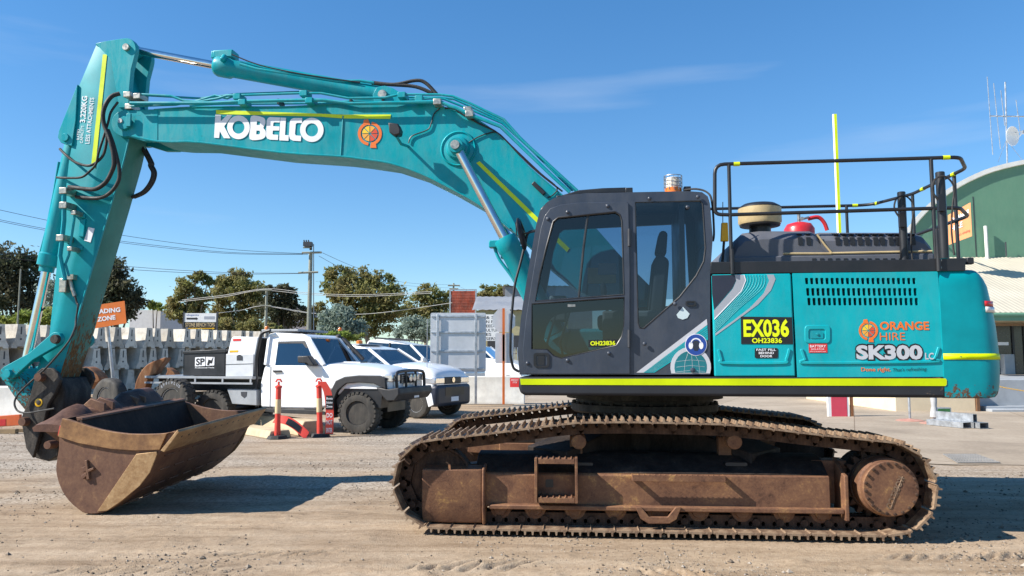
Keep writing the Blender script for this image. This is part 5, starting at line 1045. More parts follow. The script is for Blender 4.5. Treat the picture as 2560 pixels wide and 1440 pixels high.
for lv in range(3):
    for k in range(NB+1):
        t = k*.66+.33*(lv == 1); 
        if lv == 2 and (k % 1): continue
        p = rowA+dirr*t; z0 = 1.90+.013*t-lv*.815
        o = put('concrete_barrier', bm_, None, (p.x+rr_.uniform(-.13, .13), p.y+rr_.uniform(-.05, .05), z0+rr_.uniform(0, .012)))
        tag(o, '%s concrete barrier end from the left in the %s row of the stack' % (ORD[k], ('top', 'middle', 'bottom')[lv]), 'barrier', 'stacked concrete barriers')
        o.rotation_euler = (0, 0, math.pi-ang0+rr_.uniform(-.04, .04))
        if p.y < 40 and lv < 2: put('joint_slot', slot_me, o); put('lifting_hole', hole_me, o)
# bearers: the stack stands on a low kerb wall
q = MB(); a = rowA-dirr*1; b_ = rowA+dirr*(Ltot+1); nrm = Vector((dirr.y, -dirr.x, 0))
q.loft([[a-nrm*3.2+Vector((0, 0, -1.6)), a+nrm*.12+Vector((0, 0, -1.6)), a+nrm*.12+Vector((0, 0, -rowA.z+.26)), a-nrm*3.2+Vector((0, 0, -rowA.z+.26))], [b_-nrm*3.2+Vector((0, 0, -1.6)), b_+nrm*.12+Vector((0, 0, -1.6)), b_+nrm*.12+Vector((0, 0, -rowB.z+.44)), b_-nrm*3.2+Vector((0, 0, -rowB.z+.44))]])
tag(q.build('plinth', CONC), None, None, kind='structure')
# white barrier lying across on the left, orange board, timbers
def wall_block(px0, px1, py_top, py_bot, name, mat, label, cat, depth=.5, bevel=.03, top_in=.12):
    a = GP(px0, py_bot); b_ = GP(px1, py_bot); Yt = a.y; zt_ = WP(px0, py_top, Yt+.1).z
    q = MB(); q.prism_x([(0, 0), (0, .12*zt_), (top_in, .35*zt_), (top_in+.03, zt_), (depth-top_in, zt_), (depth, .3*zt_), (depth, 0)], a.x, b_.x); q.xf(Matrix.Translation((0, Yt, 0)))
    o = q.build(name, mat, bevel=bevel); o.location = (0, 0, 0); return tag(o, label, cat)
wall_block(-90, 172, 966, 1062, 'concrete_barrier', CONC_W, 'long whitewashed concrete barrier lying behind the quick hitch', 'barrier', .6)
wall_block(1085, 1312, 941, 1012, 'concrete_barrier', CONC_W, 'weathered white concrete barrier in front of the sign backs beside the cab', 'barrier', .6)
a = WP(-20, 1055, 16.6); q = MB(); o0 = GP(10, 1078)
q.box(-.6, .42, -.04, .04, .10, .34); ob = q.build('barrier_board', paint('orange_plastic', (.70, .12, .02), .5, .08, .2), None, loc=(GP(5, 1078).x, 16.9, 0), bevel=.01); tag(ob, 'orange plastic barrier board low on the ground at the left edge', 'board'); ob.rotation_euler = (0, R(-4), 0)
q = MB(); q.box(-.11, .11, -.045, -.041, .12, .26); q.build('reflector', RED_D, ob)
for i, (px, py, ln, a_) in enumerate(((25, 1080, .8, 4), (15, 1084, .5, -6))):
    p = GP(px, py); q = MB(); q.box(-ln/2, ln/2, -.05, .05, 0, .07+.03*i); o = q.build('timber_offcut', paint('old_timber', (.25, .17, .09), .85, .2), None, R(a_), .008, loc=(p.x, p.y, 0)); tag(o, ('long', 'short')[i]+' brown timber offcut on the gravel under the orange board', 'timber', 'timber offcuts')
# ramp-like concrete kerb blocks behind the bucket
a, b_ = GP(785, 1088), GP(440, 1030); d = (b_-a); L_ = d.length; q = MB(); q.prism_x([(-.30, 0), (-.30, .12), (-.12, .30), (.22, .30), (.34, .1), (.34, 0)], 0, L_)
o = q.build('concrete_kerb', paint('tan_concrete', (.50, .40, .26), .9, .12, .3, (.3, .22, .14), bump=.3, bscale=20), None, math.atan2(d.y, d.x), .02, loc=(a.x, a.y, 0)); tag(o, 'long tan concrete kerb block lying between the bucket and the white ute', 'kerb')
a, b_ = GP(700, 1096), GP(560, 1072); d = b_-a; q = MB(); q.prism_x([(-.25, 0), (-.2, .16), (.2, .16), (.25, 0)], 0, d.length); o = q.build('concrete_kerb', MATS['tan_concrete'], None, math.atan2(d.y, d.x), .02, loc=(a.x, a.y, 0)); tag(o, 'low tan concrete wedge in front of the long kerb block near bollards', 'kerb')
# ---------------------------------------------------------------- bollards with bases
BOLL = paint('bollard_red', (.72, .055, .035), .5, .08, .15, (.5, .3, .22)); BAND = paint('reflective_band', (.68, .52, .30), .5, .1)
def bollard(px, py, tilt, label):
    p = GP(px, py); e = empty('bollard', p, label, 'bollard', 'red bollards by the ute')
    q = MB(); q.prism_z(circ(0, 0, .21, 8, .39), 0, .07, pts1=circ(0, 0, .17, 8, .39)); q.build('base', RUBBER, e, bevel=.008)
    M = Matrix.Rotation(R(tilt), 4, 'Y')
    q = MB(); q.lathe([(.06, .06), (.062, .10), (.058, .30), (.055, .34), (.055, 1.0), (.07, 1.01), (.07, 1.04), (.03, 1.06)], (0, 0, 0), (0, 0, 1), 18).xf(M); q.build('post', BOLL, e)
    q = MB(); q.lathe([(.0595, .50), (.0595, .78)], (0, 0, 0), (0, 0, 1), 18).xf(M); q.build('reflective_band', BAND, e)
    q = MB(); q.tube([(.0, 0, 1.05), (0, 0, 1.13)], .022, 8); q.tube([(-.06, 0, 1.12), (-.03, 0, 1.17), (.03, 0, 1.17), (.06, 0, 1.12)], .018, 6); q.xf(M); q.build('handle', BOLL, e, sub='handle_stem'); return e
bollard(693, 1097, 0, 'red bollard with loop handle, the left one, sign bent down at its foot'); B2 = bollard(800, 1092, -2.5, 'red bollard carrying the upright DO NOT ENTER flap')
# bent flap signs
def flap(e, pts, wid, label):
    q = MB(); P = [Vector(p) for p in pts]; 
    q.loft([[p+Vector((-wid/2, 0, 0)), p+Vector((wid/2, 0, 0)), p+Vector((wid/2, .006, 0)), p+Vector((-wid/2, .006, 0))] for p in P]); return q
p = GP(800, 1092); e = empty('flap_sign', (p.x+.13, p.y-.10, 0), 'red flap sign reading DO NOT ENTER on the right bollard', 'sign')
P = smooth([(.08, 0, .07), (.08, 0, .5), (.03, 0, .9), (-.09, 0, 1.12)], 5); q = MB(); q.loft([[Vector(a)+Vector((-.08, 0, 0)), Vector(a)+Vector((.08, 0, 0)), Vector(a)+Vector((.08, .008, 0)), Vector(a)+Vector((-.08, .008, 0))] for a in P]); q.build('panel', BOLL, e)
def wtext(s, x0, x1, z0, h, y, mat, e, bold=.02, name='lettering'):
    q = MB(); text_on(q, s, (x0, z0), (x1, z0), h, y, bold=bold); return q.build(name, mat, e, flip=False)
for t, z0 in (('DO', .40), ('NOT', .26), ('ENTER', .10)): wtext(t, .02, .14, z0, .09, -.004, WHITE_D, e)
q = MB(); q.box(.0, .145, -.005, -.001, .56, .84); q.build('black_patch', BLACK_D, e)
for t, z0 in (('Boots', .76), ('Exclusion', .68), ('Zone', .60)): wtext(t, .01, .135, z0, .045, -.0075, WHITE_D, e)
p = GP(735, 1092); e = empty('flap_sign', (p.x, p.y-.03, 0), 'fallen red flap sign curled on the ground between the bollards', 'sign')
P = smooth([(-.42, 0, .36), (-.2, -.02, .34), (.0, -.05, .25), (.2, -.1, .1), (.28, -.12, .03)], 5); q = MB(); q.loft([[Vector(a)+Vector((0, -.06, -.07)), Vector(a)+Vector((.05, .06, .07)), Vector(a)+Vector((.05, .068, .07)), Vector(a)+Vector((0, -.052, -.07))] for a in P]); q.build('panel', BOLL, e)
q = MB(); q.loft([[Vector(a)+Vector((.01, -.066, -.055)), Vector(a)+Vector((.04, .03, .05)), Vector(a)+Vector((.04, .034, .05)), Vector(a)+Vector((.01, -.062, -.055))] for a in P[6:14]]); q.build('black_patch', BLACK_D, e)
# ---------------------------------------------------------------- LOADING ZONE sign on a leaning post
pb = GP(300, 1000); pb.y = 17.5; pb = Vector((WP(300, 960, 17.5).x, 17.5, 0)); SGN = empty('loading_sign', pb, 'orange LOADING ZONE sign on a leaning galvanised post', 'sign')
tp = WP(268, 800, 17.3)-pb; q = MB(); q.tube([(0, 0, 0), tuple(tp)], .035, 10); q.build('post', GALV, SGN)
cs = [WP(205, 768, 17.15)-pb, WP(311, 752, 17.15)-pb, WP(316, 808, 17.15)-pb, WP(206, 826, 17.15)-pb]
OR_S = paint('orange_sign', (.72, .17, .02), .5, .05); q = MB(); q.add([tuple(c) for c in cs]+[tuple(c+Vector((0, .012, 0))) for c in cs], [(0, 1, 2, 3), (7, 6, 5, 4), (0, 4, 5, 1), (1, 5, 6, 2), (2, 6, 7, 3), (3, 7, 4, 0)]); q.build('panel', OR_S, SGN)
def sgn(s, x0, y0, x1, y1, h):
    a = WP(x0, y0, 17.145)-pb; b_ = WP(x1, y1, 17.145)-pb; q = MB(); text_on(q, s, (a.x, a.z), (b_.x, b_.z), h*17.15/1900, a.y, bold=.035); q.build('lettering', WHITE_D, SGN, flip=False)
sgn('LOADING', 227, 786, 301, 779, 11); sgn('ZONE', 243, 804, 289, 798, 11)
# ---------------------------------------------------------------- tyres, ripper and scrap behind the bucket
TYRE = paint('dusty_tyre', (.035, .033, .030), .85, .2, .55, (.15, .13, .105), scale=7, bump=.3)
def wheel(e, r, wd, rim_mat, lugs=0, rimr=.56, ax=Vector((0, 1, 0)), c=Vector((0, 0, 0)), hub=True, name='tyre'):
    q = MB(); h = wd/2; q.lathe([(r*rimr, -h*.75), (r*(rimr+.02), -h*.95), (r*.80, -h*1.02), (r*.93, -h*.92), (r*.985, -h*.7), (r, -h*.3), (r, h*.3), (r*.985, h*.7), (r*.93, h*.92), (r*.80, h*1.02), (r*(rimr+.02), h*.95), (r*rimr, h*.75)], c, ax, 44)
    ty = q.build(name, TYRE, e)
    if lugs:
        x = ax.orthogonal().normalized(); y = ax.cross(x); q = MB()
        for k in range(lugs):
            for s_ in (-1, 1):
                a = 2*math.pi*(k+.25*s_)/lugs; d = x*math.cos(a)+y*math.sin(a); t = -x*math.sin(a)+y*math.cos(a); p0 = c+d*r*.985+ax*s_*h*.55
                wv, tv, dv = ax*h*.42, t*(r*math.pi/lugs*.60), d*r*.030; vs = [p0+sa*wv+sb*tv+sc*dv for sa in (-1, 1) for sb in (-1, 1) for sc in (-1, 1)]
                q.add(vs, [(0, 1, 3, 2), (4, 6, 7, 5), (0, 4, 5, 1), (2, 3, 7, 6), (0, 2, 6, 4), (1, 5, 7, 3)])
                p1 = c+d*r*.95+ax*s_*h*.97; wv, dv = ax*h*.05, d*r*.045; vs = [p1+sa*wv+sb*tv+sc*dv for sa in (-1, 1) for sb in (-1, 1) for sc in (-1, 1)]
                q.add(vs, [(0, 1, 3, 2), (4, 6, 7, 5), (0, 4, 5, 1), (2, 3, 7, 6), (0, 2, 6, 4), (1, 5, 7, 3)])
        q.build('tread', TYRE, ty)['kind'] = 'stuff'
    if hub:
        q = MB(); q.lathe([(r*rimr, h*.7), (r*rimr*1.02, -h*.70), (r*rimr*.98, -h*.78), (r*rimr*.93, -h*.70), (r*rimr*.88, -h*.50), (r*rimr*.60, -h*.48), (r*rimr*.40, -h*.55), (r*.14, -h*.48), (r*.12, -h*.62), (.01, -h*.62)], c, ax, 36); rm = q.build('rim', rim_mat, e)
        x = ax.orthogonal().normalized(); y = ax.cross(x)
        for k in range(6):
            a = 2*math.pi*k/6; q = MB(); q.lathe([(r*rimr*.13, -.008), (r*rimr*.13, .01)], c+(x*math.cos(a)+y*math.sin(a))*r*rimr*.73-ax*h*.485, ax, 10); q.build('vent_hole', BLACK, rm)
    return ty
def stand_tyre(px, py_c, Y, r, wd, label, yaw, rim_mat, lugs=0, **k):
    c = WP(px, py_c, Y); e = empty('tyre', (c.x, c.y, c.z-r), label, 'tyre'); ax = Vector((math.sin(yaw), math.cos(yaw), 0)); t = wheel(e, r, wd, rim_mat, lugs, ax=ax, c=Vector((0, 0, r)), name='tread_ring', **k); return e, ax
stand_tyre(275, 998, 17.0, .47, .28, 'worn black truck tyre standing just behind the arm', R(28), WHITE)
EF, ax = stand_tyre(437, 1000, 17.0, .47, .28, 'black truck tyre lettered EFFIPLUS on a white rim behind the bucket', R(18), WHITE, 26)
xa = Vector((math.cos(R(18)), -math.sin(R(18)), 0))
for i, ch in enumerate('EFFIPLUS'):
    a = R(128-i*11.0); c = Vector((0, 0, .47))+xa*(.355*math.cos(a))+Vector((0, 0, .355*math.sin(a)))-ax*.1445
    v_, f_ = text_mesh(ch, .02); q = MB(); vs = []
    for x, y in v_:
        lx = (x-.33)*.085; ly = y*.085; d_r = Vector((0, 0, 1))*math.sin(a)+xa*math.cos(a); d_t = xa*math.sin(a)-Vector((0, 0, 1))*math.cos(a); vs.append(tuple(c+d_t*lx+d_r*ly))
    q.add(vs, f_); q.build('letter', GREY_D, EF, flip=False)
def flat_thing(pxs, Y, th, name, mat, label, cat, bevel=.015):
    P = [WP(a, b_, Y) for a, b_ in pxs]; zmin = min(p.z for p in P); o = Vector((P[0].x, Y, 0)); q = MB(); q.prism([(p.x-o.x, p.z) for p in P], 0, th); return tag(q.build(name, mat, None, 0, bevel, loc=o), label, cat)
zc_ = lambda p: [(a/3.654, 700+b_/3.654) for a, b_ in p]
flat_thing(smooth(zc_([(1230, 985), (1245, 920), (1290, 830), (1350, 770), (1420, 735), (1515, 705)]), 3)+zc_([(1500, 740), (1450, 800), (1420, 855), (1360, 880), (1330, 985)])+[(362, 1040), (335, 1040)], 17.6, .30, 'ripper_tine', ORUST, 'curved rusty ripper tine rising behind the bucket', 'ripper')
flat_thing(smooth(zc_([(740, 800), (790, 795), (850, 830), (900, 880), (912, 915)]), 3)+zc_([(895, 930), (830, 950), (800, 1000), (760, 980), (745, 900)])+[(205, 1035), (190, 1035)], 17.9, .4, 'digger_bucket', ORUST, 'rusty small digger bucket standing behind the arm', 'bucket')
flat_thing(zc_([(1510, 870), (1530, 830), (1520, 800), (1545, 810), (1590, 840), (1605, 870), (1600, 960), (1515, 960)]), 19.5, .3, 'grapple_claw', ORUST, 'rusty grapple claw lying left of the black tool box', 'claw')
# ================================================================ vehicles
def zV(p): return [(440+a/2.909, 780+b_/2.909) for a, b_ in p]
CARW = paint('white_car_paint', (.80, .81, .82), .22, .02, .05, (.5, .45, .38), coat=.6); CARG = glassm('car_glass', (.10, .13, .16), .10)
DPLAST = paint('dark_plastic', (.022, .023, .026), .6, .15, .2, (.09, .08, .07)); LAMP = paint('headlamp', (.72, .73, .74), .12, .05, metal=.6, coat=.6)
def vparts(e, F):
    rz = -F.th
    def P(mb, name, mat, bevel=0., parent=None, **k): return mb.build(name, mat, parent or e, rz if parent is None else 0, bevel, **k)
    return P
# ---------------------------------------------------------------- white tray-back ute with snorkel
g0 = GP(893, 1086); VF = Frame(16, g0.x, g0.y)
UTE = empty('ute', (g0.x, g0.y, 0), 'white single-cab tray ute with black bull bar and snorkel', 'ute'); P = vparts(UTE, VF)
Vs = lambda pts, w: VF.pls(zV(pts), w); WD = 1.72
low = [(615, 692), (612, 520), (640, 400), (660, 385), (1075, 385), (1085, 420), (1200, 428), (1400, 448), (1520, 468), (1540, 520), (1480, 545), (1420, 560), (1350, 575), (1230, 570), (1150, 620), (1100, 690), (1000, 705), (760, 702)]
q = MB(); o = Vs(low, .03); q.prism(o, .03, WD-.03); BODY = P(q, 'body', CARW, .045, seg=4)
def hood_loft(F, stations, zlow, WD, ins=.0):
    """bonnet and wings: rounded cross-sections along the car; stations = (u, shoulder z, side inset)"""
    secs = []
    for u, zs, si in stations:
        half = [(.0+si, zlow), (-.004+si, zs-.16), (.012+si, zs-.06), (.06+si, zs-.012), (.16+si, zs+.012), (.36, zs+.034), (.60, zs+.052), (WD/2, zs+.058)]
        secs.append([(u, a, z) for a, z in half]+[(u, WD-a, z) for a, z in half[::-1][1:]])
    return MB().loft(secs)
sts = [(1070, 384, .0), (1150, 384, 0), (1300, 393, 0), (1420, 408, 0), (1500, 424, .005), (1540, 440, .02), (1562, 458, .05), (1572, 485, .08)]
q = hood_loft(VF, [(Vs([(a, b_)], .03)[0][0], Vs([(a, b_)], .03)[0][1], c) for a, b_, c in sts], Vs([(1500, 560)], 0)[0][1], WD); P(q, 'bonnet', CARW, 0, BODY, sharp=50)
a = Vs([(1330, 372)], .8)[0]; q = MB(); q.prism([(a[0]-.35, a[1]-.06), (a[0]-.32, a[1]+.035), (a[0]+.1, a[1]+.03), (a[0]+.14, a[1]-.10)], .66, 1.06); P(q, 'bonnet_scoop', CARW, .02, BODY); q = MB(); q.box(a[0]-.02, a[0]+.105, .70, 1.02, a[1]-.01, a[1]+.034); P(q, 'scoop_mesh', BLACK, 0, BODY)
# greenhouse
rb, rt_ = Vs([(662, 385), (1078, 385)], .05), Vs([(690, 178), (965, 186)], .18)
def gh(ins0, ins1): return [(rb[0][0], ins0, rb[0][1]), (rb[1][0], ins0, rb[1][1]), (rt_[1][0], ins1, rt_[1][1]), (rt_[0][0], ins1, rt_[0][1])]
n_ = gh(.05, .18); f_ = [(a, WD-b_, c) for a, b_, c in n_]
q = MB()
T_ = .075
def pillar(a, b_, r=.045, par=BODY): q = MB(); q.tube([a, b_], r, 6); return P(q, 'pillar', CARW, 0, par)
for s_ in (n_, f_): pillar(s_[1], s_[2]); pillar(s_[0], s_[3], .07)
q = MB(); rp = [(rt_[0][0]-.06, rt_[0][1]-.02), (rt_[0][0]-.04, rt_[0][1]+.06), (rt_[0][0]+.1, rt_[0][1]+.085), (rt_[1][0]-.1, rt_[1][1]+.075), (rt_[1][0]+.03, rt_[1][1]+.01), (rt_[1][0]-.02, rt_[1][1]-.03)]; q.prism(rp, .15, WD-.15); P(q, 'roof', CARW, .045, BODY, seg=3)
pts = [n_[0], n_[3], f_[3], f_[0]]; q = MB(); q.add([(a+.03, b_, c) for a, b_, c in pts], [(0, 1, 2, 3)]); q.build('rear_window', CARG, BODY)
pts = [n_[1], n_[2], f_[2], f_[1]]; q = MB(); q.add(pts, [(0, 1, 2, 3)]); q.build('windscreen', CARG, BODY)
q = MB(); q.add([(a, b_-.015, c) for a, b_, c in n_], [(0, 1, 2, 3)]); q.build('side_window', CARG, BODY); q = MB(); q.add([(a, b_+.015, c) for a, b_, c in f_], [(0, 1, 2, 3)]); q.build('side_window', CARG, BODY)
# white door frame round the side glass, black mirror and handle
wv = Vs([(662, 392), (735, 392), (735, 215), (965, 215), (1045, 392), (1078, 392), (972, 186), (690, 176)], .10)
def onside(p): t = (p[1]-rb[0][1])/(rt_[0][1]-rb[0][1]); return (p[0], .05+.13*t-.022, p[1])
q = MB(); fr_ = Vs([(660, 388), (735, 388), (738, 215), (935, 213), (1030, 388), (1080, 388), (968, 182), (690, 174)], .10); q.add([onside(p) for p in fr_], [(0, 1, 2, 7), (7, 2, 3, 6), (6, 3, 4, 5)]); q.build('door_frame', CARW, BODY)
q = MB(); q.add([onside(p) for p in Vs([(732, 212), (930, 210), (960, 262), (945, 262), (915, 228), (732, 228)], .10)], [(0, 1, 4, 5), (1, 2, 3, 4)]); q.build('weather_shield', DPLAST, BODY)
q = MB(); q.prism(Vs([(905, 322), (980, 318), (1025, 380), (1020, 392), (985, 388), (975, 372), (908, 368)], -.05), -.18, .02); P(q, 'mirror', DPLAST, .02, BODY)
q = MB(); q.prism(Vs([(705, 424), (765, 424), (770, 436), (710, 440)], .01), -.005, .03); P(q, 'door_handle', DPLAST, .006, BODY)
for a, b_ in (((690, 392), (683, 690)), ((1085, 400), (1090, 560)), ((683, 690), (1000, 703))):
    q = MB(); q.tube([VF.p3(*zV([a])[0], .028), VF.p3(*zV([b_])[0], .028)], .006, 4); P(q, 'panel_gap', DARK, 0, BODY)
# flares, sill, bumper, bull bar
q = MB(); q.prism(Vs([(1095, 690), (1110, 610), (1165, 500), (1230, 470), (1330, 460), (1480, 462), (1525, 480), (1530, 560), (1490, 545), (1440, 520), (1330, 512), (1240, 520), (1180, 570), (1150, 640), (1150, 750), (1130, 775)], -.03), -.06, .25); P(q, 'wheel_flare', DPLAST, .015, BODY)
q = MB(); q.prism(Vs([(1165, 640), (1240, 540), (1340, 525), (1450, 545), (1500, 600), (1490, 700), (1180, 700)], .04), .026, .4); P(q, 'wheel_well', BLACK, 0, BODY)
q = MB(); q.prism(Vs([(625, 700), (1010, 712), (1090, 735), (1090, 748), (740, 735), (630, 722)], .0), -.02, .12); P(q, 'side_step', DPLAST, .01, BODY)
fu = Vs([(1555, 470)], 0)[0][0]
q = MB(); q.prism(Vs([(1450, 545), (1545, 560), (1618, 550), (1626, 600), (1590, 650), (1530, 652), (1485, 600)], -.05), -.05, WD+.05); BB = P(q, 'front_bumper', DPLAST, .03, BODY)
zb0, zb1, zb2 = Vs([(1590, 560)], 0)[0], Vs([(1590, 440)], 0)[0], Vs([(1590, 500)], 0)[0]; xb = zb0[0]
hoop = fillet([(xb, .12, zb0[1]), (xb-.02, .10, zb1[1]), (xb-.02, .55, zb1[1]+.03), (xb-.02, WD-.55, zb1[1]+.03), (xb-.02, WD-.10, zb1[1]), (xb, WD-.12, zb0[1])], .14, 5); q = MB(); q.tube(hoop, .034, 8); q.build('bull_bar', BLACK, BB)
for w in (.6, WD-.6):
    q = MB(); q.tube([(xb, w, zb0[1]-.05), (xb-.02, w, zb1[1]+.03)], .03, 8); q.build('bull_bar_upright', BLACK, BB)
    q = MB(); q.lathe([(.09, 0), (.095, .06), (.06, .09)], (xb+.03, w+(.16 if w < .8 else -.16), zb2[1]+.04), (-1, 0, 0), 18); LL = q.build('spot_lamp', BLACK, BB); q = MB(); q.lathe([(.08, 0), (.07, .012), (.002, .016)], (xb+.03, w+(.16 if w < .8 else -.16), zb2[1]+.04), (1, 0, 0), 18); q.build('lens', LAMP, BB)
q = MB(); q.tube(fillet([(xb, .06, zb2[1]+.02), (xb-.4, -.02, zb2[1]+.06), (xb-.75, .0, zb2[1]+.04)], .1), .022, 8); q.build('side_rail', BLACK, BB)
q = MB(); q.box(xb+.08, xb+.087, WD*.5-.02, WD*.5+.24, zb0[1]-.22, zb0[1]-.12); q.build('number_plate', WHITE_D, BB)
q = MB(); q.box(fu-.26, fu+.06, .012, .40, zb2[1]-.03, zb2[1]+.13); P(q, 'headlight', LAMP, .025, BODY); q = MB(); q.box(fu-.26, fu+.06, WD-.40, WD-.012, zb2[1]-.03, zb2[1]+.13); P(q, 'headlight', LAMP, .025, BODY)
q = MB(); q.box(fu-.05, fu+.068, .42, WD-.42, zb2[1]-.07, zb2[1]+.13); GR0 = P(q, 'grille', BLACK, .01, BODY)
for k in range(4): q = MB(); q.box(fu+.068, fu+.076, .44, WD-.44, zb2[1]-.05+k*.045, zb2[1]-.035+k*.045); q.build('grille_bar', GALV, BODY)
q = MB(); q.box(xb+.03, xb+.05, .10, .24, zb0[1]-.10, zb0[1]-.05); q.build('indicator', AMBER, BB)
q = MB(); q.box(Vs([(1560, 430)], .2)[0][0]-.04, Vs([(1560, 430)], .2)[0][0]+.03, .5, WD-.5, zb2[1]+.17, zb2[1]+.19); P(q, 'bonnet_trim', DPLAST, .004, BODY)
# snorkel, roof rack with beacons
sn = [VF.p3(*zV([p])[0], WD-.1) for p in ((1360, 345), (1290, 270), (1225, 205), (1195, 188))]; q = MB(); q.tube(sn, .05, 8); q.lathe([(.06, 0), (.08, .03), (.08, .1), (.03, .13)], sn[-1]-Vector((.02, 0, .04)), (-.3, -.3, .6), 12); P(q, 'snorkel', DPLAST, 0, BODY, sub='snorkel_head')
rz_ = Vs([(700, 150)], .3)[0]; q = MB(); q.box(Vs([(640, 150)], .3)[0][0], Vs([(905, 150)], .3)[0][0], .2, WD-.2, rz_[1]+.02, rz_[1]+.07); RK = P(q, 'roof_rack', GREYM, .01, BODY)
for w in (.28, WD-.28):
    q = MB(); x_ = Vs([(648, 150)], .3)[0][0]+.06; q.lathe([(.05, 0), (.05, .05), (.035, .075)], (x_ if w < .8 else x_+1.2, w, rz_[1]+.07), (0, 0, 1), 12); q.build('beacon', AMBER, RK)
# tray, headboard, boxes
x0 = Vs([(-230, 480)], .0)[0][0]; x1 = Vs([(572, 480)], 0)[0][0]; zt_ = Vs([(300, 468)], 0)[0][1]
q = MB(); q.box(x0, x1, -.06, WD+.06, zt_-.06, zt_); TR = P(q, 'tray', GREYM, .008)
q = MB(); q.box(x0, x1, -.085, -.062, zt_-.17, zt_-.13); q.box(x0, x1, -.085, -.062, zt_-.045, zt_+.005)
for k in range(5): xx = x0+(x1-x0)*(k/4)*.98+.01; q.box(xx-.02, xx+.02, -.082, -.063, zt_-.17, zt_)
q.build('side_rail', GREYM, TR, sub='rail_stay')
q = MB(); q.box(x0+.1, x1+.3, .35, WD-.35, zt_-.34, zt_-.065); q.build('chassis', BLACK, TR)
q = MB(); q.prism(Vs([(375, 560), (590, 566), (592, 680), (412, 668)], .02), .0, .45); q.build('under_tray_box', GREYM, TR, bevel=.012)
q = MB(); q.prism(Vs([(472, 580), (515, 580), (512, 610), (495, 625), (475, 608)], -.002), -.008, .0); q.build('box_latch', DARK, TR)
q = MB(); q.prism(Vs([(52, 290), (358, 275), (355, 465), (50, 462)], .06), .06, .85); BX = P(q, 'tool_box', BLACK, .015)
q = MB(); q.prism(Vs([(48, 285), (362, 270), (362, 295), (48, 305)], .04), .04, .87); q.build('lid', BLACK, BX, bevel=.008)
q = MB(); q.prism(Vs([(140, 330), (212, 326), (212, 392), (138, 396)], .055), .052, .06); q.build('logo_panel', WHITE_D, BX); q = MB(); q.prism(Vs([(218, 326), (280, 328), (278, 388), (218, 392)], .055), .052, .06); q.build('logo_panel', WHITE_D, BX)
q = MB(); q.prism(Vs([(225, 385), (236, 345), (256, 352), (268, 330), (272, 330), (262, 375), (245, 372), (240, 388)], .05), .049, .053); q.build('spanner_mark', BLACK_D, BX)
def vtext2(s, a, b_, h, w, mat, par, bold=.03):
    p0, p1 = Vs([a], w)[0], Vs([b_], w)[0]; t_ = Vs([(a[0], a[1]-h)], w)[0]; q = MB(); text_on(q, s, p0, p1, t_[1]-p0[1], w, bold=bold); q.build('lettering', mat, par, flip=False)
vtext2('SP', (145, 386), (208, 383), 48, .049, BLACK_D, BX); vtext2('Professional Tools', (139, 410), (277, 408), 9, .056, WHITE_D, BX, .015)
q = MB(); q.prism(Vs([(370, 465), (372, 305), (400, 190), (420, 178), (600, 182), (580, 300), (560, 465)], .06), .06, WD-.06); CN = P(q, 'canopy_box', CARW, .03, seg=3)
q = MB(); q.prism(Vs([(362, 468), (365, 306), (565, 306), (560, 468)], .05), .045, .058); q.build('steel_door', ALU, CN, bevel=.004)
q = MB(); q.prism(Vs([(362, 380), (563, 374), (563, 378), (362, 384)], .042), .04, .046); q.build('door_gap', DARK, CN); q = MB(); q.prism(Vs([(442, 320), (462, 308), (484, 322), (484, 352), (442, 352)], .042), .038, .046); q.build('latch', DARK, CN)
q = MB(); q.prism(Vs([(390, 280), (452, 278), (450, 292), (390, 294)], .056), .054, .06); q.build('yellow_sticker', YELLOWM, CN); q = MB(); q.prism(Vs([(415, 196), (472, 194), (472, 210), (415, 212)], .056), .053, .06); q.build('red_sticker', RED_D, CN)
hb = fillet([VF.p3(*zV([p])[0], .1) for p in ((592, 690), (588, 340), (625, 150), (690, 132))], .12, 5); 
for w in (.08, WD-.08): q = MB(); q.tube([(p.x, w, p.z) for p in hb], .038, 8); P(q, 'headboard_frame', BLACK)
q = MB(); a = Vs([(597, 470)], .1)[0]; q.box(a[0]-.03, a[0]+.03, .1, WD-.1, zt_, Vs([(640, 190)], .1)[0][1]); P(q, 'headboard', BLACK)
RIMB = paint('black_steel_rim', (.006, .006, .007), .3, .1, .1, (.05, .045, .04), coat=.4)
def vwheel(u, w, r, wd_, rimm, lugs, par, out=-1, rz=0., zoff=0.):
    e = bpy.data.objects.new('wheel', None); COL.objects.link(e); e.parent = par; e.rotation_euler = (0, 0, rz); wheel(e, r, wd_, rimm, lugs, .57, Vector((0, 1, 0)), Vector((u, w+wd_/2, r+zoff))); return e
ub = VF.pl(531, 1020, .0)[0]
for u in (0, ub):
    for w in (-.04, WD-.28): vwheel(u, w, .44, .32, RIMB, 26, UTE, rz=-VF.th)
q = MB(); q.cyl((ub, .1, .44), (ub, WD-.1, .44), .07); q.cyl((0, .1, .44), (0, WD-.1, .44), .07); q.box(-.9, .5, .4, WD-.4, .45, .65); P(q, 'gearbox', BLACK, sub='axle')
vtext2('PATROL', (1090, 466), (1195, 462), 13, .024, GREY_D, BODY, .01)
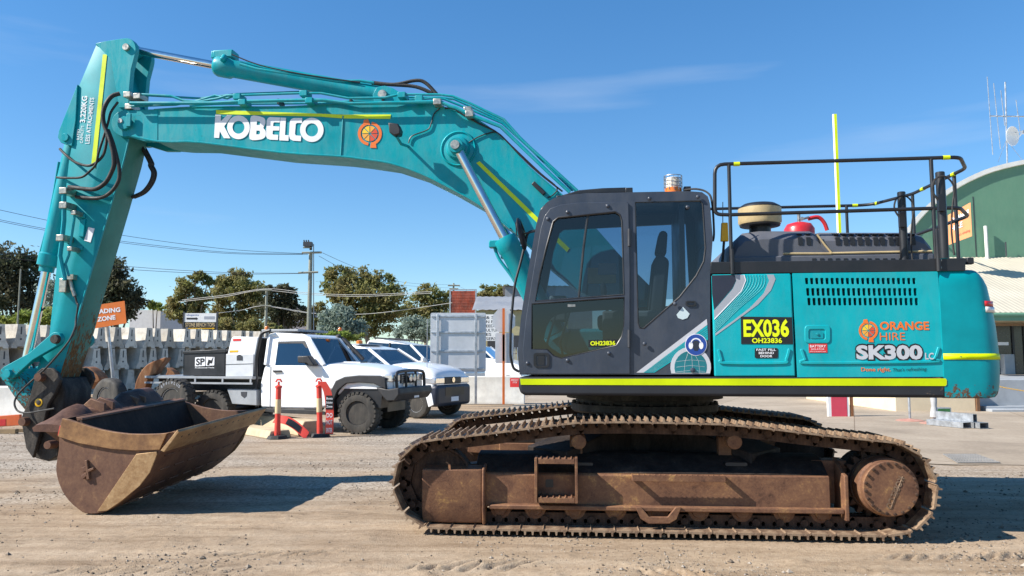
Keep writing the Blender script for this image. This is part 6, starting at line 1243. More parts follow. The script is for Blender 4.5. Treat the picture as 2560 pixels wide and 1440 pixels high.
# ---------------------------------------------------------------- passenger-type bodies
def car(px, py, th, name, label, cat, prof, roofp, wheels, WD=1.74, dark_front=True, r=.37, glassw=None, bm_=CARW, far=True):
    """prof: lower body outline, roofp: (belt rear, belt front, roof front, roof rear) as photo pixels on the near side plane"""
    g = GP(px, py); F = Frame(th, g.x, g.y); e = empty(name, (g.x, g.y, 0), label, cat); P = vparts(e, F); S_ = lambda pts, w: F.pls(pts, w)
    q = MB(); q.prism(S_(prof, .0), 0, WD); B = P(q, 'body', bm_, .06, seg=3)
    o = S_(roofp, .1); z0 = o[0][1]; z1 = o[3][1]
    ins = lambda z: .04+.16*(z-z0)/(z1-z0)
    n_ = [(a, ins(z), z) for a, z in o]; f_ = [(a, WD-ins(z), z) for a, z in o]
    for s_ in (n_, f_):
        for i, j in ((0, 3), (1, 2)): q = MB(); q.tube([s_[i], s_[j]], .045, 6); P(q, 'pillar', bm_, 0, B)
        mb_ = [tuple(Vector(s_[0]).lerp(Vector(s_[1]), .45)), tuple(Vector(s_[3]).lerp(Vector(s_[2]), .5))]; q = MB(); q.tube(mb_, .04, 6); P(q, 'pillar', DPLAST, 0, B)
        q = MB(); q.add([(a, b_, c) for a, b_, c in s_], [(0, 1, 2, 3)]); q.build('side_window', CARG, B)
    q = MB(); q.add([n_[1], n_[2], f_[2], f_[1]], [(0, 1, 2, 3)]); q.build('windscreen', CARG, B); q = MB(); q.add([n_[0], n_[3], f_[3], f_[0]], [(0, 1, 2, 3)]); q.build('rear_window', CARG, B)
    q = MB(); a, c = o[3], o[2]; q.prism([(a[0]-.05, a[1]-.03), (a[0], a[1]+.03), (a[0]+(c[0]-a[0])*.3, a[1]+.07), (a[0]+(c[0]-a[0])*.8, c[1]+.05), (c[0]+.05, c[1]-.01), (c[0], c[1]-.04)], .18, WD-.18); P(q, 'roof', bm_, .04, B, seg=3)
    for u in wheels:
        uu = F.pl(u, py-40, 0)[0]
        for w in (-.03, WD-.2): 
            vw = vwheel(uu, w, r, .24, WHITE if dark_front else GALV, 0, e, rz=-F.th)
    return e, F, P, B, S_
HX, HF_, P, B, S_ = car(1047, 1047, 27, 'ute', 'white dual-cab ute with dark front bumper parked behind the tray ute', 'ute',
    [(760, 925), (900, 915), (970, 915), (985, 926), (1040, 932), (1075, 944), (1084, 960), (1082, 1000), (1068, 1018), (1060, 985), (1030, 968), (1000, 985), (985, 1020), (760, 1010)],
    [(820, 915), (978, 916), (918, 872), (835, 866)], (1040, 780), dark_front=False, r=.38)
hs2 = [(975, 912, 0), (1005, 911, 0), (1040, 915, 0), (1065, 922, .01), (1080, 931, .04), (1088, 942, .08)]
q = hood_loft(HF_, [(S_([(a, b_)], 0)[0][0], S_([(a, b_)], 0)[0][1], c) for a, b_, c in hs2], S_([(1060, 970)], 0)[0][1], 1.74); P(q, 'bonnet', CARW, 0, B, sharp=50)
fu_ = max(p[0] for p in S_([(1086, 960)], 0)); zf = S_([(1086, 960)], 0)[0][1]
q = MB(); q.box(fu_-.35, fu_+.10, -.015, 1.755, zf-.60, zf-.03); BP = P(q, 'front_bumper', paint('navy_bumper', (.020, .026, .045), .45, .1), .10, B, seg=4)
q = MB(); q.box(fu_-.30, fu_+.04, -.012, .46, zf-.01, zf+.17); P(q, 'headlight', LAMP, .03, B); q = MB(); q.box(fu_-.30, fu_+.04, 1.28, 1.752, zf-.01, zf+.17); P(q, 'headlight', LAMP, .03, B)
q = MB(); q.box(fu_-.1, fu_+.04, .44, 1.3, zf-.02, zf+.17); GRL = P(q, 'grille', BLACK, .02, B)
for k in range(3): q = MB(); q.box(fu_+.04, fu_+.05, .46, 1.28, zf+.0+k*.055, zf+.02+k*.055); q.build('grille_bar', DARK, GRL)
q = MB(); q.lathe([(.065, 0), (.07, .012), (.055, .012)], (fu_+.05, .87, zf+.09), (1, 0, 0), 20); q.lathe([(.03, 0), (.035, .012), (.025, .012)], (fu_+.05, .87, zf+.10), (1, 0, 0), 16); q.build('badge', CHROME, GRL, sub='badge')
q = MB(); q.box(fu_+.10, fu_+.108, .68, 1.06, zf-.48, zf-.36); q.build('number_plate', WHITE_D, BP); q = MB(); q.box(fu_+.095, fu_+.106, .38, 1.36, zf-.32, zf-.10); q.build('air_intake', BLACK, BP)
q = MB(); q.prism(S_([(985, 1012), (1000, 978), (1030, 962), (1062, 980), (1072, 1018), (1085, 1012), (1080, 985), (1060, 962), (1030, 948), (995, 965), (975, 1010)], -.01), -.03, .1); P(q, 'wheel_flare', CARW, .01, B)
q = MB(); a = S_([(905, 868)], .3)[0]; q.box(a[0]-.45, a[0]-.1, .3, 1.4, a[1]+.06, a[1]+.10); RK = P(q, 'light_bar', GREYM, .01, B); q = MB(); q.lathe([(.09, 0), (.09, .08), (.05, .1)], (a[0]-.25, .5, a[1]+.10), (0, 0, 1), 12); q.build('beacon', AMBER, RK)
q = MB(); a = GP(1050, 960); v = S_([(1062, 938)], .1)[0]; q.tube([(v[0], .2, v[1]-.1), (v[0]+.0, .2, v[1]+1.5)], .009, 6); P(q, 'whip_aerial', GREYM, 0, B)
SU, SF, P, B, S_ = car(1090, 1005, 22, 'car', 'white four-wheel-drive wagon with roof rails behind the dual-cab ute', 'car',
    [(880, 908), (1000, 900), (1080, 903), (1140, 915), (1165, 930), (1165, 985), (880, 985)], [(900, 903), (1070, 905), (1025, 862), (920, 853)], (1120, 930))
for w in (.35, 1.4): q = MB(); a, b_ = S_([(930, 850)], .2)[0], S_([(1020, 858)], .2)[0]; q.tube([(a[0], w, a[1]+.09), (b_[0], w, b_[1]+.10)], .03, 6); P(q, 'roof_rail', BLACK, 0, B)
q = MB(); a = S_([(1058, 905)], 0)[0]; q.box(a[0], a[0]+.12, -.2, .0, a[1], a[1]+.16); P(q, 'mirror', CARW, .03, B)
car(1290, 975, 20, 'car', 'white wagon half hidden behind the small road sign beside the cab', 'car', [(1050, 898), (1200, 893), (1262, 900), (1296, 912), (1304, 925), (1304, 960), (1050, 955)], [(1060, 895), (1235, 897), (1200, 866), (1080, 860)], (1270, 1090))
# ================================================================ right side: depot building, signs and stock
GREENW = paint('green_wall_paint', (.12, .26, .17), .6, .06, .25, (.22, .32, .22), scale=.6); WHITEM = paint('white_trim', (.78, .77, .72), .6, .05, .1)
ROOFM = paint('cream_roof_sheet', (.52, .47, .37), .5, .05, .15, (.5, .45, .36), scale=.7); GREYROOF = paint('grey_roof_sheet', (.25, .26, .275), .6, .08, .2, (.2, .18, .16), metal=.0, scale=.5)
Yw = 34.0
D = empty('depot', (18, Yw, 0), 'green arched depot building with cream verandah roof at the right', 'building'); DX, DY = 18, Yw
def dpart(q, name, mat, bevel=0., par=None): q.xf(Matrix.Translation((-DX, -DY, 0))); return q.build(name, mat, par or D, 0, bevel)
arch = [(2255, 600), (2275, 576), (2300, 545), (2330, 515), (2370, 484), (2420, 455), (2480, 430), (2560, 411), (2640, 402), (2740, 398), (2840, 402), (2920, 411), (3000, 430), (3060, 455), (3110, 484), (3150, 515), (3200, 560), (3225, 600)]
ap = smooth([(WP(a, b_, Yw).x, WP(a, b_, Yw).z) for a, b_ in arch], 3)
q = MB(); q.prism(ap+[(ap[-1][0], .9), (ap[0][0], .9)], Yw, Yw+18, pts1=[(a+14, b_) for a, b_ in ap]+[(ap[-1][0]+14, .9), (ap[0][0]+14, .9)]); dpart(q, 'hall', GREENW)
cen = (sum(p[0] for p in ap)/len(ap), 5.); nr_ = [Vector((-(ap[min(i+1, len(ap)-1)][1]-ap[max(i-1, 0)][1]), ap[min(i+1, len(ap)-1)][0]-ap[max(i-1, 0)][0])).normalized() for i in range(len(ap))]
out_ = [(p[0]+n_.x*.20, p[1]+n_.y*.20) for p, n_ in zip(ap, nr_)]; in_ = [(p[0]+n_.x*.004, p[1]+n_.y*.004) for p, n_ in zip(ap, nr_)]
q = MB(); q.prism(out_+in_[::-1], Yw-.12, Yw+18.2, pts1=[(a+14.2, b_) for a, b_ in out_+in_[::-1]]); dpart(q, 'roof', WHITEM)
for px in (2433, 2600): a = WP(px, 500, Yw-.01); q = MB(); q.box(a.x-.02, a.x+.02, Yw-.012, Yw-.002, 6.1, 9.6 if px > 2500 else 8.9); dpart(q, 'panel_joint', DARK)
a = WP(2468, 645, Yw-.2); b_ = WP(2468, 565, Yw-.2); q = MB(); q.cyl((a.x, Yw-.2, a.z-.3), (a.x, Yw-.2, b_.z), .07, n=10); dpart(q, 'vent_pipe', WHITEM)
a = WP(2516, 640, Yw-.2); b_ = WP(2516, 605, Yw-.2); q = MB(); q.cyl((a.x, Yw-.2, a.z), (a.x, Yw-.2, b_.z), .03, n=8); dpart(q, 'vent_pipe', DARK)
# verandah roof: corrugated sheet
Ye = 27.5; ze = WP(2500, 781, Ye).z; zr = WP(2500, 643, Yw-.05).z; x0, x1 = 15.6, 46.0; n = int((x1-x0)/.0475); vs = []; fs = []
for k in range(n+1):
    x = x0+k*.0475; dz_ = .012*math.cos(k*math.pi/2) if k % 4 in (0, 2) else 0.
    vs += [(x, Ye, ze+dz_), (x, Yw-.05, zr+dz_)]
    if k: fs.append((2*k-2, 2*k, 2*k+1, 2*k-1))
q = MB(); q.add(vs, fs); dpart(q, 'verandah_roof', ROOFM)
q = MB(); q.box(x0, x1, Ye-.04, Ye+.02, ze-.30, ze-.03); dpart(q, 'fascia', GREENW)
q = MB(); q.tube([(x0, Ye-.10, ze-.08), (x1, Ye-.10, ze-.08)], .07, 8); dpart(q, 'gutter', GREENW)
q = MB(); q.box(16.2, 46, 30, 30.2, .95, ze+.75); FW = dpart(q, 'front_wall', CREAMW)
# glazed door in the front wall
a = WP(2492, 942, 29.9); b_ = WP(2556, 815, 29.9)
q = MB(); q.box(a.x, b_.x+2.2, 29.93, 29.995, .96, b_.z); q.xf(Matrix.Translation((-DX, -DY, 0))); DRO = q.build('door', paint('door_bronze', (.025, .024, .024), .25, .1, coat=.5), D)
for xx in (a.x, a.x+.72, b_.x+.05, b_.x+1.1): q = MB(); q.box(xx-.04, xx+.04, 29.88, 29.928, .97, b_.z+.04); q.xf(Matrix.Translation((-DX, -DY, 0))); q.build('door_frame', BLACK, DRO)
q = MB(); q.box(a.x-.05, b_.x+2.3, 29.86, 29.93, b_.z, b_.z+.10); q.xf(Matrix.Translation((-DX, -DY, 0))); q.build('lintel', paint('timber_trim', (.28, .17, .09), .7, .1), DRO)
q = MB(); q.box(a.x+.1, a.x+.55, 29.915, 29.925, 2.1, 2.22); q.xf(Matrix.Translation((-DX, -DY, 0))); q.build('sticker', WHITE_D, DRO)
q = MB(); q.box(a.x+.15, a.x+.55, 29.6, 29.9, .96, 1.75); dpart(q, 'ticket_machine', GREYM, .02)
# loading platform in front
xp = GP(2240, 1029); xq = GP(2457, 1031); Yp = xp.y
q = MB(); q.box(xp.x, xq.x, Yp, 30, 0, .93); tag(q.build('loading_platform', CREAMW, None, 0, .01), 'low cream-painted loading platform wall below the counterweight', 'platform')
q = MB(); q.box(xq.x+.01, xq.x+.10, Yp-.06, Yp+.05, 0, 1.0); tag(q.build('corner_post', paint('brown_post', (.16, .08, .04), .7, .1)), 'brown corner post at the end of the cream platform', 'post')
q = MB(); q.box(xq.x+.12, 30, Yp+.35, 30, 0, .94); q.prism_x([(Yp-.3, 0), (Yp+.345, 0), (Yp+.345, .16), (Yp+.0, .16), (Yp+.0, .08), (Yp-.3, .08)], xq.x+.3, 22); tag(q.build('loading_bay', GREYM, None, 0, .01, sub='step'), 'grey loading bay wall with a low step under the glass door', 'platform')
for k, px in enumerate((2300, 2345)):
    a = GP(px, 1030); q = MB(); q.box(a.x-.006, a.x+.006, Yp-.006, Yp-.001, .02, .9)
# yellow chain in front of the bay
a, b_ = WP(2478, 962, 21.5), WP(2640, 985, 21.5); CH = empty('safety_chain', (a.x, 21.5, 0), 'yellow plastic chain strung across the loading bay', 'chain')
for k in range(46):
    t = k/45; p = a.lerp(b_, t)-Vector((a.x, 21.5, 0)); p.z -= .10*4*t*(1-t)*.4; q = MB(); ang = k % 2
    q.tube([p+Vector((.028*math.cos(2*math.pi*j/8), .014*math.sin(2*math.pi*j/8) if ang else 0, 0 if ang else .014*math.sin(2*math.pi*j/8))) for j in range(8)], .006, 4, closed=True); q.build('link', YELLOWM, CH)
for p in (b_,): q = MB(); q.cyl((p.x-a.x, 0, 0), (p.x-a.x, 0, p.z+.08), .03, n=10); q.build('post', YELLOWM, CH)
# orange hire sign on the gable
cs = [WP(2370, 538, 31.5), WP(2426, 506, 30.6), WP(2430, 590, 30.6), WP(2372, 612, 31.5)]
OS = empty('hire_sign', cs[3], 'orange company sign with white lettering on the green building', 'sign'); o0 = cs[3].copy()
SO = paint('salmon_sign', (.70, .26, .10), .6, .05); q = MB(); q.add([tuple(c-o0) for c in cs]+[tuple(c-o0+Vector((.03, .06, 0))) for c in cs], [(0, 1, 2, 3), (7, 6, 5, 4), (0, 4, 5, 1), (1, 5, 6, 2), (2, 6, 7, 3), (3, 7, 4, 0)]); q.build('panel', SO, OS)
def skew_text(s, fx0, fx1, fy, h, mat, bold=.03):
    v, f = text_mesh(s, bold); lo = v.min(0); hi = v.max(0); q = MB(); vs = []
    for x, y in v:
        t = fx0+(fx1-fx0)*(x-lo[0])/(hi[0]-lo[0]); g_ = fy-h*y/.72; top_ = cs[0].lerp(cs[1], t); bt = cs[3].lerp(cs[2], t); vs.append(tuple(top_.lerp(bt, g_)-o0+Vector((-.01, -.02, 0))))
    q.add(vs, f); q.build('lettering', mat, OS, flip=False)
skew_text('ORANGE', .12, .92, .34, .17, WHITE_D); skew_text('HIRE', .12, .62, .60, .17, WHITE_D, .01); skew_text("That's refreshing", .35, .92, .84, .08, RED_D, 0)
q = MB(); a = (cs[0]+cs[2])/2-o0; q.tube([a+Vector((.05, .08, 0)), a+Vector((.6, 2.9, 0))], .05, 6); q.build('bracket', DARK, OS)
# roof aerials and dish
Ya = 36.0; a = WP(2519, 425, Ya); AE = empty('aerial_mast', (a.x, Ya, a.z-1), 'roof mast with aerial rods and white satellite dish', 'aerial'); rel = lambda px, py, dy=0: WP(px, py, Ya+dy)-Vector((a.x, Ya, a.z-1))
q = MB(); q.tube([rel(2519, 440), rel(2513, 205)], .035, 8); q.build('mast', GALV, AE)
q = MB(); q.tube([rel(2474, 290), rel(2600, 292)], .03, 6); q.build('boom_rod', GALV, AE)
for x0_, y0_, x1_, y1_ in ((2468, 192, 2482, 387), (2484, 208, 2501, 372), (2502, 226, 2512, 314), (2540, 250, 2552, 340)): q = MB(); q.tube([rel(x0_, y0_), rel(x1_, y1_)], .02, 6); q.build('aerial_rod', GALV, AE)
c = rel(2532, 340, -.3); q = MB(); q.lathe([(.01, .10), (.2, .085), (.36, .04), (.46, 0), (.47, .01), (.36, .06), (.2, .11), (.01, .125)], c, (-.35, .85, .1), 28); DI = q.build('dish', WHITE, AE)
q = MB(); q.tube([c+Vector((.1, -.05, -.2)), c+Vector((.15, -.55, .02))], .02, 6); q.box(c.x+.08, c.x+.24, c.y-.62, c.y-.50, c.z-.06, c.z+.10); q.tube([c+Vector((.2, .1, .2)), c+Vector((.15, -.55, .05))], .015, 6); q.build('feed_arm', GALV, DI, sub='feed_strut')
for px in (2495, 2560): q = MB(); q.tube([rel(2516, 350), rel(px, 405, -.3)], .010, 4); q.build('guy_wire', GALV, AE)
# pink panel, orange post, disc-based posts, steel sections, green case
a = GP(2078, 1042); q = MB(); q.box(0, .43, -.05, .05, 0, 1.05); PK = q.build('panel_board', paint('pink_red_panel', (.62, .06, .10), .5, .06), None, 0, .008, loc=(a.x, a.y, 0)); tag(PK, 'pink-red upright panel with white edges under the counterweight', 'panel')
for x in (-.09, .432): q = MB(); q.box(x, x+.085 if x < 0 else x+.05, -.045, .045, 0, 1.05); q.build('edge_strip', WHITE, PK)
a = GP(2130, 1042); q = MB(); q.box(-.035, .035, -.035, .035, 0, 1.4); tag(q.build('orange_post', ORUST, None, 0, .004, loc=(a.x, a.y, 0)), 'square orange-brown post beside the pink panel', 'post')
DISC = paint('dusty_red_disc', (.42, .20, .15), .8, .1, .4, (.4, .33, .25))
for k, (px, py) in enumerate(((2275, 1053), (2337, 1060))):
    a = GP(px, py); e = empty('stanchion', (a.x, a.y, 0), ('plain steel stanchion on a dusty red disc base', 'stanchion wrapped in grey cover on a dusty red disc base')[k], 'stanchion', 'stanchions on red discs')
    q = MB(); q.lathe([(.33, .01), (.33, .02), (.25, .045), (.06, .06), (.04, .07)], (0, 0, 0), (0, 0, 1), 28); q.build('base', DISC, e); q = MB(); q.cyl((0, 0, .05), (0, 0, 1.05), .03, n=10); q.build('post', GALV, e)
    if k: q = MB(); q.lathe([(.05, .16), (.10, .17), (.085, .3), (.06, .42), (.075, .6), (.05, .9)], (0, 0, 0), (0, 0, 1), 10); q.build('cover', paint('grey_wrap', (.42, .42, .42), .8, .12), e)
def rhs(px, py, L_, w_, h_, z0, label, dx=0.):
    a = GP(px, py); q = MB(); t = .008
    q.plate([(0, 0), (w_, 0), (w_, h_), (0, h_)], [[(t, t), (w_-t, t), (w_-t, h_-t), (t, h_-t)]], 0, L_)
    o = q.build('steel_section', GALV, None, R(18), 0, loc=(a.x+dx, a.y, z0)); tag(o, label, 'steel', 'galvanised steel sections'); return o
rhs(2408, 1073, 1.0, .26, .13, .02, 'wide galvanised box section, the left one lying on the concrete'); rhs(2435, 1073, 1.0, .10, .13, .02, 'narrow rusty box section between two wide ones on the concrete'); rhs(2450, 1074, 1.0, .26, .13, .02, 'wide galvanised box section, the right one lying on the concrete'); rhs(2434, 1073, 1.0, .12, .18, .155, 'upright box section on top of the three steel sections')
a = GP(2342, 1037); q = MB(); q.box(0, .42, 0, .25, 0, .20); CSE = q.build('equipment_case', GALV, None, 0, .01, loc=(a.x, a.y, 0)); tag(CSE, 'small silver case with a green front by the platform wall', 'case'); q = MB(); q.box(.04, .38, -.006, -.001, .03, .17); q.build('green_front', paint('green_mesh', (.04, .16, .05), .7, .2), CSE)
# ================================================================ middle distance: sign backs
Ys = 25.2
def sign_back(px0, px1, py0, py1, Y, label, posts, ribs, post_mat, name='road_sign', foot=1000):
    a = WP(px0, py1, Y); b_ = WP(px1, py0, Y); e = empty(name, (a.x, Y, 0), label, 'sign'); q = MB()
    pts = rrect(0, a.z, b_.x-a.x, b_.z, .06); q.prism(pts, .0, .012); q.build('panel', ALU, e)
    for px in posts: x = WP(px, py1, Y).x-a.x; q = MB(); q.box(x-.04, x+.04, -.085, -.035, 0.1, b_.z-.05); q.build('post', post_mat, e, bevel=.006)
    for py in ribs: z = WP(px0, py, Y).z; q = MB(); q.box(.03, b_.x-a.x-.03, -.034, -.002, z-.03, z+.03); q.build('rib', GALV, e, bevel=.006)
    return e
sign_back(1075, 1215, 782, 930, Ys, 'large aluminium road sign seen from behind on two posts', (1094, 1190), (791, 831, 878, 922), GALV)
e = sign_back(1238, 1284, 832, 908, Ys-.2, 'narrow aluminium sign back on an orange post beside the cab', (1259,), (), paint('orange_post_paint', (.62, .14, .02), .5, .08))
oc8 = [(1246, 772), (1272, 772), (1288, 790), (1288, 814), (1274, 830), (1246, 830), (1231, 812), (1231, 790)]; P8 = [WP(a, b_, Ys-.19) for a, b_ in oc8]; x0_ = e.location.x; q = MB(); q.prism([(p.x-x0_, p.z) for p in P8], .02, .032); q.build('octagon_panel', ALU, e)
z = WP(1259, 772, Ys).z; q = MB(); xx = WP(1259, 800, Ys-.2).x-x0_; q.box(xx-.04, xx+.04, -.085, -.035, 1.5, z); q.build('post_top', MATS['orange_post_paint'], e)
# ================================================================ far background buildings
def far_box(px0, px1, py0, py1, Y, dep, mat, label, roof=None, roofm=None, cat='building', name='far_building'):
    a = WP(px0, py1, Y); b_ = WP(px1, py0, Y); e = empty(name, (a.x, Y, 0), label, cat); q = MB(); q.box(0, b_.x-a.x, 0, dep, 0, b_.z); q.build('wall', mat, e)
    if roof:
        w_ = b_.x-a.x; q = MB(); n = int(w_/.5); vs = []; fs = []
        for k in range(n*2+1):
            x = -.3+(w_+.6)*k/(n*2); d_ = .05*(k % 2); vs += [(x, -.4, b_.z+d_), (x, dep*.5, b_.z+roof+d_), (x, dep+.4, b_.z+d_)]
            if k: fs += [(3*k-3, 3*k, 3*k+1, 3*k-2), (3*k-2, 3*k+1, 3*k+2, 3*k-1)]
        q.add(vs, fs); q.build('roof', roofm or GREYROOF, e)
    return e
OCH = paint('ochre_wall', (.42, .38, .22), .8, .08); PALEB = paint('pale_far_wall', (.62, .61, .60), .8, .06); MAUVE = paint('grey_far_wall', (.36, .34, .36), .8, .06)
FB = far_box(1190, 1420, 776, 900, 58, 14, OCH, 'ochre factory with grey corrugated roof beyond the road signs', 1.6)
far_box(1262, 1480, 716, 800, 75, 10, GREYROOF, 'grey corrugated shed rising behind the ochre factory', .4)
far_box(322, 402, 775, 850, 85, 10, PALEB, 'pale white building between the dark tree and the gums'); far_box(690, 772, 768, 850, 95, 12, MAUVE, 'grey concrete building behind the power pole')
for px in (1230, 1268, 1296): a = WP(px, 855, 57.95); q = MB(); q.box(a.x-FB.location.x-.35, a.x-FB.location.x+.35, -.06, .02, a.z-.5, a.z+.5); q.build('window', DARK, FB)
# trade board with cut-off words
a = WP(1213, 852, 56); b_ = WP(1248, 786, 56); e = empty('trade_board', (a.x, 56, 0), 'white trade board of black lettering beyond the large sign', 'sign'); q = MB(); q.box(-.9, b_.x-a.x, 0, .05, a.z, b_.z); q.build('panel', WHITE, e)
for x in (-.8, b_.x-a.x-.1): q = MB(); q.box(x-.05, x+.05, .051, .15, 0, b_.z); q.build('post', GALV, e)
for k, t in enumerate(('& S', 'N PR', 'EED', 'ULTUR', 'ES', 'SERS')): py = 797+k*10.6; c = WP(1216, py, 56); q = MB(); text_on(q, t, (.06, c.z), (.06+.19*len(t), c.z), .21, -.004, bold=.01); q.build('lettering', BLACK_D, e, flip=False)
# red louvre billboard
a = WP(1125, 782, 66); b_ = WP(1190, 727, 66); e = empty('louvre_billboard', (a.x, 66, 0), 'rusty red slatted billboard standing above the sign backs', 'billboard'); W_ = b_.x-a.x
for k in range(14): z = a.z+(b_.z-a.z)*(k+.5)/14; q = MB(); q.box(.05, W_-.05, -.03, .03, z-.045, z+.045); q.build('slat', paint('faded_red_slat', (.42, .07, .03), .7, .3, .3, (.5, .4, .35), scale=1.2), e)
q = MB(); q.box(.1, W_-.1, .05, .09, a.z, b_.z); q.build('backing', MATS['faded_red_slat'], e)
for x in (0, W_): q = MB(); q.box(x-.06, x+.06, -.06, .12, 0, b_.z+.06); q.build('frame_post', GALV, e)
q = MB(); q.box(-.06, W_+.06, -.06, .12, b_.z+.061, b_.z+.14); q.build('frame_top', GALV, e)
# palisade fence
a = WP(1214, 900, 50); e = empty('palisade_fence', (a.x, 50, 0), 'rusty palisade fence below the trade board', 'fence')
for k in range(26): q = MB(); x = k*.16; q.box(x-.03, x+.03, -.01, .01, .1, 2.3+.1*(k % 2)*0); q.build('pale', GALV, e)
for z in (.5, 1.9): q = MB(); q.box(-.1, 4.2, .012, .05, z-.03, z+.03); q.build('rail', ORUST, e)
# STONE BENCH TOPS sign
a = WP(460, 822, 52); b_ = WP(541, 783, 52); e = empty('stone_sign', (a.x, 52, 0), 'roadside board lettered STONE BENCH TOPS with yellow arrow', 'sign'); W_ = b_.x-a.x; zf_ = lambda t: a.z+(b_.z-a.z)*t
q = MB(); q.box(0, W_, 0, .06, zf_(.44), b_.z); q.build('upper_panel', WHITE, e); q = MB(); q.box(0, W_, 0, .06, zf_(.08), zf_(.43)); q.build('lower_panel', BLACK_D, e)
def st(s, x0_, x1_, t, h, mat, bold=.02): q = MB(); text_on(q, s, (W_*x0_, zf_(t)), (W_*x1_, zf_(t)), h, -.006, bold=bold); q.build('lettering', mat, e, flip=False)
st('STONE BENCH TOPS', .04, .96, .15, .26, CREAM); st('elegante', .06, .45, .84, .13, BLUE_D, 0)
q = MB(); q.prism([(.15, zf_(.60)), (W_*.36, zf_(.60)), (W_*.36, zf_(.56)), (W_*.43, zf_(.655)), (W_*.36, zf_(.75)), (W_*.36, zf_(.71)), (.15, zf_(.71))], -.01, -.002); q.build('arrow', BLACK_D, e)
q = MB(); q.prism([(.3, zf_(.0)), (W_*.9, zf_(.0)), (W_*.9, zf_(-.05)), (W_*.97, zf_(.025)), (W_*.9, zf_(.10)), (W_*.9, zf_(.05)), (.3, zf_(.05))], -.03, -.012); q.build('arrow', YELLOWM, e)
q = MB(); q.box(W_*.62, W_*.95, -.008, -.002, zf_(.62), zf_(.80)); q.build('small_panel', GREY_D, e)
for x in (-.05, W_+.05): q = MB(); q.box(x-.05, x+.05, -.02, .1, 0, b_.z+.1); q.build('post', DARK, e)
# ================================================================ power poles and lines
POLE = paint('weathered_pole', (.26, .27, .22), .85, .12, scale=3)
def pole(px, ytop, Y, r, label, arms, base=0):
    t = WP(px, ytop, Y); e = empty('power_pole', (t.x, Y, 0), label, 'pole', 'power poles'); q = MB(); q.lathe([(r, 0), (r*.7, t.z)], (0, 0, 0), (0, 0, 1), 12); q.build('pole', POLE, e)
    for (x0_, y0_, x1_, y1_, th) in arms: a = WP(x0_, y0_, Y)-e.location; b_ = WP(x1_, y1_, Y)-e.location; q = MB(); q.tube([a+Vector((0, -.2, 0)), b_+Vector((0, -.2, 0))], th, 6); q.build('cross_arm', POLE, e)
    return e
PA = pole(777, 630, 50, .17, 'tall timber power pole with switchgear on top behind the ute', [(757, 633, 806, 632, .07), (748, 683, 797, 681, .07), (760, 620, 780, 620, .05)])
for k in range(3):
    c = WP(766+k*5.5, 608, 50)-PA.location; q = MB(); q.tube([c+Vector((0, -.2, -.2)), c+Vector((-.12, -.2, .18))], .05, 6); q.build('insulator', DARK, PA)
c = WP(773, 611, 50)-PA.location; q = MB(); q.box(c.x-.3, c.x+.25, -.4, .0, c.z-.16, c.z+.12); q.build('switchgear', DARK, PA); c2_ = WP(784, 610, 50)-PA.location; c3_ = WP(784, 830, 50)-PA.location; q = MB(); q.tube([c2_, c3_], .035, 6); q.build('conduit', GREYM, PA)
q = MB(); q.tube([WP(777, 625, 50)-PA.location, WP(777, 606, 50)-PA.location], .09, 8); q.build('pole_top', DARK, PA)
PB_ = pole(667, 722, 60, .13, 'shorter power pole with two cross arms in front of gum trees', [(650, 726, 682, 726, .06), (652, 764, 680, 765, .05)])
PC_ = pole(1134, 708, 120, .2, 'distant power pole above the red billboard', [(1120, 714, 1150, 714, .12), (1124, 722, 1146, 722, .1)])
LPO = pole(52, 672, 48, .06, 'thin grey lighting pole against the dark left tree', [])
def wire(pts, Y, r=.014):
    P_ = [WP(a, b_, y) for (a, b_), y in zip(pts, Y if isinstance(Y, (list, tuple)) else [Y]*len(pts))]; o0 = P_[0].copy(); q = MB(); q.tube(smooth([tuple(p-o0) for p in P_], 6), r, 5); o = q.build('power_line', paint('line_dark', (.03, .03, .035), .6), None, loc=o0); return o
W_DARK = [([(-40, 516), (120, 551), (305, 588), (560, 622), (757, 634)], [40, 43, 46, 48, 50], 'top dark power line running from left edge to tall pole'), ([(-40, 541), (120, 573), (305, 603), (560, 630), (757, 635)], [40, 43, 46, 48, 50], 'second dark power line below the top one at left'), ([(-40, 545), (120, 577), (305, 607), (560, 633), (770, 636)], [41, 44, 47, 48.5, 50], 'third dark power line close beneath the second at left'),
          ([(0, 632), (90, 642), (330, 667), (560, 681), (748, 683)], [44, 45, 47, 49, 50], 'upper of two lower lines left of tall pole'), ([(0, 645), (90, 652), (330, 674), (560, 685), (750, 684)], [44, 45, 47, 49, 50], 'lower of two lower lines left of tall pole'),
          ([(806, 632), (900, 672), (1010, 706), (1130, 712)], [50, 65, 90, 120], 'dark line from tall pole over gum tree to distant pole'), ([(797, 640), (880, 680), (1000, 712), (1124, 720)], [50, 65, 90, 120], 'lower dark line from tall pole to distant pole'), ([(1134, 710), (1160, 722), (1190, 745)], [120, 110, 100], 'short dark line dropping right of the distant pole')]
W_PALE = [([(455, 750), (560, 738), (667, 722), (770, 732), (900, 737), (1080, 729)], 60, 'pale line along the gum trees over the shorter pole'), ([(445, 755), (560, 742), (655, 726), (770, 736), (900, 741), (1080, 733)], 60.2, 'second pale line just under the first over the shorter pole'), ([(540, 783), (600, 776), (660, 765), (760, 781), (860, 786), (960, 781), (1130, 757)], 60.4, 'low pale cable sagging below the shorter pole'), ([(670, 764), (740, 776), (800, 785), (870, 785)], 60.6, 'lowest pale cable right of the shorter pole')]
for pts, Y, lb in W_DARK: tag(wire(pts, Y), lb, 'power line')
for pts, Y, lb in W_PALE:
    o = wire(pts, Y, .022); o.data.materials.clear(); o.data.materials.append(paint('line_pale', (.55, .54, .50), .6)); tag(o, lb, 'power line')
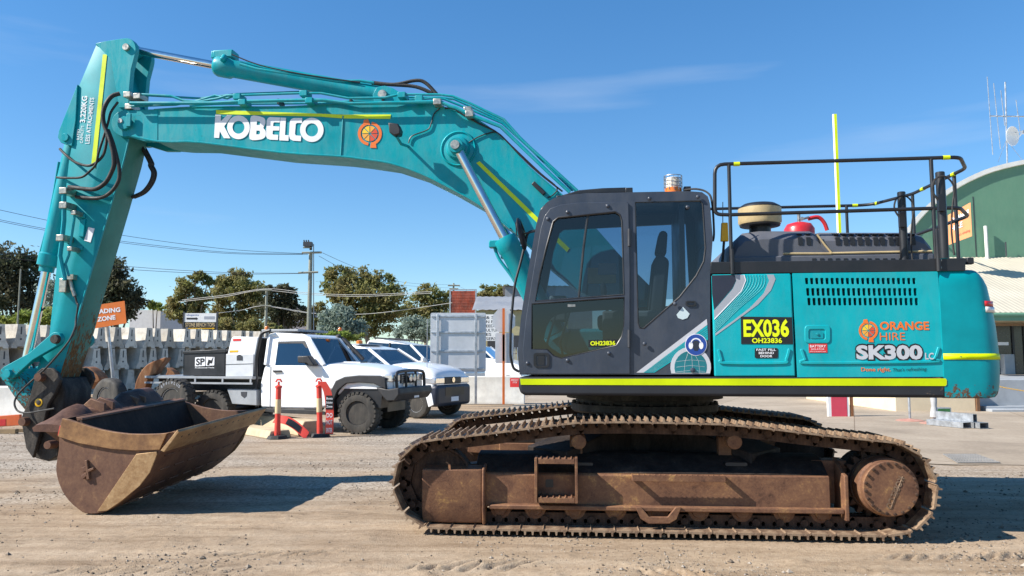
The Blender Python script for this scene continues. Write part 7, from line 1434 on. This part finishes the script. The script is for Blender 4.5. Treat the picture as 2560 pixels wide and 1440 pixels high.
# ================================================================ trees
LEAF = {}
def leafmat(name, cols):
    m, N, L, b = newmat(name); gi = N.new('ShaderNodeNewGeometry'); r1 = ramp(N, L, gi.outputs['Random Per Island'], [(0, cols[0]), (.5, cols[1]), (1, cols[2])])
    n = noise(N, L, .45, 3, .6, objvec(N, L)); c = mixc(N, L, ramp(N, L, n.outputs['Fac'], [(.40, (0, 0, 0)), (.62, (.55, .55, .55))]).outputs[0], r1.outputs[0], cols[3])
    L.new(c, b.inputs['Base Color']); b.inputs['Roughness'].default_value = .6; b.inputs['Specular IOR Level'].default_value = .3
    tr_ = N.new('ShaderNodeBsdfTranslucent'); L.new(c, tr_.inputs[0]); ms = N.new('ShaderNodeMixShader'); ms.inputs[0].default_value = .48; L.new(b.outputs[0], ms.inputs[1]); L.new(tr_.outputs[0], ms.inputs[2]); L.new(ms.outputs[0], N['Material Output'].inputs['Surface']); return m
LM = {'gum': leafmat('gum_leaf', [(0.091, 0.122, 0.036), (0.192, 0.214, 0.065), (0.320, 0.314, 0.115), (0.306, 0.222, 0.100)]), 'dark': leafmat('dark_leaf', [(0.035, 0.049, 0.026), (0.071, 0.088, 0.046), (0.130, 0.142, 0.077), (0.107, 0.085, 0.055)]), 'bright': leafmat('bright_leaf', [(0.107, 0.184, 0.030), (0.214, 0.306, 0.054), (0.352, 0.413, 0.107), (0.229, 0.214, 0.061)]), 'silver': leafmat('silver_leaf', [(0.138, 0.184, 0.146), (0.245, 0.314, 0.259), (0.413, 0.488, 0.413), (0.199, 0.253, 0.199)])}
BARK = paint('gum_bark', (.30, .24, .18), .9, .25, .2, (.12, .09, .07), scale=6, bump=.4, bscale=12); TWIG = paint('twig', (.12, .10, .08), .9, .2)
def tree(blobs, Y, kind, label, base_px, n=5200, leaf=.30, name='gum_tree', dep=.8, seed=0, trunk=True, group='trees beyond the yard', droop=.5):
    """blobs: (px,py,rx,ry) clumps of foliage traced from the photo at depth Y"""
    r = np.random.RandomState(seed); base = WP(base_px, 880, Y); e = empty(name, (base.x, Y, 0), label, 'tree' if trunk else 'bush', group); s = Y/FPX
    C = []
    for k, (px, py, rx, ry) in enumerate(blobs): c = WP(px, py, Y); C.append((c.x-base.x, r.uniform(-1, 1)*rx*s*dep*.5, c.z, rx*s, ry*s))
    V_ = []; F_ = []; area = np.array([c[3]*c[4] for c in C]); area /= area.sum()
    for c, a in zip(C, area):
        cnt = int(n*1.25*a); sub = max(6, int(cnt/46)); d = r.normal(size=(sub, 3)); d /= np.linalg.norm(d, axis=1)[:, None]; rad = r.rand(sub)**.36*(.75+.45*r.rand(sub))
        cen_ = np.array(c[:3])+d*rad[:, None]*np.array([c[3], (c[3]+c[4])*.5*dep, c[4]])
        for q_ in cen_:
            m_ = max(3, cnt//sub); sz = min(c[3], c[4])*.27; pts = q_+r.normal(size=(m_, 3))*sz*np.array([1, 1, .62])
            for p in pts:
                L_ = leaf*1.12*(.55+.9*r.rand()); t = r.normal(size=3); t[2] -= droop; t /= np.linalg.norm(t); u = np.cross(t, r.normal(size=3)); u /= np.linalg.norm(u)+1e-9; w_ = L_*.42
                k = len(V_); V_ += [p-t*L_*.5, p+u*w_*.5, p+t*L_*.5, p-u*w_*.5]; F_.append((k, k+1, k+2, k+3))
    me = bpy.data.meshes.new('crown'); me.from_pydata([tuple(p) for p in V_], [], F_); me.materials.append(LM[kind]); o = put('crown', me, e); o['kind'] = 'stuff'
    q = MB(); h = max(c[2] for c in C); top_ = Vector((np.mean([c[0] for c in C]), 0, h*.55)); tr_ = .022*h+.06
    if trunk:
        q.tube([(0, 0, -.1), (top_.x*.2, 0, h*.2), (top_.x*.6, .1, h*.4), tuple(top_)], [tr_*1.3, tr_, tr_*.8, tr_*.5], 8); q.build('trunk', BARK, e); q = MB()
        for c in C:
            a = Vector((top_.x*.5, 0, h*.35)); b_ = Vector(c[:3]); mid = a.lerp(b_, .5)+Vector((0, 0, -.05*h)); 
            lb = MB(); lb.tube(smooth([tuple(a), tuple(mid), tuple(b_+Vector((0, 0, c[4]*.5)))], 3), [tr_*.45-k*tr_*.05 for k in range(7)], 5); lb.build('limb', BARK if kind == 'gum' else TWIG, e)
    else:
        for k in range(4): q = MB(); q.tube([(k*.2-.3, 0, 0), (C[k % len(C)][0]*.7, 0, C[k % len(C)][2])], [.06, .02], 5); q.build('stem', TWIG, e)
    return e
tree([(30, 670, 60, 55), (70, 720, 45, 50), (10, 740, 60, 60), (60, 660, 30, 30), (85, 770, 40, 40), (-40, 700, 60, 70)], 62, 'dark', 'large dark green tree at the left edge of the yard', 30, 7600, .34, 'evergreen_tree', seed=1)
tree([(290, 690, 34, 40), (305, 735, 40, 45), (265, 740, 40, 45), (330, 760, 30, 35), (275, 670, 22, 22), (300, 785, 45, 30)], 60, 'dark', 'dark blue-green tree directly right of the arm', 290, 6200, .30, 'evergreen_tree', seed=2)
tree([(25, 800, 60, 18), (80, 790, 40, 22), (120, 800, 40, 16)], 50, 'bright', 'bright green bushes above the left end of the barrier stack', 60, 2600, .22, 'bush', seed=3, trunk=False, group='bushes')
tree([(120, 730, 25, 45), (125, 780, 30, 30)], 56, 'silver', 'grey-green sapling seen between the cylinder rod and arm', 122, 1500, .24, 'sapling', seed=4)
tree([(492, 692, 20, 16), (520, 700, 16, 16), (465, 722, 26, 26), (495, 745, 26, 24), (440, 760, 26, 20), (452, 785, 40, 22), (480, 775, 30, 24)], 78, 'gum', 'sparse gum tree with separate leaf clumps left of the round gum', 478, 4800, .36, seed=5)
tree([(590, 692, 36, 22), (605, 715, 50, 26), (560, 712, 30, 26), (640, 730, 34, 26), (575, 745, 42, 28), (625, 765, 46, 28), (560, 785, 40, 26), (620, 800, 40, 24)], 82, 'gum', 'round-crowned olive gum tree left of the shorter power pole', 600, 7600, .36, seed=6)
tree([(690, 725, 34, 16), (720, 745, 28, 20), (690, 770, 40, 26), (735, 780, 34, 26), (700, 805, 44, 22), (715, 720, 20, 10)], 76, 'dark', 'dark spreading gum tree between the two power poles', 705, 5600, .32, seed=7)
tree([(845, 685, 34, 24), (890, 700, 46, 28), (940, 700, 36, 22), (975, 735, 34, 34), (900, 740, 60, 36), (850, 730, 36, 30), (960, 775, 46, 36), (890, 785, 60, 34), (830, 705, 22, 22), (930, 815, 50, 26)], 80, 'gum', 'biggest olive gum tree right of the tall power pole', 935, 10500, .38, seed=8)
tree([(1065, 735, 34, 24), (1050, 770, 40, 30), (1090, 765, 30, 30), (1110, 745, 22, 16), (1030, 790, 36, 24), (1075, 800, 50, 26)], 95, 'gum', 'pale thin gum tree left of the red billboard', 1060, 5200, .42, seed=9)
tree([(1220, 728, 34, 16), (1255, 730, 30, 14), (1205, 750, 40, 20), (1150, 765, 40, 20), (1260, 750, 40, 20)], 140, 'gum', 'distant olive trees above the ochre factory roof', 1230, 4400, .55, seed=10)
tree([(850, 800, 44, 30), (825, 825, 30, 24), (885, 825, 36, 26), (855, 780, 26, 16), (810, 835, 24, 18)], 46, 'silver', 'silvery blue-green wattle bush behind the tray ute', 850, 5200, .20, 'wattle_bush', seed=11, trunk=False, group='bushes')
tree([(835, 838, 36, 14), (870, 842, 34, 12), (815, 845, 20, 10)], 42, 'bright', 'low bright green bush in front of the silvery wattle', 840, 2200, .16, 'bush', seed=12, trunk=False, group='bushes')
tree([(1040, 810, 44, 26), (1070, 830, 40, 24), (1010, 830, 34, 20)], 55, 'silver', 'grey-green bush between the big gum and the sign back', 1040, 3000, .22, 'wattle_bush', seed=13, trunk=False, group='bushes')
tree([(640, 815, 36, 20), (590, 822, 40, 16), (560, 818, 24, 18), (520, 822, 30, 14), (680, 825, 40, 14)], 66, 'gum', 'low olive scrub under the round gum tree', 610, 3600, .28, 'bush', seed=14, trunk=False, group='bushes')
tree([(380, 760, 14, 12), (395, 770, 14, 10)], 84, 'bright', 'small bright tree top above the pale white building', 388, 700, .32, 'bush', seed=15, trunk=True)
tree([(780, 790, 18, 20), (800, 775, 16, 16), (785, 815, 24, 18)], 90, 'gum', 'small olive tree beside the foot of the tall power pole', 788, 1600, .4, seed=16)
# low far tree line closing the horizon
r = np.random.RandomState(77); V_ = []; F_ = []
for k in range(9000):
    x = r.uniform(-420, 420); y = 300+r.rand()*20; h = 5.5+3.5*math.sin(x*.05)*math.sin(x*.021+1)+2*math.sin(x*.21); z = h*r.rand()**.7; L_ = 1.2+1.4*r.rand(); t = r.normal(size=3); t /= np.linalg.norm(t); u = np.cross(t, r.normal(size=3)); u /= np.linalg.norm(u); p = np.array((x, y, z)); j = len(V_); V_ += [tuple(p-t*L_), tuple(p+u*L_*.6), tuple(p+t*L_), tuple(p-u*L_*.6)]; F_.append((j, j+1, j+2, j+3))
me = bpy.data.meshes.new('far_woodland'); me.from_pydata(V_, [], F_); me.materials.append(LM['gum']); tag(put('far_woodland', me), 'low belt of distant woodland along the horizon', 'woodland', kind='stuff')
